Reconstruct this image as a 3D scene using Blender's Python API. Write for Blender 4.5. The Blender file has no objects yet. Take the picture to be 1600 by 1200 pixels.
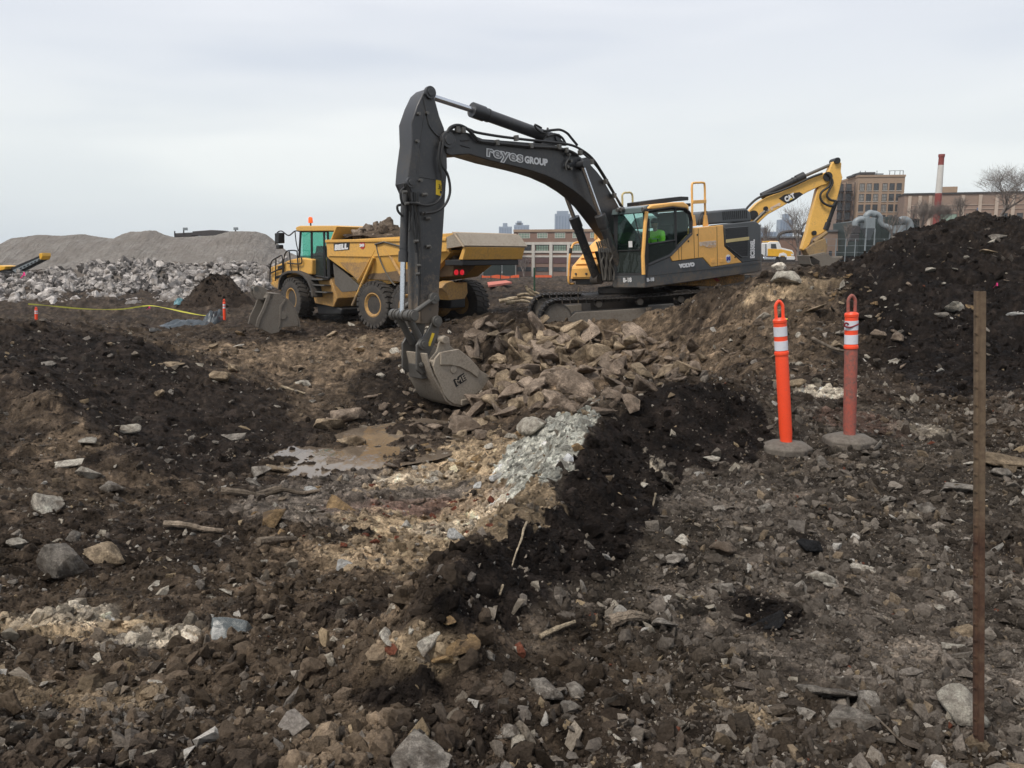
import bpy, math, random
import numpy as np
from mathutils import Vector, Matrix
rng = np.random.RandomState(7)
random.seed(7)
S = bpy.context.scene
COL = S.collection
R = math.radians
# ------------------------------------------------------------------ camera
FPX = 1270.0; PITCH = math.atan(202 / 1270.0); CAMZ = 1.55
cam_d = bpy.data.cameras.new('camera'); cam = bpy.data.objects.new('camera', cam_d); COL.objects.link(cam)
cam.location = (0, 0, CAMZ); cam.rotation_euler = (math.pi / 2 - PITCH, 0, 0)
cam_d.sensor_width = 36; cam_d.lens = FPX / 1600 * 36; cam_d.clip_start = 0.05; cam_d.clip_end = 9000
S.camera = cam
# ------------------------------------------------------------------ world, sun, exposure
S.view_settings.view_transform = 'Standard'; S.view_settings.look = 'None'
S.view_settings.exposure = 0.2; S.view_settings.gamma = 1; S.view_settings.use_curve_mapping = False
S.cycles.volume_bounces = 3
SUN_EL, SUN_AZ = R(56), R(222)
W = bpy.data.worlds.new('World'); S.world = W; W.use_nodes = True
nt = W.node_tree; nt.nodes.clear()
def N(nt, t, **k):
    n = nt.nodes.new(t)
    for a, v in k.items():
        if a.startswith('i_'):
            n.inputs[a[2:].replace('_', ' ')].default_value = v
        else: setattr(n, a, v)
    return n
def ramp(nt, stops, interp='LINEAR'):
    n = nt.nodes.new('ShaderNodeValToRGB'); n.color_ramp.interpolation = interp
    e = n.color_ramp.elements
    while len(e) > 1: e.remove(e[-1])
    e[0].position = stops[0][0]; e[0].color = tuple(stops[0][1]) + (1,)
    for p, c in stops[1:]:
        q = e.new(p); q.color = tuple(c) + (1,)
    return n
sky = N(nt, 'ShaderNodeTexSky', sky_type='NISHITA', sun_disc=False, sun_elevation=SUN_EL, sun_rotation=SUN_AZ, air_density=1.5, dust_density=3)
bg1 = N(nt, 'ShaderNodeBackground'); bg1.inputs[1].default_value = 0.08
nt.links.new(sky.outputs[0], bg1.inputs[0])
tc = N(nt, 'ShaderNodeTexCoord'); sx = N(nt, 'ShaderNodeSeparateXYZ')
nt.links.new(tc.outputs['Generated'], sx.inputs[0])
base = ramp(nt, [(0.0, (.72, .76, .76)), (.06, (.74, .785, .79)), (.15, (.80, .83, .84)), (.20, (.76, .79, .83)), (.30, (.70, .73, .80)), (.45, (.68, .71, .78)), (1, (.70, .73, .79))])
nt.links.new(sx.outputs[2], base.inputs[0])
mp = N(nt, 'ShaderNodeMapping'); mp.inputs['Scale'].default_value = (1.3, 1.3, 7.0)
nt.links.new(tc.outputs['Generated'], mp.inputs[0])
no = N(nt, 'ShaderNodeTexNoise'); no.inputs['Scale'].default_value = 1.4; no.inputs['Detail'].default_value = 3; no.inputs['Roughness'].default_value = .45
nt.links.new(mp.outputs[0], no.inputs[0])
cr = ramp(nt, [(.33, (.86, .885, .925)), (.5, (.98, .985, .99)), (.68, (1.09, 1.08, 1.06))], 'EASE')
nt.links.new(no.outputs[0], cr.inputs[0])
mx = N(nt, 'ShaderNodeMix', data_type='RGBA', blend_type='MULTIPLY'); mx.inputs[0].default_value = 1
nt.links.new(base.outputs[0], mx.inputs[6]); nt.links.new(cr.outputs[0], mx.inputs[7])
bg2 = N(nt, 'ShaderNodeBackground'); nt.links.new(mx.outputs[2], bg2.inputs[0]); bg2.inputs[1].default_value = 1.0
ms = N(nt, 'ShaderNodeMixShader'); ms.inputs[0].default_value = 0.94
nt.links.new(bg1.outputs[0], ms.inputs[1]); nt.links.new(bg2.outputs[0], ms.inputs[2])
wo = N(nt, 'ShaderNodeOutputWorld'); nt.links.new(ms.outputs[0], wo.inputs[0])
sl = bpy.data.lights.new('sun', 'SUN'); sl.energy = 2.7; sl.angle = R(16); sl.color = (1, .93, .84)
sun = bpy.data.objects.new('sun', sl); COL.objects.link(sun)
sun.rotation_euler = (math.pi / 2 - SUN_EL, 0, math.pi - SUN_AZ)
# ------------------------------------------------------------------ projection helpers
CP, SP = math.cos(PITCH), math.sin(PITCH)
CC = np.array([0, 0, CAMZ])
def ray(px, py):
    a = (px - 800) / FPX; b = -(py - 600) / FPX
    return np.array([a, CP + b * SP, -SP + b * CP])
def at(px, py, d):                       # point seen at (px,py) standing d metres out
    r = ray(px, py); return CC + r * (d / r[1])
def xat(px, d, z):
    return (px - 800) / FPX * (d * CP - (z - CAMZ) * SP)
# ------------------------------------------------------------------ numpy noise
_perm = np.random.RandomState(3).permutation(256); _perm = np.concatenate([_perm, _perm, _perm])
_rv = np.random.RandomState(5).rand(256, 3)
def _h(ix, iy): return _perm[(_perm[ix & 255] + (iy & 255))]
def vnoise(x, y):                        # perlin style gradient noise, about -1..1
    ix = np.floor(x).astype(int); iy = np.floor(y).astype(int); fx = x - ix; fy = y - iy
    u = fx * fx * fx * (fx * (fx * 6 - 15) + 10); v = fy * fy * fy * (fy * (fy * 6 - 15) + 10)
    def g(i, j):
        a = _h(ix + i, iy + j) * (2 * math.pi / 256); return np.cos(a) * (fx - i) + np.sin(a) * (fy - j)
    a = g(0, 0); b = g(1, 0); c = g(0, 1); d = g(1, 1)
    return 1.5 * ((a + (b - a) * u) * (1 - v) + (c + (d - c) * u) * v)
def fbm(x, y, o=4, gain=.5):
    s = 0; a = 1; t = 0
    for i in range(o):
        s = s + a * vnoise(x + 17.3 * i, y - 9.1 * i); t += a; a *= gain; x = x * 2.03; y = y * 2.03
    return s / t
def worley(x, y):                        # F1, F2 and a random value of the nearest cell
    ix = np.floor(x).astype(int); iy = np.floor(y).astype(int)
    f1 = np.full(x.shape, 9.); f2 = np.full(x.shape, 9.); rv = np.zeros(x.shape)
    for i in (-1, 0, 1):
        for j in (-1, 0, 1):
            h = _h(ix + i, iy + j); q = _rv[h]
            d = np.hypot(ix + i + q[..., 0] - x, iy + j + q[..., 1] - y)
            m = d < f1; f2 = np.where(m, f1, np.minimum(f2, d)); f1 = np.where(m, d, f1); rv = np.where(m, q[..., 2], rv)
    return f1, f2, rv
# ------------------------------------------------------------------ ground heights
cols = {
 -250: [(1200, 2.2), (1100, 2.9), (1000, 4), (900, 5.4), (800, 7.6), (700, 10.5), (620, 13), (545, 16), (515, 17.5), ('z', 23, -.7), ('z', 32, -1.2), ('z', 45, -1.15), ('z', 60, -.9), ('z', 75, -.5)],
 0: [(1200, 2.2), (1100, 2.9), (1000, 4), (900, 5.4), (800, 7.6), (720, 10), (640, 12.5), (590, 14), (545, 16), (515, 17.5), ('z', 23, -.7), ('z', 32, -1.2), ('z', 45, -1.15), ('z', 60, -.9), ('z', 75, -.5)],
 110: [(640, 12.9), (585, 15.2), (540, 17), (520, 17.8), ('z', 23, -.8)],
 200: [(1200, 2.2), (1100, 3), (1000, 4), (900, 5.6), (800, 8.2), (760, 10), (700, 12.3), (640, 14.2), (580, 16.2), (532, 18), ('z', 21, -.75), ('z', 25, -1.0), ('z', 32, -1.15), ('z', 45, -1.15), ('z', 60, -.9), ('z', 75, -.5)],
 400: [(1200, 2.2), (1100, 3), (1000, 4.1), (900, 5.8), (820, 8), (780, 9.8), (750, 11.5), (700, 13.6), (660, 15), (620, 16.8), (580, 19), (545, 22.5), (515, 27.5), ('z', 35, -1), ('z', 45, -1.05), ('z', 60, -.9), ('z', 75, -.4)],
 600: [(1200, 2.25), (1100, 2.95), (1000, 4.1), (900, 6), (830, 8.3), (780, 10.5), (740, 12.3), (700, 14), (670, 15.6), (640, 17), (600, 18.5), (560, 21), (520, 26), ('z', 35, -.9), ('z', 50, -.8)],
 700: [(1200, 2.2), (1100, 2.62), (1000, 3.1), (930, 5.3), (880, 7), (830, 8.8), (780, 10.8), (740, 12.3), (700, 13.8), (660, 15.8), (635, 17.2), (600, 18.2), (560, 19.8), (530, 21.5), (512, 24), ('z', 29, -.86), ('z', 36, -.7)],
 800: [(1200, 2.2), (1000, 3.05), (900, 3.75), ('z', 5.3, -.35), (770, 9.6), (740, 11.2), (700, 13), (670, 14.5), (640, 16), (600, 17.3), (560, 18.8), (530, 19.4), (508, 19.7), ('z', 20.8, -.4), ('z', 26, -.4), ('z', 36, -.5)],
 865: [(1200, 2.2), (1000, 3.05), (820, 4.6), ('z', 5.6, -.1), (750, 8.7), (700, 9.9), (655, 13.3), (620, 15.2)],
 900: [(1200, 2.2), (1000, 3.05), (900, 3.75), (820, 4.6), (755, 5.4), ('z', 6.6, -.05), ('z', 8.1, -.3), (690, 9.4), (660, 12.8), (630, 15), (590, 17), (550, 18.4), (508, 19.6), ('z', 20.5, -.35), ('z', 26, -.4), ('z', 36, -.5)],
 935: [(1200, 2.2), (700, 6.3), (650, 8.6), ('z', 10, -.7), (632, 14.5)],
 1000: [(1200, 2.2), (1000, 3.05), (900, 3.75), (800, 4.75), (720, 6), (640, 6.95), ('z', 8.8, -.2), ('z', 11, -.9), (612, 14.2), (600, 15.5), (560, 17.5), (502, 19.5), ('z', 20.7, -.3), ('z', 22, -.3), ('z', 36, -.4)],
 1100: [(1200, 2.2), (1000, 3.05), (900, 3.75), (800, 4.75), (718, 6.05), (655, 6.6), (602, 7.05), ('z', 8.2, .0), ('z', 10.5, -.4), (590, 12.5), (560, 14.5), (520, 16.5), (480, 18), (464, 18.6), ('z', 19.6, .3), ('z', 21, -.3), ('z', 26, -.3), ('z', 36, -.3)],
 1050: [(730, 5.9), (650, 6.55), (606, 7.0), ('z', 8.2, -.05)],
 1165: [(702, 6.3), (650, 6.75), (608, 7.15), ('z', 8.2, .0)],
 1200: [(1200, 2.2), (1000, 3.05), (900, 3.75), (800, 4.75), (700, 6.4), (640, 8.0), (610, 9.3), (590, 10.5), (560, 12), (520, 14), (480, 15.8), (442, 17), ('z', 19, .75), ('z', 21, -.1), ('z', 26, -.3), ('z', 36, -.2)],
 1300: [(1200, 2.2), (1000, 3.05), (900, 3.75), (800, 4.75), (700, 6.4), (620, 8.8), (590, 10.2), (560, 11.7), (520, 13.8), (480, 15.5), (440, 16.8), (427, 17.3), ('z', 20, .8), ('z', 26, .2), ('z', 36, 0)],
 1400: [(1200, 2.2), (1000, 3.05), (900, 3.75), (800, 4.75), (700, 6.4), (620, 8.8), (600, 9.5), (560, 11.5), (520, 13), (480, 14.5), (440, 16), (400, 18), (378, 19.5), ('z', 24, 1.1), ('z', 32, .3)],
 1500: [(1200, 2.2), (1000, 3.05), (900, 3.75), (800, 4.75), (700, 6.4), (620, 8.8), (560, 11.3), (500, 13.5), (440, 16), (400, 17.8), (360, 19.5), (350, 20.3), ('z', 26, 1.5), ('z', 36, .3)],
 1600: [(1200, 2.2), (1000, 3.05), (900, 3.75), (800, 4.75), (700, 6.4), (620, 8.8), (560, 11.3), (500, 13.5), (440, 16), (400, 17.8), (360, 19.5), (350, 20.3), ('z', 26, 1.5), ('z', 36, .3)],
 1850: [(1200, 2.2), (1000, 3.05), (800, 4.75), (700, 6.4), (620, 8.8), (560, 11.3), (500, 13.5), (440, 16), (370, 19.5), ('z', 26, 1.3), ('z', 36, .3)],
}
ctl = []
for px, L in cols.items():
    for e in L:
        if e[0] == 'z': d, z = e[1], e[2]; ctl.append((xat(px, d, z), d, z))
        else: p = at(px, e[0], e[1]); ctl.append(tuple(p))
    lo_ = 500 < px < 1050
    if px >= 700: ctl.append((xat(px, 60, -.5), 60, -.75 if lo_ else -.4))
    ctl.append((xat(px, 110, 0), 110, -1.7 if lo_ else (-.5 if px < 600 else .4))); ctl.append((xat(px, 230, 0), 230, -4.2 if lo_ else -1.))
for x in (-3, -1.5, 0, 1.5, 3): ctl.append((x, 1.0, .02)); 
ctl = np.array(ctl)
KX, KY = 4.2, 2.2
def par(x, y):
    y = np.maximum(y, .8); return np.stack([np.clip(x / y, -1.6, 1.6) * KX, np.log(y) * KY], -1)
cp_ = par(ctl[:, 0], ctl[:, 1])
def kern(r2): return np.sqrt(r2 + .03)
A = kern(((cp_[:, None] - cp_[None]) ** 2).sum(-1)); n_ = len(ctl)
M_ = np.zeros((n_ + 1, n_ + 1)); M_[:n_, :n_] = A; M_[:n_, n_] = 1; M_[n_, :n_] = 1
wts = np.linalg.solve(M_, np.append(ctl[:, 2], 0))
def rbf(x, y):
    x = np.asarray(x, float).ravel(); y = np.asarray(y, float).ravel(); out = np.empty(len(x))
    for i in range(0, len(x), 40000):
        q = par(x[i:i + 40000], y[i:i + 40000])
        acc = np.full(len(q), wts[-1])
        for k in range(n_): acc += wts[k] * np.sqrt((q[:, 0] - cp_[k, 0]) ** 2 + (q[:, 1] - cp_[k, 1]) ** 2 + .03)
        out[i:i + 40000] = acc
    return out
def segdist(x, y, pts):
    best = np.full(x.shape, 1e9); tt = np.zeros(x.shape); n = len(pts) - 1
    for i in range(n):
        a = pts[i]; b = pts[i + 1]; dx, dy = b[0] - a[0], b[1] - a[1]; l2 = dx * dx + dy * dy
        t = np.clip(((x - a[0]) * dx + (y - a[1]) * dy) / l2, 0, 1)
        d = np.hypot(x - a[0] - t * dx, y - a[1] - t * dy); m = d < best
        best = np.where(m, d, best); tt = np.where(m, (i + t) / n, tt)
    return best, tt
BERM = [(xat(p, d, 0.15), d) for p, d in ((655, 2.9), (735, 3.6), (800, 4.3), (868, 5.2), (905, 6.1), (950, 7.2), (1010, 8.2))]
LEDGE = [(xat(p, d, -.7), d) for p, d in ((-80, 13.2), (30, 12.8), (110, 12.0), (190, 11.2), (230, 10.4))]
def base_h(x, y):
    x = np.asarray(x, float).ravel(); y = np.asarray(y, float).ravel()
    z = rbf(x, y)
    wob = fbm(x * .9, y * .9, 3)
    d, t = segdist(x, y, BERM)
    z = z + (.24 + .14 * wob) * np.exp(-(d / .37) ** 2)
    d, t = segdist(x, y, LEDGE)
    z = z + (.30 + .15 * wob) * np.exp(-(d / .55) ** 2)
    return z
def fine_h(x, y):
    """lumps, clods and pebbly relief"""
    x = np.asarray(x, float).ravel(); y = np.asarray(y, float).ravel()
    flat = np.clip((x - (.2 + (y - 3) * .18)) / .8, 0, 1) * np.clip((10.5 - y) / 2.5, 0, 1)   # compacted ground on the right
    rough = 1 - .72 * flat
    wx = x + .25 * fbm(x * 1.7, y * 1.7, 2); wy = y + .25 * fbm(x * 1.7 + 40, y * 1.7, 2)
    far = np.clip(y / 14, .6, 3.2)
    f1, f2, rv = worley(wx * 1.25 + 7, wy * 1.25); z0_ = .17 * rough * np.clip(rv - .3, 0, 1) * np.clip(1 - f1 * 1.45, 0, 1) ** .7 * np.clip((y - 6) / 6, .35, 1.3)
    z = z0_ + .16 * far * .6 * fbm(wx * .8, wy * .8, 3) * rough
    rid = 1 - np.abs(fbm(wx * 1.9, wy * 1.9, 3)) * 2
    z += .075 * (rid - .5) * rough
    f1, f2, rv = worley(wx * 3.2, wy * 3.2)
    z += .11 * rough * np.clip(rv - .35, 0, 1) * np.clip(1 - f1 * 1.5, 0, 1) ** .6
    f1, f2, rv = worley(wx * 8 + 3, wy * 8)
    z += .036 * (.4 + .6 * rough) * rv * np.clip(1 - f1 * 1.5, 0, 1) ** .5
    near = np.clip((14 - y) / 6, 0, 1)
    f1, f2, rv = worley(wx * 21, wy * 21 + 8)
    z += .011 * near * rv * np.clip(1 - f1 * 1.5, 0, 1) ** .5
    mk = np.clip((x - 2.2) / 2, 0, 1) * np.clip((y - 10) / 2.5, 0, 1) * np.clip((24 - y) / 2, 0, 1)
    z += mk * (.22 * fbm(x * 1.1 + 4, y * 1.1, 4, .6) + .10 * (.5 - np.abs(fbm(x * 2.7, y * 2.7 + 9, 3, .6)) * 2))
    z += .012 * fbm(x * 14, y * 14, 3, .6) * (.5 + near)
    z -= .45 * np.exp(-(((x + 1.3) / .9) ** 2 + ((y - 17.3) / 1.0) ** 2))
    return z
WATER_Z = -1.775
def ground(x, y):
    z = base_h(x, y) + fine_h(x, y); return z
def hit(px, py, dmin=1.6, dmax=160, n=500):
    r = ray(px, py); ds = dmin * (dmax / dmin) ** (np.arange(n) / (n - 1.)); t = ds / r[1]
    X = r[0] * t; Z = CAMZ + r[2] * t; g = ground(X, ds); m = np.nonzero(g >= Z)[0]
    if not len(m): return np.array([X[-1], ds[-1], g[-1]])
    i = m[0]
    if i:
        a = Z[i - 1] - g[i - 1]; b = g[i] - Z[i]; k = a / max(a + b, 1e-6); d = ds[i - 1] + (ds[i] - ds[i - 1]) * k
    else: d = ds[0]
    x = r[0] * d / r[1]; return np.array([x, d, ground([x], [d])[0]])
# ------------------------------------------------------------------ colour zones of the ground, laid out on the ground itself
C_BLACK = (.015, .012, .0105); C_DARK = (.046, .036, .029); C_BROWN = (.098, .075, .054); C_CLAY = (.175, .132, .091)
C_TAN = (.40, .31, .205); C_LIME = (.66, .59, .48); C_GREEN = (.41, .415, .37); C_GREY = (.17, .147, .125); C_RED = (.20, .11, .085); C_FLAT = (.057, .048, .039)
zones = [  # px, py, rx, ry (pixels, turned into metres on the ground), colour, strength
 (1250, 950, 420, 260, C_FLAT, .9), (1450, 760, 260, 100, C_FLAT, .9), (1500, 1000, 300, 200, C_GREY, .25), (1150, 780, 160, 50, C_GREY, .3),
 (1330, 650, 120, 22, C_FLAT, .9), (300, 1080, 330, 120, C_BROWN, .8), (480, 900, 160, 60, C_BROWN, .85), (250, 930, 260, 60, C_BROWN, .4), (1350, 1050, 260, 140, C_GREY, .3), (420, 1120, 160, 70, C_BROWN, .5),
 (110, 980, 130, 22, C_TAN, .8), (240, 1000, 60, 14, C_LIME, .7), (90, 960, 60, 14, C_LIME, .5), (80, 1090, 120, 20, C_TAN, .4),
 (480, 640, 90, 60, C_BROWN, .8), (520, 560, 110, 38, C_CLAY, .75), (420, 555, 90, 25, C_CLAY, .8), (350, 600, 80, 30, C_BROWN, .6), (300, 545, 80, 12, C_CLAY, .5),
 (130, 690, 60, 40, C_CLAY, .6), (60, 640, 60, 30, C_BROWN, .7), (180, 740, 80, 30, C_BROWN, .6), (40, 760, 60, 40, C_BROWN, .6),
 (800, 600, 180, 60, C_BROWN, .9), (950, 560, 120, 50, C_CLAY, .6), (1150, 530, 90, 60, C_CLAY, .45), (1180, 480, 60, 40, C_CLAY, .5), (1260, 450, 90, 16, C_TAN, .55),
 (1330, 470, 70, 25, C_BROWN, .8), (1250, 520, 90, 40, C_BROWN, .5), (640, 760, 160, 26, C_GREY, .8), (560, 800, 180, 28, C_GREY, .9), (480, 770, 90, 20, C_GREY, .7),
 (700, 800, 110, 22, C_RED, .35), (600, 800, 90, 20, C_RED, .25), (740, 720, 60, 26, C_TAN, .85), (660, 830, 140, 18, C_TAN, .9), (720, 825, 90, 13, C_LIME, .8), (800, 775, 46, 14, C_LIME, .7),
 (640, 748, 46, 6, C_LIME, .9), (690, 745, 30, 6, C_LIME, .8), (540, 870, 120, 20, C_CLAY, .8), (600, 880, 90, 18, C_TAN, .45), (650, 1010, 70, 35, C_TAN, .6), (620, 950, 70, 40, C_CLAY, .5),
 (560, 1110, 70, 50, C_BROWN, .9), (520, 1180, 60, 50, C_CLAY, .6), (1190, 1120, 40, 16, C_TAN, .6), (1120, 1095, 30, 10, C_TAN, .4), (1050, 770, 60, 40, C_GREY, .3), (1030, 735, 20, 22, C_LIME, .45), (1010, 715, 14, 14, C_LIME, .4),
 (1285, 612, 40, 9, C_LIME, .8), (1440, 672, 40, 10, C_LIME, .35), (1350, 660, 70, 18, C_RED, .25),
 (150, 560, 110, 40, C_BLACK, .8), (230, 640, 140, 50, C_DARK, .9), (350, 690, 150, 45, C_BLACK, .6), (60, 880, 120, 40, C_BLACK, .4), (250, 870, 120, 30, C_BLACK, .4),
 (1450, 440, 110, 75, C_BLACK, .9), (1540, 540, 110, 70, C_BLACK, .85), (1400, 560, 100, 35, C_BLACK, .7), (1090, 650, 95, 48, C_BLACK, 1), (980, 690, 50, 40, C_BLACK, .95),
 (960, 770, 70, 50, C_BLACK, 1), (890, 840, 85, 50, C_BLACK, 1), (930, 820, 60, 60, C_BLACK, .95), (820, 850, 50, 40, C_BLACK, .9), (780, 900, 70, 36, C_BLACK, .95), (700, 950, 40, 26, C_BLACK, .85),
 (630, 1085, 60, 22, C_BLACK, .95), (590, 1070, 50, 22, C_BLACK, .7), (1200, 960, 60, 36, C_BLACK, .95), (1270, 850, 26, 15, C_BLACK, .8), (760, 1140, 22, 40, C_BLACK, .8), (830, 460, 120, 12, C_BLACK, .5),
 (60, 555, 60, 25, C_BLACK, .6), (550, 655, 60, 26, C_BLACK, .5), (690, 640, 70, 18, C_BLACK, .8), (1010, 1130, 90, 40, C_DARK, .5),  # the black zone below the bucket paints the hollow's shade
]
ZW = []
for (px, py, rx, ry, c, s) in zones:
    p = hit(px, py); a = hit(px, py - ry); b = hit(px, py + ry); cap = .55 if c is C_GREEN else (.8 if c is C_LIME else 2.5 + p[1] * .12)
    ryw = max(.06, min(abs(a[1] - b[1]) / 2, cap)); rxw = rx * np.linalg.norm(p - CC) / FPX
    if cap < 1 and abs(a[1] - b[1]) > 1.2: a = b = p
    ZW.append((p[0], (a[1] + b[1]) / 2 if abs(a[1] - b[1]) < 4 + p[1] * .2 else p[1], rxw, ryw, np.array(c), s))
def wpoly(P): return [tuple(hit(a, b)[:2]) for a, b in P]
POLYS = [(wpoly([(-60, 512), (120, 520), (250, 535), (330, 575), (420, 612), (500, 655), (500, 690), (400, 722), (320, 745), (240, 760), (190, 700), (110, 640), (40, 590), (-60, 570)]), (.024, .019, .016), .85, .3),
         (wpoly([(560, 585), (600, 560), (650, 555), (660, 640), (690, 655), (600, 668), (560, 640), (540, 610)]), (.02, .016, .013), .8, .15),  # pit wall painted near black, shade that makes the pit look deeper
         (wpoly([(1350, 425), (1400, 385), (1450, 368), (1500, 358), (1620, 352), (1640, 610), (1500, 622), (1420, 600), (1380, 540), (1330, 505), (1310, 460)])[4:] + wpoly([(1330, 440), (1375, 408)]) + [(xat(1375, 21, 1.), 21), (xat(1440, 24, 1.), 24), (xat(1680, 26, 1.), 26)], C_BLACK, .9, .2),
         (wpoly([(1005, 608), (1050, 603), (1100, 600), (1160, 612), (1195, 640), (1212, 685), (1170, 722), (1070, 735), (1030, 790), (1000, 850), (900, 905), (820, 965), (740, 985), (690, 965), (722, 905), (748, 865), (812, 822), (886, 780), (900, 715), (955, 658)]), C_BLACK, .97, .06),
         (wpoly([(1000, 704), (1010, 702), (1030, 728), (1042, 750), (1036, 758), (1014, 730)]), C_LIME, .4, .09),
         (wpoly([(700, 690), (770, 672), (835, 662), (800, 700), (780, 745), (880, 765), (872, 790), (800, 820), (735, 850), (640, 868), (520, 872), (560, 835), (640, 812), (700, 790), (735, 760), (660, 760), (560, 765), (640, 725)]), C_TAN, .55, .22),
         (wpoly([(938, 642), (890, 639), (850, 658), (818, 684), (786, 712), (772, 745), (800, 762), (850, 755), (884, 738), (905, 700), (928, 665)]), C_GREEN, 1.0, .07)]
def polymask(x, y, P):
    c = np.zeros(len(x), bool); n = len(P)
    for i in range(n):
        x1, y1 = P[i]; x2, y2 = P[(i + 1) % n]
        if y1 == y2: continue
        c ^= ((y1 > y) != (y2 > y)) & (x < (x2 - x1) * (y - y1) / (y2 - y1) + x1)
    return c
def soil_col(x, y):
    x = np.asarray(x, float).ravel(); y = np.asarray(y, float).ravel()
    n1 = fbm(x * 1.3 + 5, y * 1.3, 4, .6); n2 = fbm(x * 5, y * 5 + 11, 3, .6); n3 = fbm(x * .4, y * .4 + 3, 3)
    c = np.empty((len(x), 3)); k = np.clip(.5 + 1.1 * n3, 0, 1)[:, None]
    c[:] = np.array(C_DARK) * (1 - k) + np.array(C_BROWN) * .62 * k
    wx = .35 * n1; sc = np.clip(y / 8, .35, 1.5)
    for (zx, zy, rx, ry, col, s) in ZW:
        q = ((x - zx) / rx) ** 2 + ((y - zy) / ry) ** 2
        m = q < 4.5
        if not m.any(): continue
        f = np.clip((1.0 - np.sqrt(q[m]) + .55 * n1[m] + .35 * n2[m]) * 2.6 + .4, 0, 1) * s
        c[m] = c[m] * (1 - f[:, None]) + col * f[:, None]
    for P_, col, s, wv in POLYS:
        m = polymask(x + wv * 2.2 * n1 + wv * n2, y + wv * 3 * n1 - wv * 2 * n2, P_) & (s >= rng.rand(len(x)) * .55)
        c[m] = c[m] * (1 - s) + np.array(col) * s
    n5 = fbm(x * 13 + 2, y * 13, 3, .65); c *= np.exp(np.clip(1.25 * n2 + .55 * n1 + .9 * n5, -1.1, 1.0))[:, None]
    return np.clip(c, .006, .8)
# ------------------------------------------------------------------ materials
def newmat(name):
    m = bpy.data.materials.new(name); m.use_nodes = True; t = m.node_tree; t.nodes.clear()
    o = N(t, 'ShaderNodeOutputMaterial'); b = N(t, 'ShaderNodeBsdfPrincipled'); t.links.new(b.outputs[0], o.inputs[0])
    return m, t, b, o
def mixc(t, fac, a, b, mode='MIX'):
    m = N(t, 'ShaderNodeMix', data_type='RGBA', blend_type=mode)
    for s, v in ((0, fac), (6, a), (7, b)):
        if isinstance(v, (int, float)): m.inputs[s].default_value = v
        elif isinstance(v, tuple): m.inputs[s].default_value = v + (1,) if len(v) == 3 else v
        else: t.links.new(v, m.inputs[s])
    return m.outputs[2]
def noise(t, scale, detail=4, rough=.6, vec=None, kind='fac', dist=0):
    n = N(t, 'ShaderNodeTexNoise'); n.inputs['Scale'].default_value = scale; n.inputs['Detail'].default_value = detail
    n.inputs['Roughness'].default_value = rough; n.inputs['Distortion'].default_value = dist
    if vec is not None: t.links.new(vec, n.inputs[0])
    return n.outputs[0] if kind == 'fac' else n.outputs[1]
def rr(t, v, a, b, c=0, d=1):
    m = N(t, 'ShaderNodeMapRange'); t.links.new(v, m.inputs[0])
    for i, q in enumerate((a, b, c, d)): m.inputs[i + 1].default_value = q
    return m.outputs[0]
def bump(t, h, strength=.5, dist=.02, b=None, prev=None):
    n = N(t, 'ShaderNodeBump'); n.inputs['Strength'].default_value = strength; n.inputs['Distance'].default_value = dist
    t.links.new(h, n.inputs['Height'])
    if prev is not None: t.links.new(prev, n.inputs['Normal'])
    if b is not None: t.links.new(n.outputs[0], b.inputs['Normal'])
    return n.outputs[0]
def ocoord(t, out='Object'):
    return N(t, 'ShaderNodeTexCoord').outputs[out]
def m_soil():
    m, t, b, o = newmat('soil'); at_ = N(t, 'ShaderNodeAttribute', attribute_name='col'); v = ocoord(t)
    n1 = noise(t, 45, 6, .7, v); n2 = noise(t, 9, 5, .65, v); n3 = noise(t, 160, 3, .7, v)
    c = mixc(t, 1.0, at_.outputs[0], ramp_c(t, n1, [(.3, (.5, .48, .46)), (.5, (.95, .95, .95)), (.72, (1.7, 1.66, 1.6))]), 'MULTIPLY')
    c = mixc(t, 1.0, c, ramp_c(t, n2, [(.3, (.72, .7, .7)), (.7, (1.3, 1.28, 1.25))]), 'MULTIPLY')
    n4 = noise(t, 2.1, 8, .72, v); c = mixc(t, 1.0, c, ramp_c(t, n4, [(.34, (.55, .54, .53)), (.5, (.97, .97, .97)), (.66, (1.6, 1.56, 1.5))]), 'MULTIPLY')
    vo = N(t, 'ShaderNodeTexVoronoi'); vo.inputs['Scale'].default_value = 38; t.links.new(v, vo.inputs[0])
    sp = rr(t, vo.outputs['Distance'], .10, .17, 1, 0)
    sel = N(t, 'ShaderNodeSeparateColor'); t.links.new(vo.outputs['Color'], sel.inputs[0])
    s2 = rr(t, sel.outputs[0], .78, .86, 0, .7); mm = N(t, 'ShaderNodeMath', operation='MULTIPLY'); t.links.new(sp, mm.inputs[0]); t.links.new(s2, mm.inputs[1])
    lum = mixc(t, .35, (.30, .27, .23), at_.outputs[0])
    c = mixc(t, mm.outputs[0], c, lum)
    t.links.new(c, b.inputs['Base Color'])
    t.links.new(rr(t, n2, .3, .7, .62, .97), b.inputs['Roughness']); b.inputs['Specular IOR Level'].default_value = .07
    a = bump(t, n1, 1, .022); a = bump(t, n2, .9, .07, prev=a); a = bump(t, n4, .7, .16, prev=a); bump(t, n3, .7, .004, b, a)
    return m
def ramp_c(t, fac, stops, interp='LINEAR'):
    r = ramp(t, stops, interp); t.links.new(fac, r.inputs[0]); return r.outputs[0]
MAT = {}
MAT['soil'] = m_soil()
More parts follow.
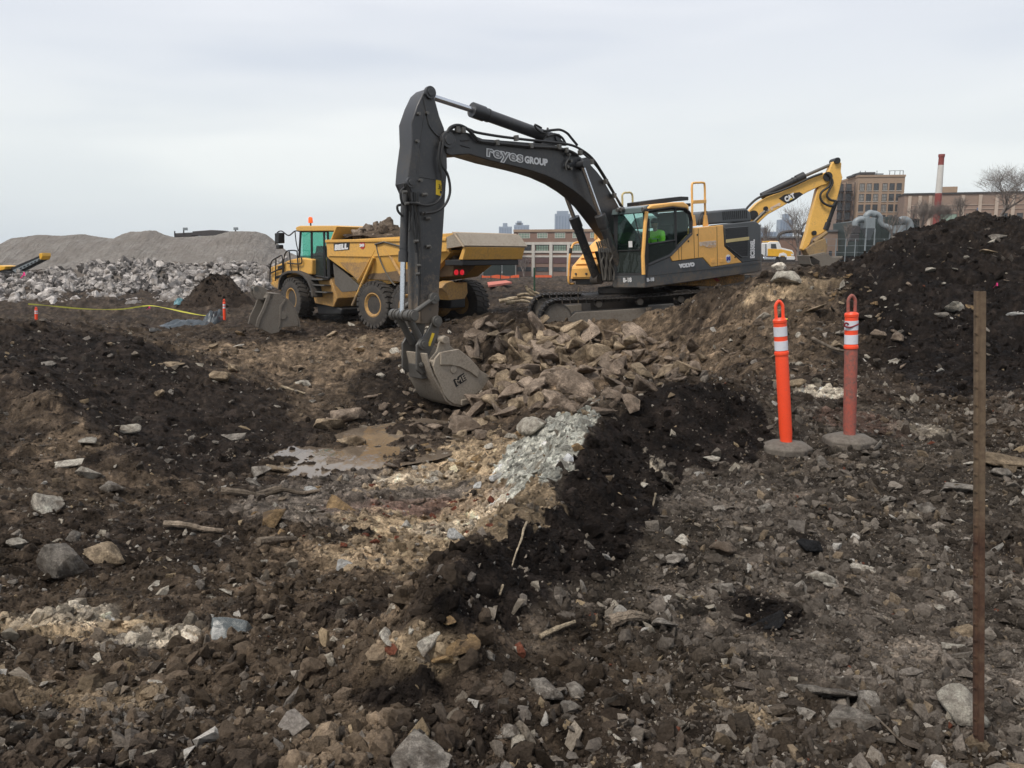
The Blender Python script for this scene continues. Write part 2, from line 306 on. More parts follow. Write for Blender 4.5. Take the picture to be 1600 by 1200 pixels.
def m_inst(name, var=.0):
    """clods and stones: the colour rides on each instance"""
    m, t, b, o = newmat(name); a_ = N(t, 'ShaderNodeAttribute', attribute_name='col', attribute_type='INSTANCER'); v = ocoord(t)
    n1 = noise(t, 3.2, 6, .72, v); n2 = noise(t, 14, 4, .7, v)
    c = mixc(t, 1.0, a_.outputs[0], ramp_c(t, n1, [(.32, (.6, .57, .54)), (.5, (1.05, 1.05, 1.05)), (.7, (1.5, 1.48, 1.45))]), 'MULTIPLY')
    t.links.new(c, b.inputs['Base Color']); b.inputs['Roughness'].default_value = .92; b.inputs['Specular IOR Level'].default_value = .08
    a = bump(t, n1, 1, .35); bump(t, n2, .9, .1, b, a)
    return m
MAT['inst'] = m_inst('clod')
def m_rock(name, col, dirt=(.06, .045, .034), dk=.45, scale=3.0):
    m, t, b, o = newmat(name); v = ocoord(t); oi = N(t, 'ShaderNodeObjectInfo')
    add = N(t, 'ShaderNodeVectorMath', operation='ADD'); t.links.new(v, add.inputs[0]); cx = N(t, 'ShaderNodeCombineXYZ')
    mu = N(t, 'ShaderNodeMath', operation='MULTIPLY'); t.links.new(oi.outputs['Random'], mu.inputs[0]); mu.inputs[1].default_value = 40
    for k in range(3): t.links.new(mu.outputs[0], cx.inputs[k])
    t.links.new(cx.outputs[0], add.inputs[1]); v = add.outputs[0]
    n1 = noise(t, scale, 7, .68, v); n2 = noise(t, scale * .5, 4, .6, v, dist=.6); n3 = noise(t, scale * 9, 4, .7, v)
    lo = tuple(x * .45 for x in col); hi = tuple(min(.88, x * 1.45) for x in col)
    c = ramp_c(t, n1, [(.36, lo), (.5, col), (.64, hi)])
    br = rr(t, oi.outputs['Random'], 0, 1, .72, 1.22); cb = N(t, 'ShaderNodeCombineColor')
    for k in range(3): t.links.new(br, cb.inputs[k])
    c = mixc(t, 1.0, c, cb.outputs[0], 'MULTIPLY')
    c = mixc(t, rr(t, n2, .62 - dk * .45, .72 - dk * .25, 0, .85), c, dirt)
    c = mixc(t, rr(t, n3, .45, .62, .0, .6), c, tuple(x * .38 for x in col)); c = mixc(t, rr(t, n3, .36, .30, .0, .4), c, hi)
    t.links.new(c, b.inputs['Base Color']); b.inputs['Roughness'].default_value = .88; b.inputs['Specular IOR Level'].default_value = .15
    a = bump(t, n1, 1, .12); bump(t, n3, .9, .03, b, a)
    return m
# ------------------------------------------------------------------ object helpers
def link(o, parent=None):
    COL.objects.link(o)
    if parent is not None: o.parent = parent
    return o
def tag(o, label=None, cat=None, group=None, kind=None):
    if label: o['label'] = label
    if cat: o['category'] = cat
    if group: o['group'] = group
    if kind: o['kind'] = kind
    return o
def empty(name, label=None, cat=None, group=None, M=None):
    o = bpy.data.objects.new(name, None); COL.objects.link(o); o.empty_display_size = .3
    if M is not None: o.matrix_world = M
    return tag(o, label, cat, group)
def np_mesh(name, V, F, smooth=True):
    me = bpy.data.meshes.new(name); V = np.asarray(V, np.float32); F = np.asarray(F, np.int32)
    me.vertices.add(len(V)); me.vertices.foreach_set('co', V.ravel()); k = F.shape[1]
    me.loops.add(F.size); me.loops.foreach_set('vertex_index', F.ravel())
    me.polygons.add(len(F)); me.polygons.foreach_set('loop_start', np.arange(len(F), dtype=np.int32) * k)
    me.polygons.foreach_set('loop_total', np.full(len(F), k, np.int32))
    me.polygons.foreach_set('use_smooth', np.full(len(F), smooth))
    me.update(calc_edges=True); return me
def setcol(me, C, dom='POINT', name='col'):
    a = me.color_attributes.new(name, 'FLOAT_COLOR', dom); q = np.ones((len(C), 4), np.float32); q[:, :3] = C
    a.data.foreach_set('color', q.ravel())
# ------------------------------------------------------------------ the ground sheet
NA, NR = 860, 700
angs = np.linspace(-1.0, 1.0, NA)              # x / y
rs = np.concatenate([np.linspace(.75, 1.9, 14)[:-1], 1.9 * (17. / 1.9) ** (np.arange(400) / 400.), 17. * (28. / 17.) ** (np.arange(110) / 110.), 28 * (260. / 28) ** (np.arange(177) / 176.)])
NR = len(rs)
GX = (angs[None, :] * (rs[:, None] + 1.3) * .96); GY = np.repeat(rs[:, None], NA, 1)
gz_ = ground(GX, GY)
P = np.stack([GX.ravel(), GY.ravel(), gz_], -1)
idx = np.arange(NA * NR).reshape(NR, NA)
F = np.stack([idx[:-1, :-1], idx[:-1, 1:], idx[1:, 1:], idx[1:, :-1]], -1).reshape(-1, 4)
me = np_mesh('ground', P, F); setcol(me, soil_col(P[:, 0], P[:, 1])); me.materials.append(MAT['soil'])
tag(link(bpy.data.objects.new('ground', me)), kind='structure')
# the plain beyond, out to the horizon
def far_plain():
    xs = np.concatenate([np.linspace(-6000, -300, 12), np.linspace(-260, 260, 14), np.linspace(300, 6000, 12)]); ys = np.concatenate([np.linspace(-300, 0, 4), [100, 180, 240, 256, 320, 500, 1000, 2500, 7000]])
    X, Y = np.meshgrid(xs, ys); Z = np.where(Y > 255, -5., -7.) + 0 * X
    V = np.stack([X.ravel(), Y.ravel(), Z.ravel()], -1); i = np.arange(X.size).reshape(X.shape)
    F = np.stack([i[:-1, :-1], i[:-1, 1:], i[1:, 1:], i[1:, :-1]], -1).reshape(-1, 4)
    me = np_mesh('terrain', V, F); setcol(me, np.full((len(V), 3), .06)); me.materials.append(MAT['soil']); tag(link(bpy.data.objects.new('terrain', me)), kind='structure')
far_plain()
# ------------------------------------------------------------------ stone shapes
import bmesh
def hull_rock(seed, sub=0, flat=1.0, n=13, box=.75, rough=.0):
    r = np.random.RandomState(seed); bm = bmesh.new()
    for i in range(n):
        p = r.uniform(-1, 1, 3); 
        if r.rand() > box: p /= max(np.linalg.norm(p), .3)
        bm.verts.new((p[0], p[1] * .8, p[2] * .62 * flat))
    bmesh.ops.convex_hull(bm, input=bm.verts)
    bmesh.ops.delete(bm, geom=[v for v in bm.verts if not v.link_faces], context='VERTS')
    if sub:
        bmesh.ops.bevel(bm, geom=list(bm.edges), offset=.07, segments=1, affect='EDGES', clamp_overlap=True)
        bmesh.ops.triangulate(bm, faces=bm.faces)
        for q_ in range(3):
            bmesh.ops.subdivide_edges(bm, edges=[e for e in bm.edges if e.calc_length() > (.5, .3, .2)[q_]], cuts=1, use_grid_fill=True)
            bmesh.ops.triangulate(bm, faces=bm.faces)
        co = np.array([v.co for v in bm.verts]); bm.normal_update()
        nn = fbm(co[:, 0] * 2.3 + seed, co[:, 1] * 2.3 + co[:, 2] * 1.7, 5, .62) * rough * 1.5 - np.clip(np.abs(fbm(co[:, 0] * 1.6 - seed, co[:, 2] * 2.6 + co[:, 1], 3)) - .22, -.2, 0) * -rough * 1.2
        for v, q in zip(bm.verts, nn): v.co += v.normal * q
    me = bpy.data.meshes.new('rock'); bm.normal_update(); bm.to_mesh(me); bm.free()
    for p in me.polygons: p.use_smooth = True
    me.set_sharp_from_angle(angle=R(28) if sub else R(20))
    return me
def clod_mesh(seed, sub=1, amp=.35):
    r = np.random.RandomState(seed); bm = bmesh.new(); bmesh.ops.create_icosphere(bm, subdivisions=sub, radius=1)
    co = np.array([v.co for v in bm.verts]); q_ = fbm(co[:, 0] * 1.9 + seed * 5, co[:, 1] * 1.9 + co[:, 2] * 2.3, 3, .7)
    for v, qq in zip(bm.verts, q_):
        k = 1 + amp * .6 * r.uniform(-1, 1) + .75 * qq; v.co = Vector((v.co.x * k, v.co.y * .85 * k, v.co.z * .7 * k))
    me = bpy.data.meshes.new('clod'); bm.to_mesh(me); bm.free()
    for p in me.polygons: p.use_smooth = True
    me.set_sharp_from_angle(angle=R(25))
    return me
protos = bpy.data.collections.new('clod_shapes')
NP_ = 0
for s in range(5):
    me = clod_mesh(s + 1, 2 if s < 3 else 1, .3 if s < 3 else .35); me.materials.append(MAT['inst']); protos.objects.link(bpy.data.objects.new('proto%02d' % NP_, me)); NP_ += 1
for s in range(7):
    me = hull_rock(s + 30, 0, .9 if s % 2 else .7, n=12 + s); me.materials.append(MAT['inst']); protos.objects.link(bpy.data.objects.new('proto%02d' % NP_, me)); NP_ += 1
def gn_group():
    g = bpy.data.node_groups.new('scatter', 'GeometryNodeTree')
    g.interface.new_socket('Geometry', in_out='INPUT', socket_type='NodeSocketGeometry'); g.interface.new_socket('Geometry', in_out='OUTPUT', socket_type='NodeSocketGeometry')
    gi = g.nodes.new('NodeGroupInput'); go = g.nodes.new('NodeGroupOutput'); io = g.nodes.new('GeometryNodeInstanceOnPoints')
    ci = g.nodes.new('GeometryNodeCollectionInfo'); ci.inputs['Collection'].default_value = protos; ci.inputs['Separate Children'].default_value = True; ci.inputs['Reset Children'].default_value = True
    def na(nm, ty):
        n = g.nodes.new('GeometryNodeInputNamedAttribute'); n.data_type = ty; n.inputs['Name'].default_value = nm; return n.outputs[0]
    g.links.new(gi.outputs[0], io.inputs['Points']); g.links.new(ci.outputs[0], io.inputs['Instance']); io.inputs['Pick Instance'].default_value = True
    g.links.new(na('idx', 'INT'), io.inputs['Instance Index']); g.links.new(na('rot', 'FLOAT_VECTOR'), io.inputs['Rotation']); g.links.new(na('scl', 'FLOAT_VECTOR'), io.inputs['Scale'])
    g.links.new(io.outputs[0], go.inputs[0]); return g
GN = gn_group()
def scatter(name, label, P, scl, idx, rot, colr):
    me = bpy.data.meshes.new(name); me.vertices.add(len(P)); me.vertices.foreach_set('co', np.asarray(P, np.float32).ravel())
    a = me.attributes.new('idx', 'INT', 'POINT'); a.data.foreach_set('value', np.asarray(idx, np.int32))
    a = me.attributes.new('rot', 'FLOAT_VECTOR', 'POINT'); a.data.foreach_set('vector', np.asarray(rot, np.float32).ravel())
    a = me.attributes.new('scl', 'FLOAT_VECTOR', 'POINT'); a.data.foreach_set('vector', np.asarray(scl, np.float32).ravel())
    setcol(me, colr)
    o = bpy.data.objects.new(name, me); link(o); m = o.modifiers.new('scatter', 'NODES'); m.node_group = GN
    return tag(o, label, name.replace('_', ' '), kind='stuff')
def rots(n, lim=3.14): return rng.uniform(-lim, lim, (n, 3))
# ------------------------------------------------------------------ building blocks for machines and houses
class MB:
    def __init__(s): s.bm = bmesh.new()
    def prism(s, pts, axis, a0, a1):
        def f(p, a): return {'v': (p[0], a, p[1]), 'u': (a, p[0], p[1]), 'w': (p[0], p[1], a)}[axis]
        A = [s.bm.verts.new(f(p, a0)) for p in pts]; B = [s.bm.verts.new(f(p, a1)) for p in pts]; n = len(pts)
        s.bm.faces.new(A); s.bm.faces.new(B[::-1])
        for i in range(n): s.bm.faces.new((A[i], B[i], B[(i + 1) % n], A[(i + 1) % n]))
        return s
    def box(s, lo, hi):
        return s.prism([(lo[0], lo[2]), (hi[0], lo[2]), (hi[0], hi[2]), (lo[0], hi[2])], 'v', lo[1], hi[1])
    def poly(s, pts): s.bm.faces.new([s.bm.verts.new(p) for p in pts]); return s
    def loft(s, rings, cap=True, closed=True):
        R_ = [[s.bm.verts.new(p) for p in r] for r in rings]; n = len(rings[0])
        for a, b in zip(R_[:-1], R_[1:]):
            for i in range(n if closed else n - 1): s.bm.faces.new((a[i], a[(i + 1) % n], b[(i + 1) % n], b[i]))
        if cap: s.bm.faces.new(R_[0][::-1]); s.bm.faces.new(R_[-1])
        return s
    def frame_(s, d):
        d = Vector(d).normalized(); a = Vector((0, 0, 1)) if abs(d.z) < .9 else Vector((1, 0, 0)); x = d.cross(a).normalized(); return x, d.cross(x)
    def cyl(s, p0, p1, r0, r1=None, n=16, cap=True):
        r1 = r0 if r1 is None else r1; p0 = Vector(p0); p1 = Vector(p1); x, y = s.frame_(p1 - p0)
        return s.loft([[p + (x * math.cos(t) + y * math.sin(t)) * r for t in [2 * math.pi * i / n for i in range(n)]] for p, r in ((p0, r0), (p1, r1))], cap)
    def tube(s, pts, r, n=8):
        pts = [Vector(p) for p in pts]; rings = []; x = None
        for i, p in enumerate(pts):
            d = (pts[min(i + 1, len(pts) - 1)] - pts[max(i - 1, 0)]).normalized()
            if x is None: x, y = s.frame_(d)
            else: x = (x - d * x.dot(d)).normalized(); y = d.cross(x)
            rr_ = r[i] if isinstance(r, (list, tuple)) else r
            rings.append([p + (x * math.cos(t) + y * math.sin(t)) * rr_ for t in [2 * math.pi * k / n for k in range(n)]])
        return s.loft(rings)
    def lathe(s, prof, c, axis, n=32, cap=True):
        c = Vector(c); ax = Vector(axis).normalized(); x, y = s.frame_(ax)
        return s.loft([[c + ax * h + (x * math.cos(t) + y * math.sin(t)) * max(r, .002) for t in [2 * math.pi * k / n for k in range(n)]] for r, h in prof], cap)
    def strip(s, pts, axis, a0, a1, th):
        """a bent plate following the polyline"""
        n = len(pts); off = []
        for i, p in enumerate(pts):
            a = pts[max(i - 1, 0)]; b = pts[min(i + 1, n - 1)]; dx, dy = b[0] - a[0], b[1] - a[1]; l = math.hypot(dx, dy); off.append((p[0] - dy / l * th, p[1] + dx / l * th))
        return s.prism(list(pts) + off[::-1], axis, a0, a1)
    def mesh(s, name, mat, sharp=32):
        bm = s.bm; bmesh.ops.recalc_face_normals(bm, faces=bm.faces); me = bpy.data.meshes.new(name); bm.to_mesh(me); bm.free()
        for p in me.polygons: p.use_smooth = True
        me.set_sharp_from_angle(angle=R(sharp)); me.materials.append(mat); return me
    def build(s, name, mat, parent=None, bevel=0, seg=2, label=None, sharp=32):
        o = bpy.data.objects.new(name, s.mesh(name, mat, sharp)); link(o, parent)
        if bevel:
            b = o.modifiers.new('bevel', 'BEVEL'); b.width = bevel; b.segments = seg; b.limit_method = 'ANGLE'; b.angle_limit = R(35); b.harden_normals = False
        if label: o['label'] = label
        return o
def smooth_path(P, k=6):
    P = [Vector(p) for p in P]; out = []
    for i in range(len(P) - 1):
        a = P[max(i - 1, 0)]; b = P[i]; c = P[i + 1]; d = P[min(i + 2, len(P) - 1)]
        for j in range(k):
            t = j / k; out.append(.5 * ((2 * b) + (c - a) * t + (2 * a - 5 * b + 4 * c - d) * t * t + (3 * b - a - 3 * c + d) * t ** 3))
    return out + [P[-1]]
class Frame:
    """a machine's own axes: u ahead, v to its left, w up"""
    def __init__(s, o, yaw, tilt=0, roll=0, left=True):
        # yaw: heading measured from picture-left (-x), turning towards the camera (-y)
        H = np.array([-math.cos(yaw), -math.sin(yaw), 0]); L = np.array([math.sin(yaw), -math.cos(yaw), 0]); Z = np.array([0, 0, 1.])
        H2 = H * math.cos(tilt) - Z * math.sin(tilt); Z2 = H * math.sin(tilt) + Z * math.cos(tilt)
        L3 = L * math.cos(roll) + Z2 * math.sin(roll); Z3 = -L * math.sin(roll) + Z2 * math.cos(roll)
        s.O = np.array(o, float); s.B = np.stack([H2, L3, Z3], 1)
        s.M = Matrix(((*s.B[0], s.O[0]), (*s.B[1], s.O[1]), (*s.B[2], s.O[2]), (0, 0, 0, 1)))
    def plane(s, px, py, k, val):
        c = s.B.T @ (CC - s.O); r = s.B.T @ ray(px, py); t = (val - c[k]) / r[k]; return c + r * t
    def on_v(s, px, py, v=0): p = s.plane(px, py, 1, v); return (p[0], p[2])
    def on_u(s, px, py, u=0): p = s.plane(px, py, 0, u); return (p[1], p[2])
    def on_w(s, px, py, w=0): p = s.plane(px, py, 2, w); return (p[0], p[1])
    def V(s, pts, v): return [s.on_v(x, y, v) for x, y in pts]
    def p3(s, px, py, v): p = s.plane(px, py, 1, v); return Vector(p)
    def world(s, p): return s.O + s.B @ np.array(p)
def m_paint(name, col, rough=.42, dirt=(.10, .078, .058), amt=.35, metal=0, scale=1.6, coat=0, fine=.5, mud=None):
    m, t, b, o = newmat(name); v = ocoord(t); n1 = noise(t, scale, 6, .7, v, dist=.4); n2 = noise(t, scale * 9, 5, .7, v); n3 = noise(t, scale * 40, 3, .6, v)
    c = mixc(t, 1.0, col, ramp_c(t, n1, [(.3, (.86, .86, .86)), (.7, (1.08, 1.08, 1.08))]), 'MULTIPLY')
    f = mixc(t, .5, n1, n2); sep = N(t, 'ShaderNodeSeparateColor'); t.links.new(f, sep.inputs[0])
    fac = rr(t, sep.outputs[0], .62 - amt * .35, .78 - amt * .2, 0, min(1, .35 + amt))
    c = mixc(t, fac, c, dirt)
    c = mixc(t, rr(t, n3, .55, .75, 0, fine * .4), c, tuple(x * .6 for x in dirt))
    if mud:   # mud splashed up from the ground
        sz = N(t, 'ShaderNodeSeparateXYZ'); t.links.new(v, sz.inputs[0]); hgt = rr(t, sz.outputs[2], mud[0], mud[1], .36, -.12); ad = N(t, 'ShaderNodeMath', operation='ADD'); t.links.new(hgt, ad.inputs[0]); t.links.new(sep.outputs[0], ad.inputs[1])
        mf = rr(t, ad.outputs[0], .58, .72, 0, .85); c = mixc(t, mf, c, (.155, .122, .09)); mx_ = N(t, 'ShaderNodeMath', operation='MAXIMUM'); t.links.new(fac, mx_.inputs[0]); t.links.new(mf, mx_.inputs[1]); fac = mx_.outputs[0]
    t.links.new(c, b.inputs['Base Color']); b.inputs['Metallic'].default_value = metal
    t.links.new(rr(t, fac, 0, 1, rough, .9), b.inputs['Roughness']); b.inputs['Coat Weight'].default_value = coat
    bump(t, n2, .12, .01, b); return m
MAT['dkgrey'] = m_paint('charcoal_paint', (.036, .037, .040), .38, (.11, .098, .082), .36, fine=.9, mud=(.6, 3.2))
MAT['dkgrey2'] = m_paint('grey_body_paint', (.066, .072, .076), .45, (.13, .11, .09), .34, fine=.8, mud=(.7, 1.9))
MAT['vyellow'] = m_paint('yellow_ochre_paint', (.86, .46, .12), .42, (.36, .24, .14), .26, fine=.7, mud=(.5, 1.8))
MAT['byellow'] = m_paint('dirty_yellow_paint', (.70, .39, .085), .5, (.27, .185, .11), .42, mud=(.5, 2.4))
MAT['byellow2'] = m_paint('muddy_yellow_paint', (.50, .28, .075), .65, (.17, .12, .08), .62)
MAT['cyellow'] = m_paint('loader_yellow_paint', (.78, .45, .10), .45, (.24, .16, .09), .3)
MAT['black'] = m_paint('black_steel', (.014, .014, .015), .5, (.07, .06, .05), .2)
MAT['track'] = m_paint('track_steel', (.028, .025, .023), .6, (.075, .06, .048), .5, .3, 3)
MAT['mud'] = m_paint('muddy_steel', (.17, .15, .125), .75, (.085, .066, .05), .5, 0, 2.5)
MAT['bucket'] = m_paint('clay_caked_steel', (.34, .295, .235), .78, (.15, .115, .085), .5, 0, 2.2)
MAT['steel'] = m_paint('worn_grey_steel', (.13, .125, .115), .45, (.08, .07, .06), .4, .5, 4)
MAT['chrome'] = m_paint('chrome_rod', (.62, .64, .68), .22, (.5, .5, .5), 0, 1, fine=0)
MAT['hose'] = m_paint('rubber_hose', (.018, .018, .018), .5, (.08, .075, .07), .2)
MAT['hosemud'] = m_paint('dusty_hose', (.10, .09, .075), .7, (.05, .045, .04), .3)
MAT['tyre'] = m_paint('tyre_rubber', (.035, .033, .031), .8, (.095, .078, .062), .55, 0, 2.5)
MAT['white'] = m_paint('white_paint', (.75, .75, .73), .45, (.4, .38, .34), .12)
MAT['label'] = m_paint('white_lettering', (.72, .72, .72), .5, (.4, .4, .4), .05)
MAT['lgrey2'] = m_paint('mid_grey_lettering', (.16, .16, .16), .5, (.2, .2, .2), .05)
MAT['labelgrey'] = m_paint('grey_lettering', (.36, .36, .36), .5, (.3, .3, .3), .05)
MAT['fade'] = m_paint('faded_lettering', (.66, .52, .40), .5, (.6, .45, .3), .1)
MAT['sticker'] = m_paint('yellow_sticker', (.72, .50, .03), .5, (.3, .25, .1), .1)
MAT['cream'] = m_paint('cream_bar', (.55, .44, .20), .5, (.3, .22, .13), .2)
MAT['vest'] = m_paint('hivis_cloth', (.42, .95, .07), .9, (.2, .5, .05), .1)
MAT['blueb'] = m_paint('blue_badge', (.03, .05, .35), .5, (.1, .1, .3), .05)
MAT['skin'] = m_paint('skin', (.22, .11, .07), .6, (.2, .1, .06), 0)
MAT['cloth'] = m_paint('dark_cloth', (.03, .028, .03), .9, (.06, .05, .05), .1)
MAT['seat'] = m_paint('seat_fabric', (.035, .033, .036), .8, (.06, .05, .05), .1)
MAT['redlight'] = None
def m_emit(name, col, e, base=(.3, .02, .02)):
    m, t, b, o = newmat(name); b.inputs['Base Color'].default_value = base + (1,); b.inputs['Emission Color'].default_value = col + (1,); b.inputs['Emission Strength'].default_value = e; b.inputs['Roughness'].default_value = .25; return m
MAT['redlight'] = m_emit('tail_light_glow', (1, .03, .05), .45)
def m_glass(name, tint=(.62, .78, .74), clear=.72, rough=.03):
    m, t, b, o = newmat(name); tr = N(t, 'ShaderNodeBsdfTransparent'); tr.inputs[0].default_value = tint + (1,)
    gl = N(t, 'ShaderNodeBsdfGlossy'); gl.inputs['Roughness'].default_value = rough; gl.inputs[0].default_value = (.9, .95, .95, 1)
    df = N(t, 'ShaderNodeBsdfDiffuse'); df.inputs[0].default_value = (.10, .12, .11, 1)
    fr = N(t, 'ShaderNodeLayerWeight'); fr.inputs[0].default_value = .5; pw = N(t, 'ShaderNodeMath', operation='POWER'); t.links.new(fr.outputs['Facing'], pw.inputs[0]); pw.inputs[1].default_value = 4
    m1 = N(t, 'ShaderNodeMixShader'); m1.inputs[0].default_value = 1 - clear; t.links.new(tr.outputs[0], m1.inputs[1]); t.links.new(df.outputs[0], m1.inputs[2])
    m2 = N(t, 'ShaderNodeMixShader'); t.links.new(rr(t, pw.outputs[0], 0, 1, .02, .45), m2.inputs[0]); t.links.new(m1.outputs[0], m2.inputs[1]); t.links.new(gl.outputs[0], m2.inputs[2])
    t.nodes.remove(b); t.links.new(m2.outputs[0], o.inputs[0]); return m
MAT['glass'] = m_glass('cab_glass', (.82, .93, .90), .985); MAT['glass2'] = m_glass('green_tinted_glass', (.60, .88, .80), .95)
MAT['wglass'] = m_paint('window_glass', (.05, .06, .065), .08, (.1, .1, .1), 0, fine=0)
def text_obj(name, body, mat, parent, M, size, offset=0.0, depth=.004, shear=0, spacing=1.0, label=None, sx_=1.0):
    cu = bpy.data.curves.new(name, 'FONT'); cu.body = body; cu.size = size; cu.offset = offset; cu.extrude = depth; cu.shear = shear; cu.space_character = spacing; cu.resolution_u = 3
    tmp = bpy.data.objects.new('tmp', cu); COL.objects.link(tmp); dg = bpy.context.evaluated_depsgraph_get(); me = bpy.data.meshes.new_from_object(tmp.evaluated_get(dg)); bpy.data.objects.remove(tmp)
    me.name = name; me.materials.clear(); me.materials.append(mat)
    if sx_ != 1: me.transform(Matrix.Diagonal((sx_, 1, 1, 1)))
    o = bpy.data.objects.new(name, me); link(o, parent); o.matrix_local = M
    if label: o['label'] = label
    return o
def text_on(fr, name, body, mat, parent, v, p0, p1, hpx, side=1, off=.012, **k):
    """letters on the plane v, from picture point p0 to p1 (baseline), hpx tall, facing side*v"""
    a = Vector((fr.on_v(*p0, v)[0], v + side * off, fr.on_v(*p0, v)[1])); b = Vector((fr.on_v(*p1, v)[0], v + side * off, fr.on_v(*p1, v)[1]))
    up_ = fr.on_v(p0[0], p0[1] - hpx, v); h = math.hypot(up_[0] - a.x, up_[1] - a.z)
    X = (b - a).normalized(); Z = Vector((0, side, 0)); Y = Z.cross(X)
    M = Matrix(((X.x, Y.x, Z.x, a.x), (X.y, Y.y, Z.y, a.y), (X.z, Y.z, Z.z, a.z), (0, 0, 0, 1)))
    o = text_obj(name, body, mat, parent, M, h * 1.38, **k)
    w = max(vv.co.x for vv in o.data.vertices); o.data.transform(Matrix.Diagonal(((b - a).length / w, 1, 1, 1))); return o
# ================================================================== the big excavator
def cylinder_(mb_body, mb_rod, a, b, c, rb, rrod, eye=None):
    """a: far end of the barrel, b: its gland, c: rod end"""
    a, b, c = map(Vector, (a, b, c)); d = (b - a).normalized()
    mb_body.cyl(a, b, rb, n=20); mb_body.cyl(b - d * rb * 2.2, b + d * .03, rb * 1.22, n=20); mb_body.cyl(b - d * rb * 3.2, b - d * rb * 2.9, rb * 1.12, n=20)
    mb_rod.cyl(b, c, rrod, n=16)
def clamp_run(mb, fr, pts, v, r, n=8): mb.tube(smooth_path([fr.p3(x, y, v) for x, y in pts]), r, n)
def build_excavator():
    fr = Frame((3.685, 22.17, -.312), R(39.63), R(4.31), R(1.36))
    E = empty('excavator', 'large yellow excavator with long charcoal boom and arm digging in the rocky pit', 'excavator', M=fr.M)
    g = MAT['dkgrey']; v0 = .25
    arm = [(671, 137), (678, 142), (680, 156), (687, 182), (694, 200), (698, 225), (699, 262), (697, 290), (694, 340), (690, 400), (687, 440), (685, 500), (676, 507), (658, 506), (657, 480), (656, 400), (655, 345), (651, 322), (643, 300), (637, 286), (639, 262), (644, 224), (643, 191), (652, 165), (661, 146)]
    A = MB().prism(fr.V(arm, v0), 'v', -v0, v0).build('arm', g, E, .02)
    rib = MB()
    rib.prism(fr.V([(657, 500), (656, 400), (655, 345), (660, 345), (661, 400), (662, 500)], v0), 'v', v0, v0 + .03); rib.build('arm_flange', g, E, .006)
    # weld seams and bracket blocks on the arm
    s = MB()
    for (a, b) in (((655, 276), (694, 283)), ((664, 170), (651, 270))):
        s.tube([fr.p3(*a, v0 + .004), fr.p3(*b, v0 + .004)], .008, 6)
    s.build('weld_seam', g, E)
    s = MB()
    s.tube(smooth_path([fr.p3(x, y, v0 + .01) for x, y in ((662, 153), (667, 178), (672, 198), (684, 212), (694, 214))]), .018, 6); s.build('arm_edge_seam', g, E)
    for (x, y) in ((664, 304), (669, 341), (670, 386), (651, 221), (656, 282), (653, 178), (666, 177)):
        p = fr.p3(x, y, v0); MB().cyl((p.x, p.y - .01, p.z), (p.x, p.y + .07, p.z), .035, n=12).build('arm_lug', MAT['steel'], E)
    MB().prism(fr.V([(681, 281), (693, 283), (691, 307), (681, 304)], v0), 'v', v0 + .002, v0 + .01).build('warning_sticker', MAT['sticker'], E)
    text_on(fr, 'sticker_print', '30', MAT['black'], E, v0, (683.5, 295), (690.5, 297), 8, off=.012); MB().prism(fr.V([(687, 298), (690, 298.5), (689.5, 303), (687, 302)], v0), 'v', v0 + .01, v0 + .014).build('sticker_arrow', MAT['black'], E)
    # pins
    def pin(x, y, v, r, l=.05, mat='steel', name='pin'):
        p = fr.p3(x, y, v); q = MB(); q.cyl((p.x, p.y - .02, p.z), (p.x, p.y + l, p.z), r, n=20); q.cyl((p.x, p.y + l, p.z), (p.x, p.y + l + .02, p.z), r * .6, n=16)
        q.build(name, MAT[mat], E, .006)
    pin(671, 145, v0, .13, .06, 'dkgrey'); pin(698, 219, v0 + .05, .17, .08, 'dkgrey'); pin(641, 285, v0, .11, .05, 'dkgrey'); pin(677, 466, v0, .10, .10); pin(681.6, 502, v0 + .09, .12, .06); pin(661, 538, v0 + .09, .115, .05); pin(658, 570, v0 + .05, .06)
    pin(707.5, 219.5, .3, .05, .04, 'steel')
    # boom
    vb = .29
    boom = [(694, 214), (697, 205), (705, 202), (716, 204), (733, 207.5), (745, 213), (755, 217), (800, 220.5), (849, 224.5), (868, 227), (885, 232), (899, 239), (910, 247), (922, 256), (933, 268), (943, 281), (952, 297), (962, 313), (971, 330), (988, 352), (1012, 385), (1030, 407), (1030, 425), (1018, 434), (1003, 428), (985, 402), (968, 380), (952, 360), (937, 340), (923, 322), (908, 307), (895, 297), (876, 285), (852, 274), (832, 267.5), (814, 262.5), (766, 251), (733, 241), (705, 243), (698, 240), (695, 228)]
    MB().prism(fr.V(boom, vb), 'v', -vb, vb).build('boom', g, E, .02)
    s = MB()
    s.tube([fr.p3(x, y, vb + .005) for x, y in ((720, 220), (733, 219))], .014, 6); s.tube([fr.p3(x, y, vb + .005) for x, y in ((720, 227), (734, 231))], .014, 6)
    s.build('boom_seam', g, E)
    pin(909, 257, vb, .15, .16, 'dkgrey', 'boom_cylinder_pin')
    s = MB()
    for (x, y) in ((886, 242), (889, 252), (884, 261), (889, 264)):
        p = fr.p3(x, y, vb); s.cyl((p.x, p.y, p.z), (p.x, p.y + .1, p.z), .035, n=10)
    s.tube(smooth_path([fr.p3(x, y, vb + .07) for x, y in ((885, 240), (889, 246), (884, 256), (885, 266))]), .02, 6)
    s.build('grease_block', MAT['steel'], E)
    # lettering on the boom
    o = text_on(fr, 'boom_lettering', 'reyes', MAT['label'], E, vb, (759.5, 243), (817, 253.5), 16, offset=.022, depth=.003, spacing=1.12)
    o2 = text_on(fr, 'boom_lettering_inner', 'reyes', MAT['lgrey2'], E, vb, (759.5, 243), (817, 253.5), 16, offset=.002, depth=.003, spacing=1.12, off=.018)
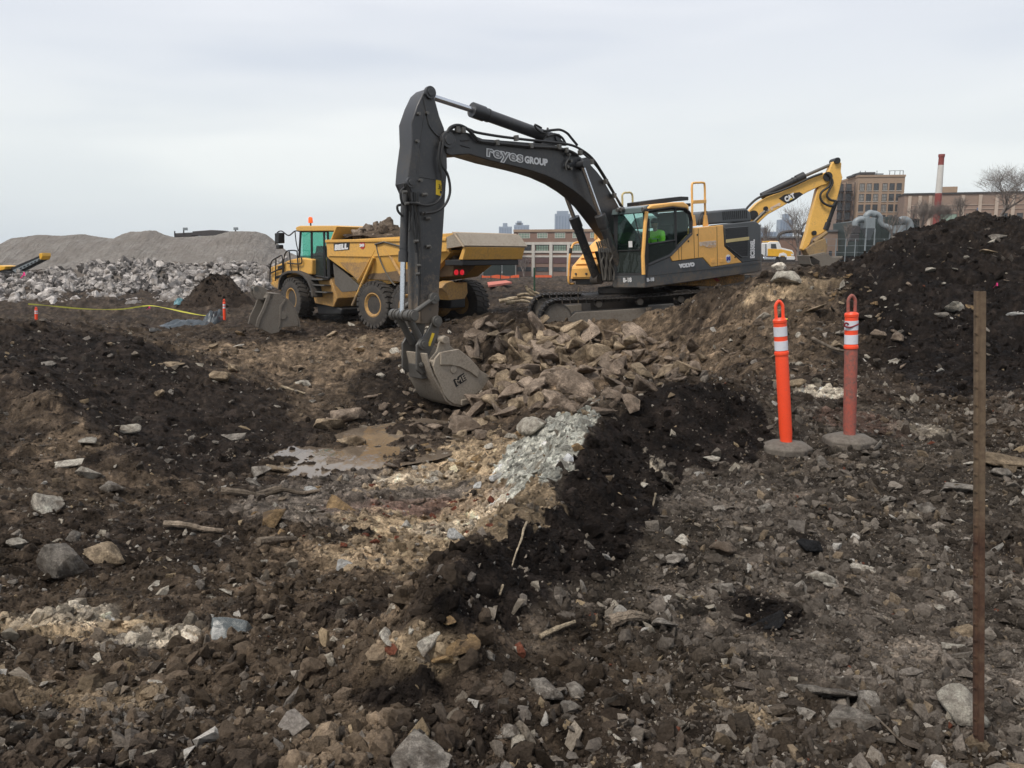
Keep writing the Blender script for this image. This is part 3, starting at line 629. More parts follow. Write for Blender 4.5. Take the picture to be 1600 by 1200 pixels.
    X1 = [q.co.x for q in o.data.vertices]; X2 = [q.co.x for q in o2.data.vertices]; k_ = (max(X1) - min(X1) - .055) / (max(X2) - min(X2)); o2.data.transform(Matrix.Translation((min(X1) + .028 - min(X2) * k_, 0, 0)) @ Matrix.Diagonal((k_, 1, 1, 1)))
    text_on(fr, 'boom_lettering_second', 'GROUP', MAT['label'], E, vb, (819, 254), (855, 259), 10.5, offset=.01)
    # cylinders
    B1, B2 = MB(), MB()
    cylinder_(B1, B2, fr.p3(861, 216, 0), fr.p3(739, 172, 0), fr.p3(677, 152, 0), .135, .065); B1.build('arm_cylinder', MAT['dkgrey'], E); B2.build('arm_cylinder_rod', MAT['chrome'], E)
    s = MB(); p = fr.p3(862, 217, 0)
    s.prism(fr.V([(846, 226), (850, 216), (858, 208), (866, 208), (876, 219), (884, 228)], .16), 'v', .14, .2); s.prism(fr.V([(846, 226), (850, 216), (858, 208), (866, 208), (876, 219), (884, 228)], .16), 'v', -.2, -.14)
    s.cyl((p.x, -.24, p.z), (p.x, .24, p.z), .09); s.build('boom_bracket', g, E, .005)
    B1, B2 = MB(), MB()
    bc = (fr.p3(633, 300, 0), fr.p3(630, 407, 0), fr.p3(628.5, 490, 0)); cylinder_(B1, B2, bc[0], bc[1], bc[2], .085, .06)
    B1.build('bucket_cylinder', MAT['dkgrey'], E); B2.build('bucket_cylinder_rod', MAT['chrome'], E)
    s = MB(); p = fr.p3(634, 289, 0); s.cyl((p.x, -.17, p.z), (p.x, .17, p.z), .1); s.prism(fr.V([(632, 296), (630, 286), (640, 280), (646, 284), (640, 298)], .1), 'v', -.1, .1); s.build('cylinder_mount', g, E, .006)
    for sgn in (1, -1):
        B1, B2 = MB(), MB(); v = .46
        a = fr.p3(909, 257, v); b = fr.p3(938, 338, v); d = (b - a).normalized(); foot = a + d * ((a.z - 1.35) / -d.z)
        for q in (a, b, foot): q.y = sgn * v
        cylinder_(B1, B2, foot, b, a, .115, .055); d = (a - foot).normalized()
        B1.cyl(foot - Vector((0, .13, 0)), foot + Vector((0, .13, 0)), .14)
        B1.build('boom_cylinder', MAT['dkgrey'], E); B2.build('boom_cylinder_rod', MAT['chrome'], E)
    p = fr.p3(909, 257, .46); MB().cyl((p.x, -.58, p.z), (p.x, .58, p.z), .085).build('boom_cross_pin', MAT['dkgrey'], E)
    # linkage
    s = MB(); c = fr.p3(640, 493, .24); s.cyl((c.x, -.45, c.z), (c.x, .45, c.z), .10, n=20)
    for k in range(6): s.cyl((c.x, -.42 + k * .155, c.z), (c.x, -.36 + k * .155, c.z), .125, n=20)
    s.build('linkage_bar', MAT['steel'], E, .006)
    for sgn in (1, -1):
        s = MB(); a = fr.p3(640, 493, .3); b = fr.p3(677, 466, .3); a.y = b.y = sgn * .31
        s.tube([a, b], .055, 10); s.cyl(a - Vector((0, .05, 0)), a + Vector((0, .05, 0)), .12); s.cyl(b - Vector((0, .05, 0)), b + Vector((0, .05, 0)), .12); s.build('arm_link', MAT['steel'], E, .005)
        s = MB(); a = fr.p3(640, 497, .22); b = fr.p3(661, 538, .22); a.y = b.y = sgn * .2; s.tube([a, b], .075, 10); s.build('bucket_link', MAT['steel'], E)
        cp2 = [(674.5, 501), (681, 495.5), (687, 503), (685, 518), (681, 532), (669, 556), (669, 579), (658, 586), (650, 578), (650, 539), (656, 529), (663, 524), (671, 510)]
        s = MB().prism(fr.V(cp2, .28), 'v', sgn * .28 - .03, sgn * .28 + .03); s.build('coupler_plate', MAT['steel'], E, .012)
    MB().prism(fr.V([(675, 520), (679, 521), (672, 541), (668, 540)], .31), 'v', .312, .316).build('coupler_mark', MAT['sticker'], E)
    c = fr.p3(658, 575, 0); MB().box((c.x - .16, -.27, c.z - .2), (c.x + .16, .27, c.z + .12)).build('coupler_block', MAT['steel'], E, .02)
    # bucket
    vq = .52; bm_ = MAT['bucket']
    side = [(686.5, 551), (700, 548), (714, 545.5), (724, 552), (735, 562), (746, 576), (762, 586), (777, 591), (773, 600), (764, 610), (752, 620), (736, 629), (719, 633), (708, 631), (699, 625), (692, 615), (688, 604), (684, 594), (679, 584), (676, 572), (679, 560)]
    shell = [(668, 552), (672, 570), (679, 588), (688, 605), (698, 624), (706, 630), (719, 633), (738, 628), (755, 616), (768, 605), (780, 591)]
    for sgn in (1, -1):
        MB().prism(fr.V(side, vq), 'v', sgn * vq - .03, sgn * vq + .03).build('bucket_side', bm_, E, .01)
        wear = [(686, 550), (714, 545), (731, 558.5), (747, 576), (744, 590), (732, 581), (716, 573), (701, 570), (686, 570)]
        MB().prism(fr.V(wear, vq), 'v', min(sgn * (vq + .03), sgn * (vq + .07)), max(sgn * (vq + .03), sgn * (vq + .07))).build('side_cutter', bm_, E, .012)
        ear = [(691, 523), (700, 527), (701, 540), (712, 548), (690, 575), (676, 592), (667, 578), (667, 566), (672, 558), (680, 549), (684, 535)]
        MB().prism(fr.V(ear, .33), 'v', sgn * .36 - .025, sgn * .36 + .025).build('bucket_ear', bm_, E, .01)
    MB().strip(fr.V(shell, vq), 'v', -vq, vq, .045).build('bucket_shell', bm_, E, .006)
    lipo = fr.V([(719, 633), (738, 628), (755, 616), (768, 605), (781, 590)], vq); MB().strip(lipo, 'v', vq + .03, vq + .075, -.12).build('wear_strip', bm_, E, .01)
    a, b = fr.on_v(768, 605, vq), fr.on_v(781, 590, vq)
    for k in range(5):
        v = -vq + .1 + k * (2 * vq - .2) / 4; dx, dz = (b[0] - a[0]) * .9, (b[1] - a[1]) * .9
        MB().loft([[(b[0] - dx * .3, v - .07, b[1] - dz * .3), (b[0] - dx * .3, v + .07, b[1] - dz * .3), (b[0] - dx * .3 + .07, v + .07, b[1] - dz * .3 + .07), (b[0] - dx * .3 + .07, v - .07, b[1] - dz * .3 + .07)],
                   [(b[0] + dx, v - .04, b[1] + dz), (b[0] + dx, v + .04, b[1] + dz), (b[0] + dx + .02, v + .04, b[1] + dz + .02), (b[0] + dx + .02, v - .04, b[1] + dz + .02)]]).build('bucket_tooth', MAT['steel'], E)
    for (x, y) in ((692.5, 531), (675.5, 568)):
        p = fr.p3(x, y, .4); MB().cyl((p.x, -.5, p.z), (p.x, .50, p.z), .085, n=18).build('bucket_pin', bm_, E, .012)
    p = fr.p3(707, 577, vq); MB().cyl((p.x, vq + .03, p.z), (p.x, vq + .055, p.z), .085, n=20).build('bucket_boss', bm_, E, .01)
    text_on(fr, 'bucket_logo', 'ME', MAT['black'], E, vq, (711, 603), (727, 592), 10.5, offset=.02, off=.034); text_on(fr, 'bucket_logo_face', 'ME', bm_, E, vq, (712, 602), (727.5, 591), 9, off=.04)
    p1, p2 = fr.p3(652, 600, vq - .1), fr.p3(668, 615, vq - .1)
    # hoses on the arm and boom
    H = MAT['hose']
    runs = [([(694, 216), (690, 240), (691, 258), (699, 272), (703, 290), (702, 306), (694, 322), (680, 331), (664, 333)], v0 + .12, .028), ([(688, 222), (685, 250), (690, 275), (692, 300), (684, 315), (668, 321), (650, 318), (640, 317)], v0 + .1, .026),
            ([(640, 317), (631, 319), (627, 313), (626, 300), (632, 293)], .15, .025), ([(629, 338), (622, 330), (621, 322), (626, 320)], .1, .026), ([(643, 300), (645, 330), (644, 350), (648, 372), (650, 395)], v0 + .02, .026), ([(647, 300), (648, 330), (651, 360), (653, 400), (655, 440), (654, 478)], v0 + .02, .022),
            ([(653, 300), (654, 330), (657, 365), (657, 400), (656, 430)], v0 + .06, .018), ([(640, 330), (641, 350), (639, 362)], .2, .02), ([(662, 155), (657, 168), (641, 195), (636, 240), (634, 270), (640, 285)], v0 - .35, .02)]
    for pts, v, r in runs: s = MB(); clamp_run(s, fr, pts, v, r); s.build('arm_hose', H, E)
    for (x, y) in ((662, 333), (652, 318), (663, 304), (668, 341), (650, 377), (654, 415), (669, 385), (652, 428), (636, 318), (632, 300)):
        p = fr.p3(x, y, v0 + .05); s = MB(); s.cyl((p.x - .05, p.y, p.z), (p.x + .05, p.y, p.z), .035, n=10); s.build('hose_fitting', MAT['steel'], E)
    runs = [([(699, 207), (703, 200), (712, 196), (722, 197), (733, 204), (743, 215), (752, 221), (790, 225), (830, 229), (866, 231), (890, 236), (903, 243)], vb + .07, .035), ([(702, 208), (708, 199), (720, 198), (735, 203), (745, 207), (780, 213), (820, 218), (850, 221), (885, 225), (905, 232), (925, 247), (941, 270), (954, 292), (965, 312), (975, 327)], vb + .04, .03),
            ([(846, 200), (836, 195), (840, 203), (852, 208), (856, 200)], .2, .025), ([(850, 205), (866, 203), (876, 203), (886, 208), (893, 216), (902, 227)], .2, .03), ([(855, 213), (868, 210), (878, 215), (884, 225)], .25, .028),
            ([(905, 233), (928, 252), (945, 278), (960, 303), (970, 322)], 0, .03), ([(907, 236), (930, 257), (947, 283), (962, 308)], .15, .026)]
    for pts, v, r in runs: s = MB(); clamp_run(s, fr, pts, v, r); s.build('boom_hose', H, E)
    for (x, y) in ((777, 222), (830, 227), (885, 234), (925, 252), (947, 283), (960, 305), (715, 202), (724, 203), (807, 215), (907, 238), (874, 229)):
        p = fr.p3(x, y, vb + .1); MB().box((p.x - .04, p.y - .06, p.z - .07), (p.x + .04, p.y + .04, p.z + .05)).build('hose_clamp', MAT['steel'], E, .006)
    for k in range(6):   # hoses that drop from the boom to the deck
        x0 = 936 + k * 3.4; s = MB(); jj = (0, 2.2, -1.6, 1.2, -.8, 2.6)[k]; clamp_run(s, fr, [(x0 - 4, 378 - k), (x0 - 1, 386), (x0 + 1 + jj, 397 + jj), (x0 + 3 - jj, 410), (x0 + 5 + jj * .5, 424), (x0 + 7 - jj * .4, 438)], .5 + .05 * jj, (.024, .02, .028, .022, .026, .02)[k], 8); s.build('deck_hose', MAT['hosemud'], E)
        p = fr.p3(x0, 391, .62); MB().cyl((p.x, p.y, p.z - .05), (p.x, p.y, p.z + .05), .032, n=10).build('hose_fitting', MAT['steel'], E)
    s = MB(); s.prism(fr.V([(941, 392), (960, 392), (967, 440), (955, 440)], 0), 'v', -.3, .1); s.build('boom_foot_guard', MAT['black'], E, .03)
    # ---------------- upper body
    V1 = 1.49; b2 = MAT['dkgrey2']
    s = MB().prism(fr.V([(1007, 430), (1188, 406), (1190, 418), (1184, 425), (1068, 442), (1007, 450)], V1), 'v', .42, V1 - .004); s.build('deck_frame', b2, E, .025)
    q = fr.V([(1007, 430), (1188, 406), (1190, 418), (1184, 425), (1068, 442), (1007, 450)], V1); MB().box((q[2][0], -1.45, q[2][1] + .05), (1.35, .415, q[2][1] + .22)).build('deck_frame', MAT['black'], E, .02)
    # right-hand tank with its sloping step side, rail and mirror
    tk = [(891, 436), (893, 417), (921, 384), (930, 375), (938, 369), (946, 369), (953, 378), (962, 400), (966, 436)]; vt = -1.42
    MB().prism(fr.V(tk, vt), 'v', vt, -.5).build('step_tank', MAT['vyellow'], E, .02)
    ut = fr.on_v(893, 417, vt)[0]; z1 = fr.on_v(893, 417, vt)[1]; z2 = fr.on_v(891, 436, vt)[1]
    MB().box((ut, vt + .1, z2 + .04), (ut + .1, -.56, z1 - .03)).build('front_step_box', MAT['vyellow'], E, .015)
    for vv in (-1.15, -.75): MB().cyl((ut + .1, vv, (z1 + z2) / 2 - .02), (ut + .13, vv, (z1 + z2) / 2 - .02), .03, n=10).build('step_bolt', MAT['steel'], E)
    for k in range(3):
        a = fr.on_v(897 + k * 8, 413 - k * 9.5, vt); MB().box((a[0] - .02, vt + .12, a[1]), (a[0] + .09, -.6, a[1] + .02)).build('step_tread', MAT['vyellow'], E, .004)
    MB().box((ut - .35, -1.3, z2 - .16), (ut + .0, -.6, z2 + .03)).build('step_support', MAT['black'], E, .02)
    MB().tube(smooth_path([fr.p3(x, y, vt) for x, y in ((897, 443), (889, 442), (888.5, 425), (890, 402), (893.5, 386), (899, 379.5), (917, 377.5))], 5), .028, 8).build('step_rail', MAT['vyellow'], E)
    MB().tube([fr.p3(x, y, vt) for x, y in ((892, 388), (891, 396))], .045, 8).build('rail_grip', MAT['black'], E)
    MB().tube([fr.p3(x, y, -1.0) for x, y in ((931, 374), (931, 366), (934, 350), (934, 344))], .05, 8).build('mirror_post', MAT['vyellow'], E)
    p = fr.p3(924, 347, -1.0); MB().lathe([(.02, -.03), (.10, -.025), (.11, 0), (.02, .03)], p, (.9, 0, .35), 20).build('round_mirror', MAT['labelgrey'], E)
    cb = [(1010, 414), (1046, 401.5), (1050, 409), (1097.5, 403), (1111, 418), (1160, 411), (1188, 407), (1188, 412), (1010, 432)]
    s = MB().prism(fr.V(cb, V1), 'v', V1 - .12, V1 + .004); s.build('lower_side_panel', b2, E, .008)
    yp = [(1080, 356.5), (1129.5, 351.5), (1131.5, 385), (1159, 410), (1111, 417), (1098, 402.3), (1050.5, 408), (1046.8, 400.5), (1079.5, 365)]
    MB().prism(fr.V(yp, V1), 'v', V1 - .12, V1 + .008).build('yellow_side_panel', MAT['vyellow'], E, .012)
    for a, b in (((1084, 358), (1085, 403)), ((1091, 357), (1091, 402)), ((1120, 354), (1121, 416)), ((1060, 386), (1061, 407)), ((1065, 382), (1065, 407))):
        s = MB(); s.tube([fr.p3(*a, V1 + .009), fr.p3(*b, V1 + .009)], .006, 6); s.build('panel_gap', MAT['black'], E)
    for x, y in ((1113, 408), (1127, 407)):
        MB().prism(fr.V([(x - 3, y - 3), (x + 3, y - 3.6), (x + 3, y + 2.4), (x - 3, y + 3)], V1), 'v', V1 + .008, V1 + .02).build('panel_latch', MAT['vyellow'], E, .004)
    for x, y in ((1075, 377), (1089, 367), (1148, 402)): p = fr.p3(x, y, V1); MB().cyl((p.x, p.y, p.z), (p.x, p.y + .02, p.z), .025, n=10).build('panel_lock', MAT['black'], E)
    rp = [(1131, 351), (1178, 345.5), (1183, 347), (1188, 352), (1189, 407), (1160, 410.5), (1133, 385.5)]
    MB().prism(fr.V(rp, V1), 'v', V1 - .5, V1 + .004).build('rear_side_panel', b2, E, .02)
    vent = [(1132.5, 357), (1168, 354), (1168, 400.5), (1158.5, 402), (1134, 383)]
    MB().prism(fr.V(vent, V1), 'v', V1 + .004, V1 + .022).build('vent_recess', MAT['black'], E)
    for k in range(9):
        y = 358.5 + k * 4.6; xr = 1167.5; xl = 1133.3 if y < 382 else 1134 + (y - 383) * 1.3
        if xl > xr - 3: continue
        a = fr.on_v(xl, y, V1); b = fr.on_v(xr, y - 2.6, V1); MB().prism([a, b, (b[0], b[1] - .03), (a[0], a[1] - .03)], 'v', V1 + .02, V1 + .034).build('vent_louver', MAT['black'], E)
    MB().prism(fr.V([(1132.5, 374.5), (1168.5, 370), (1168.5, 375), (1132.5, 379.5)], V1), 'v', V1 + .034, V1 + .046).build('cream_stripe', MAT['cream'], E, .003)
    s = MB(); s.tube([fr.p3(x, y, V1 + .02) for x, y in vent + vent[:1]], .016, 6); s.build('vent_frame', b2, E)
    # counterweight, rounded at the corners
    zc = fr.on_v(1188, 424, V1)[1]; zt = fr.on_v(1186, 351, V1)[1]; uu = fr.on_v(1186, 400, V1)[0]
    plan = [(uu + .02, -1.47)] + [(uu - .42 * math.sin(t), -1.05 - .42 * math.cos(t)) for t in [k * math.pi / 16 for k in range(9)]] + [(uu - .42 * math.cos(t), 1.05 + .43 * math.sin(t)) for t in [k * math.pi / 16 for k in range(9)]] + [(uu + .02, 1.485)]
    MB().prism(plan, 'w', zc, zt).build('counterweight', b2, E, .05, 3)
    # inner body so that nothing is hollow
    za = fr.on_v(1080, 357, V1)[1]
    MB().box((uu, -1.44, zc + .1), (-.45, V1 - .13, za - .03)).build('engine_bay', b2, E, .03)
    MB().box((-.45, -1.2, zc + .1), (.0, .38, zc + 1.3)).build('tool_box', MAT['black'], E, .03)
    # engine hood with slots
    hood = [(1092, 352), (1094, 343), (1100, 333), (1112, 330), (1140, 327), (1166, 325), (1173, 331), (1175, 346)]
    hz = [fr.on_v(x, y, 1.25) for x, y in hood]; MB().prism(hz, 'v', -1.2, 1.25).build('engine_hood', b2, E, .05, 3)
    for k in range(13):
        x = 1129 + k * 3.05; a = fr.on_v(x, 330.5 - k * .15, 1.25); b = fr.on_v(x + .6, 343.5 - k * .2, 1.25); MB().prism([a, (a[0] - .028, a[1]), (b[0] - .028, b[1]), b], 'v', 1.252, 1.262).build('hood_slot', MAT['black'], E)
    MB().prism(fr.V([(1080, 332), (1090, 331), (1093, 352), (1081, 354)], .6), 'v', -.6, .6).build('air_cleaner', MAT['steel'], E, .05)
    s = MB(); clamp_run(s, fr, [(1093, 352), (1092, 343), (1096, 334), (1104, 331)], 1.3, .03); s.build('hood_edge_pipe', MAT['steel'], E)
    # handrails
    def rail(x0, x1, yt, yb0, yb1, v, cross=None):
        s = MB(); s.tube(smooth_path([fr.p3(x, y, v) for x, y in ((x0, yb0), (x0, (yb0 + yt) / 2), (x0 - .2, yt + 4), (x0 + 3, yt + .4), ((x0 + x1) / 2, yt), (x1 - 3, yt), (x1, yt + 4), (x1 + .5, (yb1 + yt) / 2), (x1 + 1.2, yb1))], 5), .028, 8)
        s.build('handrail', MAT['cream' if v < 0 else 'vyellow'], E)
    rail(1081.5, 1101, 285.5, 352, 351, 1.35); rail(972.5, 988, 301, 330, 330, -1.3)
    MB().prism(fr.V([(1082, 313), (1103, 312), (1103, 317.5), (1082, 318.5)], 1.38), 'v', 1.34, 1.4).build('rail_crossbar', MAT['vyellow'], E, .005)
    for x in (1083, 1102): MB().prism(fr.V([(x - 1.5, 336), (x + 1.5, 336), (x + 3.8, 353), (x - 3, 354)], 1.35), 'v', 1.32, 1.38).build('rail_foot', MAT['vyellow'], E, .005)
    # belly under the deck
    MB().prism(fr.V([(1049, 444), (1117, 432), (1136, 430), (1164, 429), (1163, 440), (1140, 444), (1120, 447.5), (1085, 446.5)], .9), 'v', -.9, .9).build('belly_plate', MAT['vyellow'], E, .02)
    MB().prism(fr.V([(1113, 433.5), (1118, 433), (1124, 439), (1119, 440)], .9), 'v', .9, .92).build('red_reflector', MAT['redlight_dull'], E)
    text_on(fr, 'maker_lettering', 'VOLVO', MAT['label'], E, V1, (1061, 418.5), (1084.5, 415.5), 5.6, off=.016, offset=.012)
    text_on(fr, 'deck_lettering', 'B-18', MAT['label'], E, V1, (1010, 440), (1021.5, 438.8), 5.5, off=.012, offset=.006)
    p0, p1 = fr.p3(1177.6, 403.5, V1), fr.p3(1177.8, 374, V1); X = (p1 - p0).normalized(); Zd = Vector((0, 1, 0)); Y = Zd.cross(X); tx = Vector((p0.x, V1 + .02, p0.z))
    o = text_obj('model_lettering', 'EC350EL', MAT['label'], E, Matrix(((X.x, Y.x, Zd.x, tx.x), (X.y, Y.y, Zd.y, tx.y), (X.z, Y.z, Zd.z, tx.z), (0, 0, 0, 1))), .26, offset=.014); w = max(q.co.x for q in o.data.vertices); o.data.transform(Matrix.Diagonal(((p1 - p0).length / w, 1, 1, 1)))
    text_on(fr, 'side_lettering', 'reyes', MAT['fade'], E, V1, (1093, 383.5), (1118.5, 381), 7, off=.014, offset=.02); text_on(fr, 'side_lettering_second', 'GROUP', MAT['fade'], E, V1, (1105, 387.5), (1118.5, 386.2), 4.2, off=.014)
    p = fr.p3(1137.5, 404, V1); MB().cyl((p.x, V1 + .008, p.z), (p.x, V1 + .014, p.z), .11, n=24).build('round_badge', MAT['label'], E); q = MB().cyl((p.x, V1 + .014, p.z), (p.x, V1 + .016, p.z), .085, n=24).build('badge_ring', MAT['white'], E)
    text_on(fr, 'badge_letter', 'M', MAT['blueb'], E, V1, (1134.6, 406.8), (1140.2, 406.2), 5.4, off=.02, offset=.012)
    # ---------------- cab
    VC = 1.46; bk = MAT['black']; uf = fr.on_v(1009, 449, VC)[0]
    pl = lambda pts: fr.V(pts, VC)
    s = MB().prism(pl([(1008.5, 432), (1008.5, 449.5), (1020, 448), (1020, 430)]), 'v', .42, VC + .03); s.build('cab_base', b2, E, .02)
    a = fr.on_u(1001, 447, uf)
    yA = [fr.on_u(x, y, uf + .0) for x, y in ((963, 432), (1008.5, 430), (1008.5, 449.5), (963, 450))]
    MB().prism(yA, 'u', uf, uf + .065).build('front_bumper_plate', b2, E, .008)
    P0 = fr.on_u(977, 440.5, uf); P1 = fr.on_u(988.5, 440, uf); X = Vector((0, P1[0] - P0[0], P1[1] - P0[1])).normalized(); Zd = Vector((1, 0, 0)); Y = Zd.cross(X)
    text_obj('deck_lettering', 'B-18', MAT['label'], E, Matrix(((X.x, Y.x, Zd.x, uf + .075), (X.y, Y.y, Zd.y, P0[0]), (X.z, Y.z, Zd.z, P0[1]), (0, 0, 0, 1))), .15, offset=.005)
    v_r = .44; ft = fr.on_v(1012, 330, VC)[0]; zt = fr.on_v(1012, 327, VC)[1]; zb = fr.on_v(1009, 431, VC)[1]
    zroof = fr.on_v(1049, 317.5, VC)[1]; ub = fr.on_v(1079, 345, VC)[0]
    # frame bars of the cab, left and right side alike
    for v, sg in ((VC, 1), (v_r, -1)):
        s = MB()
        def bar(a, b, w0, w1=None):
            A0 = fr.on_v(*a, VC); B0 = fr.on_v(*b, VC); s.tube([(A0[0], v, A0[1]), (B0[0], v, B0[1])], w0 if w1 is None else [w0, w1], 4)
        outl = [(1010, 330), (1020, 328), (1049, 324), (1068, 326), (1077, 333), (1079.6, 345), (1079.2, 366), (1046.5, 399.5), (1010.5, 415)]
        for i in range(len(outl)): bar(outl[i], outl[(i + 1) % len(outl)], .06)
        bar((1055, 325), (1055.5, 391), .045); bar((1013, 382), (1055, 375.5), .03)
        bar((1010.5, 415), (1009, 432), .06)
        s.build('cab_frame', bk, E)
        MB().prism(fr.V([(1011, 383.5), (1055, 377), (1055, 391), (1046.5, 399), (1011, 414)], VC), 'v', v - .02, v + .02).build('lower_door_glass', MAT['glassdk'], E)
        MB().prism(fr.V([(1012, 331), (1054, 325.5), (1054.5, 375), (1012, 381)], VC), 'v', v - .006, v + .006).build('door_glass', MAT['glass'], E)
        MB().prism(fr.V([(1056.5, 326.5), (1068, 328), (1076, 334), (1078.5, 346), (1078, 365), (1057, 388)], VC), 'v', v - .006, v + .006).build('side_glass', MAT['glass'], E)
    MB().tube([fr.p3(1010.5, 331, VC + .06), fr.p3(1008, 350, VC + .06), fr.p3(1004.5, 400, VC + .06), fr.p3(1005.5, 429, VC + .06)], .045, 8).build('yellow_pillar', MAT['vyellow'], E)
    MB().tube([fr.p3(1014, 342, VC + .06), fr.p3(1014.5, 372, VC + .06)], .015, 6).build('grab_handle', bk, E)
    roof = [(1010.5, 327), (1012, 323), (1017, 320.3), (1048, 316.3), (1066, 315.6), (1074, 321), (1075, 329), (1070, 325.4), (1049, 322.8), (1020, 327)]
    MB().prism(fr.V(roof, VC), 'v', v_r, VC + .05).build('cab_roof', MAT['vyellow'], E, .03, 3)
    vis = [fr.on_v(x, y, VC) for x, y in ((1012, 331), (1011, 323), (1017, 320.5))]
    s = MB(); z0 = vis[0][1]; s.prism([(ft + .05, z0 - .02), (ft + .22, z0 - .02), (ft + .16, z0 + .12), (ft - .1, z0 + .17)], 'v', v_r, VC).build('cab_visor', MAT['greyteal'], E, .03)
    # front window, wiper and frame
    fw = lambda x, y: (uf + (ft - uf) * np.clip((fr.on_u(x, y, uf)[1] - zb) / (zt - zb), 0, 1), *fr.on_u(x, y, uf))
    FWt, FWm, FWb = zt - .03, zb + .62, zb + .08
    def fq(z): k = (z - zb) / (zt - zb); return uf + (ft - uf) * k
    MB().loft([[(fq(z) , v_r + .05, z), (fq(z), VC - .05, z), (fq(z) - .012, VC - .05, z), (fq(z) - .012, v_r + .05, z)] for z in (FWm, FWt)]).build('windscreen', MAT['glass'], E)
    MB().loft([[(fq(z), v_r + .05, z), (fq(z), VC - .05, z), (fq(z) - .012, VC - .05, z), (fq(z) - .012, v_r + .05, z)] for z in (FWb, FWm - .02)]).build('lower_windscreen', MAT['glassdk'], E)
    s = MB()
    for v in (v_r + .02, VC - .02): s.tube([(fq(zb) + .01, v, zb - .02), (fq(FWt) + .01, v, FWt + .05)], .055, 4)
    for z in (zb + .02, zt): s.tube([(fq(z) + .01, v_r, z), (fq(z) + .01, VC, z)], .055, 4)
    s.tube([(fq(FWm) + .005, v_r, FWm), (fq(FWm) + .005, VC, FWm)], .018, 4); s.build('windscreen_frame', bk, E)
    s = MB(); s.tube([(fq(zb + .75) + .04, VC - .12, zb + .75), (fq(zb + 1.25) + .04, VC - .32, zb + 1.3), (fq(zt) + .04, VC - .42, zt - .06)], .014, 6); s.build('wiper', bk, E)
    s = MB(); z = zb + .70; s.box((fq(z) + .006, VC - .56, z), (fq(z) + .012, VC - .44, z + .15)); s.build('window_sticker', MAT['label'], E)
    MB().box((ub, v_r + .05, zb + .75), (ub + .06, VC - .08, zt - .1)).build('rear_window_frame', bk, E)
    MB().box((ub - .02, v_r, zb - .05), (uf - .02, VC - .05, zb + .06)).build('cab_floor', bk, E)
    MB().prism([(ub - .02, zb), (ub + .1, zb), (ub + .1, zb + .9), (ub - .02, zb + .9)], 'v', v_r, VC - .02).build('cab_rear_wall', bk, E)
    # seat, console
    s = MB(); s.box((.35, .72, zb + .35), (.9, 1.22, zb + .5)); s.prism([(.28, zb + .4), (.42, zb + .45), (.30, zb + 1.2), (.18, zb + 1.15)], 'v', .74, 1.2); s.build('operator_seat', MAT['seat'], E, .04)
    s = MB(); s.box((.4, .55, zb + .3), (.95, .68, zb + .66)); s.box((.4, 1.26, zb + .3), (.95, 1.38, zb + .66)); s.tube([(.92, 1.3, zb + .66), (.95, 1.3, zb + .85)], .02, 6); s.tube([(.92, .62, zb + .66), (.95, .62, zb + .85)], .02, 6); s.build('console', bk, E, .02)
    # roof guard, mirrors, lamps
    gz = fr.on_v(1040, 312, 1.0)
    MB().prism(fr.V([(998, 315.5), (1030, 311), (1063, 307), (1075, 307.5), (1075, 313), (1060, 314), (1030, 318.5), (998, 322)], .7), 'v', .3, .72).build('roof_guard', MAT['black'], E, .01)
    MB().prism(fr.V([(1074, 317.5), (1078.5, 317.5), (1078.5, 322.5), (1074, 322.5)], 1.2), 'v', 1.1, 1.22).build('work_lamp', bk, E, .01)
    for x, y in ((966, 328), (972, 327), (1006, 327)): p = fr.on_u(x, y, ft + .25); MB().cyl((ft + .2, p[0], p[1]), (ft + .3, p[0], p[1]), .055, n=14).build('roof_lamp', MAT['steel'], E, .01)
    # ---------------- undercarriage, turned square to the picture
    fu = Frame((3.12, 22.05, -.40), R(4), R(3.2), 0); relM = fr.M.inverted() @ fu.M
    U = bpy.data.objects.new('undercarriage', None); link(U, E); U.matrix_local = relM
    U2 = MB().box((-1.1, -.8, .45), (1.1, .8, .95)); U2.cyl((0, 0, .95), (0, 0, 1.12), .75, n=40)
    U2.build('centre_frame', MAT['track'], U, .03)
    Lh, rad = 2.05, .44
    def tpath(t):
        """centre line of the track, t in 0..1"""
        per = 4 * Lh + 2 * math.pi * rad; s_ = t * per
        if s_ < 2 * Lh: return (-Lh + s_, rad * 2 + .06 - .05 * math.sin(s_ / (2 * Lh) * math.pi), 0)
        s_ -= 2 * Lh
        if s_ < math.pi * rad: a = s_ / rad; return (Lh + rad * math.sin(a), .06 + rad + rad * math.cos(a), a)
        s_ -= math.pi * rad
        if s_ < 2 * Lh: return (Lh - s_, .06, math.pi)
        s_ -= 2 * Lh; a = s_ / rad; return (-Lh - rad * math.sin(a), .06 + rad - rad * math.cos(a), math.pi + a)
    shoe = MB(); shoe.box((-.098, -.3, 0), (.098, .3, .022)); shoe.box((-.085, -.3, .022), (-.065, .3, .055)); shoe.box((.02, -.3, .022), (.04, .3, .05)); sm = shoe.mesh('track_shoe', MAT['track'])
    lk = MB(); lk.box((-.08, -.09, -.09), (.08, -.05, .0)); lk.box((-.08, .05, -.09), (.08, .09, 0)); lk.cyl((0, -.1, -.05), (0, .1, -.05), .025, n=8); lm = lk.mesh('track_link', MAT['track'])
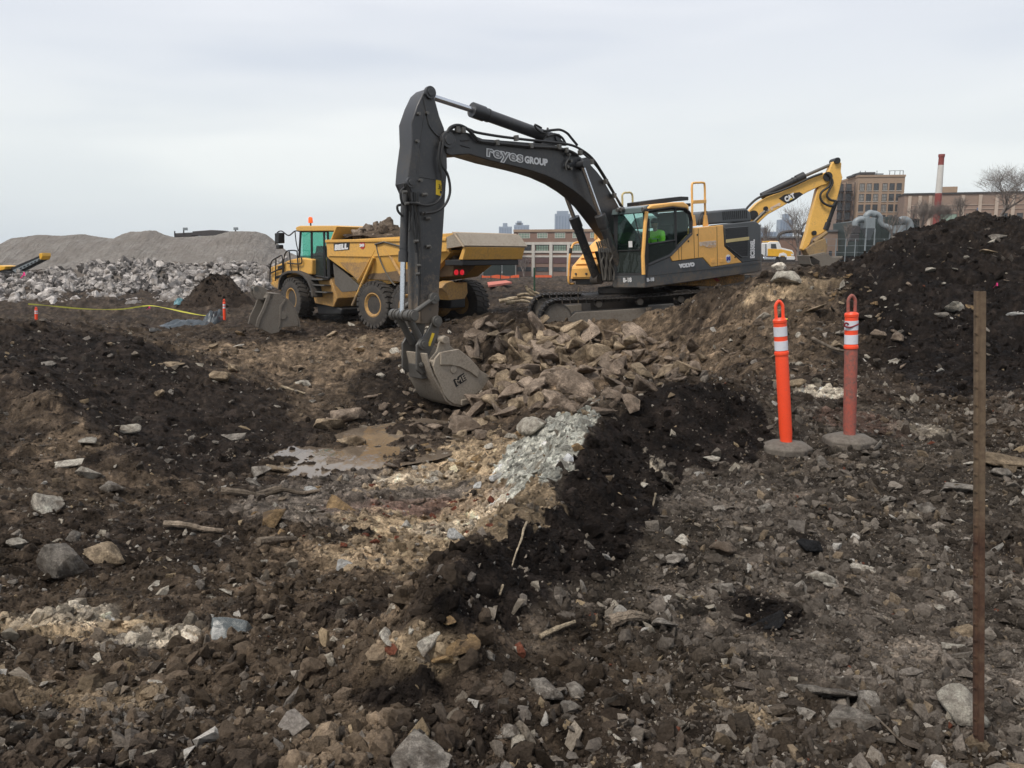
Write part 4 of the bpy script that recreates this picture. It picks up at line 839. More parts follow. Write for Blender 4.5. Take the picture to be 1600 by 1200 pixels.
    for sg in (1, -1):
        vc = sg * 1.37; nsh = 54
        tf = MB().prism([(-1.75, .25), (1.75, .25), (1.85, .42), (1.6, .62), (-1.6, .62), (-1.85, .42)], 'v', vc - .2, vc + .2); tf.build('track_frame', MAT['mud'], U, .02)
        for k in range(nsh):
            x, z, a = tpath(k / nsh); Mx = Matrix.Translation((x, vc, z)) @ Matrix.Rotation(a, 4, 'Y')
            o = bpy.data.objects.new('track_shoe', sm); link(o, U); o.matrix_local = Mx
            o = bpy.data.objects.new('track_link', lm); link(o, U); o.matrix_local = Mx
        MB().lathe([(.06, -.19), (.30, -.19), (.36, -.1), (.36, .1), (.30, .19), (.06, .19)], (Lh, vc, .5), (0, 1, 0), 36).build('idler_wheel', MAT['mud'], U)
        s = MB().lathe([(.06, -.16), (.22, -.16), (.25, -.06), (.33, -.03), (.33, .03), (.25, .06), (.22, .16), (.06, .16)], (-Lh, vc, .5), (0, 1, 0), 36)
        s.build('drive_sprocket', MAT['track'], U)
        for k in range(3): MB().lathe([(.03, -.14), (.08, -.14), (.09, 0), (.08, .14), (.03, .14)], (-1.1 + k * 1.05, vc, .78), (0, 1, 0), 20).build('carrier_roller', MAT['mud'], U)
        for k in range(8): MB().lathe([(.04, -.17), (.11, -.17), (.11, .17), (.04, .17)], (-1.6 + k * .457, vc, .2), (0, 1, 0), 20).build('track_roller', MAT['track'], U)
        s = MB(); s.box((-.85, vc + .2, .62), (-.2, vc + .34, .66)); s.box((-.85, vc + .3, .56), (-.2, vc + .34, .70)); s.build('track_step', MAT['steel'], U, .01)
    # ---------------- the driver
    build_driver(fr, zb)
    return fr
MAT['redlight_dull'] = m_paint('red_reflector', (.5, .05, .03), .3, (.2, .1, .08), .1)
MAT['greyteal'] = m_paint('smoked_visor', (.10, .13, .13), .2, (.12, .11, .1), .1)
MAT['glassdk'] = m_glass('dark_lower_glass', (.25, .33, .31), .75)
def skin_mesh(name, verts, edges, radii, mat, parent, sub=2, root=0):
    me = bpy.data.meshes.new(name); me.from_pydata(verts, edges, []); me.update(); o = bpy.data.objects.new(name, me); link(o, parent)
    o.modifiers.new('skin', 'SKIN'); sv = me.skin_vertices[0] if me.skin_vertices else None
    if sv is None:
        bm = bmesh.new(); bm.from_mesh(me); bm.verts.layers.skin.verify(); bm.to_mesh(me); bm.free(); sv = me.skin_vertices[0]
    for i, r in enumerate(radii): sv.data[i].radius = (r, r) if isinstance(r, (int, float)) else r
    sv.data[root].use_root = True
    m = o.modifiers.new('sub', 'SUBSURF'); m.levels = m.render_levels = sub; me.materials.append(mat); o.modifiers['skin'].use_smooth_shade = True; return o
def build_driver(fr, zb):
    p = fr.p3(1031, 366, 1.0); D = empty('person', 'machine driver in a lime green work jacket and dark cap seated behind the cab glass', 'person')
    ox, oy, oz = .55, .97, zb + .52
    D.matrix_world = fr.M @ Matrix.Translation((ox, oy, oz))
    V = [(0, 0, .02), (.02, 0, .2), (.04, 0, .42), (.06, 0, .52), (.10, 0, .60),
         (.2, .1, .04), (.46, .13, .04), (.5, .13, -.38), (.62, .13, -.42), (.2, -.1, .04), (.46, -.13, .04), (.5, -.13, -.38), (.62, -.13, -.42)]
    Ed = [(0, 1), (1, 2), (2, 3), (3, 4), (0, 5), (5, 6), (6, 7), (7, 8), (0, 9), (9, 10), (10, 11), (11, 12)]
    skin_mesh('trousers', V[:2] + V[5:], [(0, 1), (0, 2), (2, 3), (3, 4), (4, 5), (0, 6), (6, 7), (7, 8), (8, 9)], [(.15, .12), (.13, .12), .095, .075, .05, .045, .095, .075, .05, .045], MAT['cloth'], D)
    J = [(0, 0, .12), (.01, 0, .3), (.05, 0, .46), (.08, 0, .53), (.05, .2, .45), (.12, .25, .22), (.34, .22, .16), (.05, -.2, .45), (.12, -.25, .22), (.34, -.22, .16)]
    skin_mesh('jacket', J, [(0, 1), (1, 2), (2, 3), (2, 4), (4, 5), (5, 6), (2, 7), (7, 8), (8, 9)], [(.15, .17), (.14, .18), (.12, .15), .07, .085, .065, .05, .085, .065, .05], MAT['vest'], D)
    for z_, r_ in ((.2, .175), (.33, .178)): MB().tube([(math.cos(a) * r_ * .92, math.sin(a) * r_ * 1.08, z_) for a in [2 * math.pi * k / 20 for k in range(21)]], .016, 6).build('reflective_stripe', MAT['label'], D)
    hx, hz_ = .11, .70
    Hd = MB(); bmesh.ops.create_uvsphere(Hd.bm, u_segments=20, v_segments=14, radius=1)
    for v in Hd.bm.verts:
        x, y, z = v.co; f = 1 - .22 * max(0, -z); v.co = Vector((hx + x * .098 * f + (.012 if z < -.2 and x > 0 else 0), y * .075 * f, hz_ + z * .125))
    Hd.bm.verts.ensure_lookup_table()
    Hd.loft([[(hx + .09, -.012, hz_ - .03), (hx + .09, .012, hz_ - .03), (hx + .09, .008, hz_ + .03), (hx + .09, -.008, hz_ + .03)], [(hx + .118, -.008, hz_ - .028), (hx + .118, .008, hz_ - .028), (hx + .1, .004, hz_ + .02), (hx + .1, -.004, hz_ + .02)]])
    for sg in (1, -1): Hd.lathe([(.01, -.008), (.026, 0), (.01, .008)], (hx - .01, sg * .076, hz_ - .01), (0, 1, 0), 12)
    Hd.cyl((hx - .03, 0, hz_ - .2), (hx - .005, 0, hz_ - .06), .052, n=16)
    Hd.build('head', MAT['skin'], D, sharp=60)
    e = MB()
    for sg in (1, -1): e.cyl((hx + .086, sg * .03 - .012, hz_ + .02), (hx + .09, sg * .03 + .012, hz_ + .02), .009, n=8)
    e.box((hx + .088, -.022, hz_ - .065), (hx + .099, .022, hz_ - .058)); e.build('eyes_and_mouth', MAT['black'], D)
    c = MB(); bmesh.ops.create_uvsphere(c.bm, u_segments=20, v_segments=10, radius=1)
    for v in list(c.bm.verts):
        x, y, z = v.co; v.co = Vector((hx - .005 + x * .112, y * .092, hz_ + .045 + max(z, -.25) * .10))
    c.prism([(hx + .05, -.07), (hx + .17, -.055), (hx + .185, 0), (hx + .17, .055), (hx + .05, .07)], 'w', hz_ + .045, hz_ + .057); c.build('cap', MAT['cloth'], D, sharp=60)
    for sg in (1, -1):
        hp = [(.33, sg * .22, .16), (.39, sg * .21, .155), (.43, sg * .21, .15)]
        vs = list(hp); es = [(0, 1), (1, 2)]; rd = [.03, .033, .03]
        for k in range(4):
            i = len(vs); y = sg * .21 + (k - 1.5) * .019; l = (.9, 1, .95, .75)[k]
            vs += [(.45, y, .152), (.45 + .03 * l, y, .135), (.45 + .035 * l, y, .105)]; es += [(2, i), (i, i + 1), (i + 1, i + 2)]; rd += [.0095, .0085, .007]
        i = len(vs); vs += [(.40, sg * .21 - sg * .035, .15), (.43, sg * .21 - sg * .045, .13)]; es += [(1, i), (i, i + 1)]; rd += [.011, .009]
        skin_mesh('hand', vs, es, rd, MAT['skin'], D, 1)
FR_EXC = build_excavator()
# ================================================================== articulated dump truck
def wheel(parent, name, c, rad, wid, ax, rim_mat, steer=0, dish=1, nl=26):
    """tyre with lugs, rim and hub; ax = +1 when the outer face looks along +v"""
    Wl = bpy.data.objects.new(name, None); link(Wl, parent); Wl.matrix_local = Matrix.Translation(c) @ Matrix.Rotation(steer, 4, 'Z')
    h = wid / 2; rr_ = rad * .46
    MB().lathe([(rr_, -h * .8), (rr_ * 1.12, -h), (rad * .8, -h * 1.04), (rad * .93, -h * .9), (rad * .965, -h * .5), (rad * .965, h * .5), (rad * .93, h * .9), (rad * .8, h * 1.04), (rr_ * 1.12, h), (rr_, h * .8)], (0, 0, 0), (0, 1, 0), 44).build('tyre', MAT['tyre'], Wl, sharp=50)
    s = MB()
    for k in range(nl):
        for sg in (1, -1):
            a = 2 * math.pi * (k + (.5 if sg < 0 else 0)) / nl; da = math.pi / nl * .62; sk = .12 * sg
            pts = []
            for (yy, r0, sh) in ((sg * h * .06, rad * .95, sk), (sg * h * 1.0, rad * .90, 0)):
                for t in (-da, da): pts.append((math.cos(a + t + sh) * r0, yy, math.sin(a + t + sh) * r0))
            top = [(math.cos(a + t + sh) * rt, yy, math.sin(a + t + sh) * rt) for (yy, rt, sh) in ((sg * h * .06, rad, sk), (sg * h * 1.02, rad * .975, 0)) for t in (-da * .8, da * .8)]
            s.loft([[pts[0], pts[1], pts[3], pts[2]], [top[0], top[1], top[3], top[2]]])
            s.loft([[(math.cos(a - da) * rad * .9, sg * h * .96, math.sin(a - da) * rad * .9), (math.cos(a + da) * rad * .9, sg * h * .96, math.sin(a + da) * rad * .9), (math.cos(a + da) * rad * .8, sg * h * 1.0, math.sin(a + da) * rad * .8), (math.cos(a - da) * rad * .8, sg * h * 1.0, math.sin(a - da) * rad * .8)],
                    [(math.cos(a - da) * rad * .95, sg * h * 1.07, math.sin(a - da) * rad * .95), (math.cos(a + da) * rad * .95, sg * h * 1.07, math.sin(a + da) * rad * .95), (math.cos(a + da) * rad * .82, sg * h * 1.06, math.sin(a + da) * rad * .82), (math.cos(a - da) * rad * .82, sg * h * 1.06, math.sin(a - da) * rad * .82)]])
    o = s.build('tyre_lugs', MAT['tyre'], Wl); o['kind'] = 'stuff'
    q = ax
    MB().lathe([(rr_ * 1.1, q * h * .98), (rr_ * 1.0, q * h * 1.0), (rr_ * .84, q * h * .82), (rr_ * .76, q * h * .75), (rr_ * .74, q * h * .1)], (0, 0, 0), (0, 1, 0), 36, False).build('rim', rim_mat, Wl, sharp=40); MB().lathe([(rr_ * .95, q * h * .12), (rr_ * .5, q * h * .2), (.01, q * h * .2)], (0, 0, 0), (0, 1, 0), 30).build('wheel_disc', MAT['mud_shade'], Wl)  # dark disc colour paints the shade deep inside the rim
    MB().lathe([(rr_ * .46, q * h * .18), (rr_ * .42, q * h * .6), (rr_ * .34, q * h * .72), (.01, q * h * .74)], (0, 0, 0), (0, 1, 0), 24).build('hub', rim_mat, Wl, sharp=40)
    MB().lathe([(rr_ * .98, -q * h * .9), (rr_ * .7, -q * h * .5), (.01, -q * h * .4)], (0, 0, 0), (0, 1, 0), 30).build('inner_rim', MAT['byellow2'], Wl)
    return Wl
def build_dumper():
    fr = Frame((-3.71, 28.4, -.93), R(-39)); E = empty('dump_truck', 'muddy yellow articulated dump truck carrying a heap of rocks behind the dark excavator arm', 'dump truck', M=fr.M)
    y1, y2 = MAT['byellow'], MAT['byellow2']; V1 = 1.42; Rt = .82
    for (u, v) in ((0, 1.2), (0, -1.2), (-1.67, 1.2), (-1.67, -1.2)):
        wheel(E, 'wheel', (u, v * (1.08 if v < 0 else 1), .82), Rt, .62, 1 if v > 0 else -1, MAT['byellow2'])
    # body: left side traced, then mirrored
    L = fr.on_v
    top = [(511, 377), (560, 372.5), (626, 368.5)]
    zf = L(511, 377, V1)[1]; uF = L(511, 377, V1)[0]; uT = -3.75; zT = fr.on_v(700, 366, V1)[1]
    zt2 = zf - .02
    band = .52
    def section(u, ztop, wtop, zb_, wb):    # open trough cross section
        return [(u, wtop, ztop), (u, wtop + .02, ztop - band), (u, wb, zb_), (u, -wb, zb_), (u, -wtop - .02, ztop - band), (u, -wtop, ztop),
                (u, -wtop + .1, ztop), (u, -wtop + .1, ztop - band), (u, -wb + .08, zb_ + .08), (u, wb - .08, zb_ + .08), (u, wtop - .1, ztop - band), (u, wtop - .1, ztop)]
    zb0 = L(563, 444, V1)[1]
    MB().loft([section(uF, zf, V1, zf - .6, 1.36), section(L(563, 444, V1)[0], zf - .02, V1, zb0, 1.25), section(-.2, zf - .03, V1, zb0, 1.2), section(-2.3, zT, V1, zb0 + .25, 1.2), section(uT + .3, zT - .0, V1, zT - .55, 1.33)]).build('dump_body', y1, E)
    # front wall
    MB().prism([(uF + .02, zf + .02), (uF - .06, zf + .02), (L(563, 444, V1)[0] - .06, zb0), (L(563, 444, V1)[0] + .02, zb0)], 'v', -1.3, 1.3).build('body_front_wall', y1, E, .01)
    gp = [(524, 366), (530, 357.5), (553, 358), (553, 371), (526, 374)]
    MB().prism([(uF - .05, zf - .1), (uF - .45, zf + .50), (uF - .52, zf + .50), (uF - .12, zf - .1)], 'v', -V1 + .03, V1 - .03).build('spill_guard', y1, E, .01)
    # side rails, ribs and panels, left and right
    for sg in (1, -1):
        v = sg * V1
        pts = fr.V([(511, 376), (626, 367.5), (626, 388), (586, 390.5), (518, 398), (511, 380)], V1)
        pts = [(p[0] if p[0] > -3.0 else -3.0, p[1]) for p in pts]
        uE = uT + .35; p2 = [(uF, zf + .01), (uE, zT + .01), (uE, zT - band), (0.1, zf - band - .02), (uF - .1, zf - band), (uF, zf - .08)]
        MB().prism(p2, 'v', min(v, v + sg * .05), max(v, v + sg * .05)).build('side_top_band', y1, E, .012)
        MB().box((uE, min(v, v + sg * .09), zf - .05), (uF, max(v, v + sg * .09), zf + .05)).build('top_rail', y1, E, .015)
        hop = fr.V([(518, 398), (586, 391), (588, 400), (563, 444)], V1); MB().prism(hop, 'v', min(v - sg * .1, v - sg * .02), max(v - sg * .1, v - sg * .02)).build('hopper_side', y2, E, .01)
        for k, (a, b) in enumerate((((588, 391), (560, 440)), ((603, 388), (632, 440)))):
            s = MB(); A0, B0 = fr.p3(*a, V1), fr.p3(*b, V1); A0.y = B0.y = v - sg * .0; s.tube([A0, B0], .06, 4); s.build('side_rib', y1 if k == 0 else y2, E)
        a, b = fr.p3(586, 402, V1), fr.p3(552, 477, V1); a.y = v + sg * .06; b.y = v + sg * .03
        m_ = a.lerp(b, .5); s = MB(); s.cyl(a, b, .055, n=14); s.build('tipping_ram', y1, E)
        dp = fr.V([(520, 411), (563, 448), (556, 455), (534, 456.5), (523, 444)], V1 - .15); MB().prism(dp, 'v', min(v - sg * .22, v - sg * .15), max(v - sg * .22, v - sg * .15)).build('mudguard_plate', MAT['mud2'], E, .01)
        s = MB(); P_ = [fr.p3(x, y, V1 + .05) for x, y in ((588, 383), (592, 400), (600, 420), (612, 440), (618, 446))]
        for q in P_: q.y = v + sg * .05
        s.tube(smooth_path(P_), .025, 6); s.build('side_cable', MAT['hosemud'], E)
    s = MB(); s.tube([fr.p3(x, y, V1 + .09) for x, y in ((586, 382), (600, 378), (626, 385))], .03, 6); s.build('side_pipe', MAT['hosemud'], E)
    sd = fr.V([(589, 392), (603, 389), (660, 392), (660, 440), (634, 442), (606, 438), (573, 436)], V1 - .1); MB().prism(sd, 'v', V1 - .3, V1 - .12).build('side_lower_panel', MAT['mud_shade'], E, .01)  # brown coat carries mud plus the shadow on this inward sloping side
    # lettering
    MB().prism(fr.V([(521.5, 380.5), (546.5, 378), (546, 390), (522, 392)], V1 + .05), 'v', V1 + .052, V1 + .06).build('name_plate', MAT['black'], E)
    text_on(fr, 'maker_lettering', 'BELL', MAT['label'], E, V1 + .05, (523.5, 390.5), (544.5, 388.5), 7.8, off=.018, offset=.018, shear=.15)
    p = fr.p3(566.5, 383, V1 + .05); MB().cyl((p.x, p.y, p.z), (p.x, p.y + .01, p.z), .13, n=20).build('round_badge', MAT['redlight_dull'], E)
    text_on(fr, 'badge_number', '30', MAT['label'], E, V1 + .05, (562.5, 385.5), (570, 385), 4.2, off=.02, offset=.008)
    # tail: dirty inner lip, yellow beam, underside
    # spout, its corners traced on the plane of the tail
    U_ = lambda x, y, u=uT: (u, *fr.on_u(x, y, u))
    zL = fr.on_u(783, 366, uT)[1]
    MB().loft([[(uT - .1, -1.5, zL), (uT - .1, 1.5, zL), (uT - .45, 1.52, zL - .38), (uT - .45, -1.52, zL - .38)], [(uT + 1.7, -1.38, zT - .45), (uT + 1.7, 1.38, zT - .45), (uT + 1.6, 1.38, zT - .55), (uT + 1.6, -1.38, zT - .55)]]).build('tail_floor', MAT['bucket'], E)
    lip = MB(); lip.prism([(uT - .42, zL - .42), (uT + .02, zL + .03), (uT + .10, zL + .03), (uT - .34, zL - .42)], 'v', -1.52, 1.52); lip.build('tail_lip', MAT['dust'], E, .015)
    MB().prism([(uT - .42, zL - .42), (uT - .30, zL - .80), (uT - .12, zL - .80), (uT - .30, zL - .42)], 'v', -1.42, 1.45).build('tail_beam', y1, E, .015)
    for v in (-1.25, -.4, .4, 1.25): MB().box((uT - .2, v - .04, zL - .98), (uT + .3, v + .04, zL - .79)).build('beam_bracket', MAT['black'], E, .01)
    MB().box((uT - .25, -1.3, zL - .98), (uT + .5, 1.4, zL - .81)).build('tail_underbeam', MAT['black'], E, .02)
    for sg in (1, -1):
        MB().prism([(uT + .1, zL), (uT + 1.1, zT), (uT + 1.1, zT - band), (uT - .3, zL - .4)], 'v', min(sg * V1, sg * (V1 + .04)), max(sg * V1, sg * (V1 + .04))).build('tail_cheek', y1, E, .01)
    ud = uT + .6; va = fr.on_u(748, 404, ud); vb_ = fr.on_u(728, 431, ud); MB().loft([[(ud - .25, va[0], va[1] + .05), (ud - .25, va[0] + .4, va[1] + .1), (ud - .25, 1.1, va[1] + .1), (ud, .95, vb_[1]), (ud, vb_[0], vb_[1])], [(ud + 1.6, va[0], va[1] + .05), (ud + 1.6, va[0] + .4, va[1] + .1), (ud + 1.6, 1.1, va[1] + .1), (ud + 1.6, .95, vb_[1] - .1), (ud + 1.6, vb_[0], vb_[1] - .1)]]).build('body_underside', MAT['mud_shade'], E, .03)
    for x in (712, 721): q = fr.on_u(x, 425.5, ud - .05); MB().lathe([(.085, 0), (.085, -.03), (.05, -.05), (.005, -.055)], (ud - .06, q[0], q[1]), (1, 0, 0), 20).build('tail_light', MAT['redlight'], E)
    q0 = fr.on_u(699, 440, uT + .5); q1 = fr.on_u(731, 440, uT + .5); q2 = fr.on_u(715, 468, uT + .5)
    pl_ = [fr.on_u(x, y, uT + .5) for x, y in ((697, 442), (706, 439), (716, 444), (730, 441), (731, 458), (726, 467), (702, 469), (698, 458), (690, 450))]
    MB().prism(pl_, 'u', uT + .5, uT + .9).build('tow_block', y2, E, .015)
    MB().box((-2.5, -.35, .75), (2.2, .35, 1.25)).build('chassis_beam', MAT['black'], E, .03)
    for u in (0, -1.67): MB().cyl((u, -1.0, .82), (u, 1.0, .82), .22, n=18).build('axle', y2, E)
    MB().lathe([(.1, -.3), (.35, -.2), (.42, 0), (.35, .2), (.1, .3)], (-1.67, 0, .82), (0, 1, 0), 24).build('differential', y2, E)
    # ------------- front unit, steered
    ff = Frame((-7.36, 32.25, -.93), R(-47)); rel = fr.M.inverted() @ ff.M
    T = bpy.data.objects.new('tractor_unit', None); link(T, E); T.matrix_local = rel
    for v in (1.2, -1.2): wheel(T, 'wheel', (0, v, .82), Rt, .6, 1 if v > 0 else -1, MAT['byellow2'])
    MB().cyl((0, -1, .82), (0, 1, .82), .2, n=14).build('axle', y2, T)
    v1 = 1.3; F_ = lambda p, v=v1: ff.V(p, v)
    MB().prism(F_([(423, 417), (440, 411), (455, 405), (470, 402.5), (487, 405), (487, 429), (455, 429), (442, 437), (423.5, 441)]), 'v', -1.1, v1).build('hood', y1, T, .05, 3)
    MB().prism(F_([(423, 441), (440, 436), (439, 455), (430, 450), (423.5, 445)]), 'v', -1.15, v1 + .02).build('front_bumper', y1, T, .03)
    MB().prism(F_([(435, 416), (445, 413), (445, 419), (435, 422)]), 'v', v1, v1 + .02).build('hood_vent', MAT['black'], T); MB().prism(F_([(430, 432), (440, 429), (440, 433), (430, 436)]), 'v', v1, v1 + .02).build('hood_vent', MAT['black'], T)
    arc = [(438, 453), (439, 440), (443, 431), (452, 427), (464, 427), (474, 431), (482, 440), (487, 452), (489.5, 465)]
    MB().strip(F_(arc, 1.45)[::-1], 'v', .95, 1.52, .1).build('fender', MAT['tyre'], T, .02)
    MB().prism(F_([(486, 429), (516, 434), (521, 448), (527, 466), (521, 480), (492, 474), (489, 462), (483, 440)], 1.1), 'v', -.9, 1.1).build('side_frame', y2, T, .03)
    for (a, b) in (((489, 434), (513, 438)), ((491, 444), (516, 447)), ((493, 455), (519, 458))):
        p, q = ff.p3(*a, 1.15), ff.p3(*b, 1.15); s = MB(); s.box((min(p.x, q.x), 1.12, q.z), (max(p.x, q.x), 1.4, q.z + .05)); s.build('access_step', MAT['steel'], T, .01)
    MB().box((-2.1, -.5, .45), (1.2, .5, 1.2)).build('front_chassis', MAT['black'], T, .03)
    MB().prism(F_([(494, 474), (520, 478), (533, 482), (533, 492), (497, 492)], 1.0), 'v', -.3, 1.0).build('fuel_tank', MAT['black'], T, .05)
    # cab
    vc = 1.12; vr = -.55
    MB().prism(F_([(464.5, 357), (466, 354.5), (471, 352.8), (530, 352.5), (541, 355), (541, 361), (467, 361.5)], vc), 'v', vr - .1, vc + .08).build('cab_roof', y1, T, .03, 3)
    for v, sg in ((vc, 1), (vr, -1)):
        s = MB(); B_ = lambda a, b, r=.05: s.tube([(ff.on_v(*a, vc)[0], v, ff.on_v(*a, vc)[1]), (ff.on_v(*b, vc)[0], v, ff.on_v(*b, vc)[1])], r, 4)
        for a, b in (((470, 361), (467.5, 404)), ((487, 361), (487.5, 430)), ((506.5, 361), (508, 434)), ((512, 361), (515, 434)), ((467.5, 402), (486, 407)), ((488, 430), (515, 435)), ((470, 361), (512, 361))): B_(a, b)
        s.build('cab_frame', MAT['black'], T)
        MB().prism(F_([(470, 362), (486, 362), (487, 406), (469, 401)], vc), 'v', v - .005, v + .005).build('side_window', MAT['glass2'], T)
        MB().prism(F_([(488, 362), (505, 362), (507, 394), (489, 396)], vc), 'v', v - .005, v + .005).build('door_window', MAT['glass2'], T)
        MB().prism(F_([(489, 396), (507, 394), (508, 433), (489, 429)], vc), 'v', v - .01, v + .01).build('door_lower_glass', MAT['glassdk'], T)
        MB().prism(F_([(508, 362), (524, 362), (524, 378), (512, 378)], vc), 'v', v - .005, v + .005).build('rear_side_window', MAT['glass2'], T)
    MB().prism(F_([(509, 378), (512, 380), (515, 430), (511, 434)], vc), 'v', vr, vc).build('cab_rear_wall', MAT['black'], T, .02)
    MB().prism(F_([(489, 420), (507, 422), (508, 433), (489, 429)], vc), 'v', vr, vc - .05).build('cab_floor', MAT['black'], T)
    MB().prism(F_([(494, 400), (504, 402), (507, 385), (503, 384), (501, 397), (494, 396)], .3), 'v', 0, .55).build('driver_seat', MAT['seat'], T, .03)
    uu = ff.on_v(470, 362, vc); MB().box((uu[0] - .01, vr + .05, uu[1] - 1.0), (uu[0], vc - .05, uu[1])).build('windscreen', MAT['glass2'], T)
    # railings, mirror, beacon
    def rl(P, r=.028, v=1.38, name='hand_railing'):
        s = MB(); s.tube(smooth_path([ff.p3(x, y, v) for x, y in P], 4), r, 6); s.build(name, MAT['black'], T)
    rl([(421.5, 441), (422.5, 418), (425, 408), (434, 402), (441, 401), (441.5, 430)]); rl([(443, 427), (443.5, 405), (447, 394), (453, 391.5), (463, 392), (464.5, 398), (466.5, 427)])
    rl([(431, 405), (430.5, 439)]); rl([(452, 393), (455.5, 426)]); rl([(422.5, 427), (441.5, 418)]); rl([(449, 411), (470, 412), (471, 403)])
    for v in (1.45, -1.1):
        rl([(470, 362), (461, 361), (451, 368), (440, 361), (433, 364), (430.5, 372), (430.5, 382)], .024, v, 'mirror_arm'); rl([(461, 362), (463, 380), (466, 392)], .022, v, 'mirror_stay')
        MB().prism(F_([(432.5, 364.5), (439, 363.5), (439.3, 380), (433, 380.5)], v), 'v', v - .16, v + .10).build('mirror', MAT['black'], T, .03)
        MB().prism(F_([(434, 383), (438.5, 382.5), (438.8, 388.5), (434.3, 389)], v), 'v', v - .12, v + .08).build('lower_mirror', MAT['black'], T, .02)
    p = ff.p3(485.5, 352.5, .3); s = MB(); s.cyl((p.x, p.y, p.z - .02), (p.x, p.y, p.z + .12), .03, n=10); s.build('beacon_stem', MAT['black'], T)
    MB().lathe([(.02, .1), (.085, .1), (.09, .14), (.08, .3), (.04, .33), (.005, .335)], p, (0, 0, 1), 18).build('beacon', MAT['beacon'], T)
    return fr, zf, uF
MAT['beacon'] = m_emit('amber_beacon', (1, .16, .02), .35, (.85, .12, .02)); MAT['mud2'] = m_paint('grey_mud_plate', (.115, .105, .09), .8, (.07, .055, .045), .5); MAT['mud_shade'] = m_paint('brown_mud_and_shade', (.19, .13, .075), .85, (.08, .06, .045), .6)
MAT['dust'] = m_paint('dusty_tail_steel', (.46, .37, .27), .8, (.2, .14, .09), .45)
FR_D, DZ, DU = build_dumper()
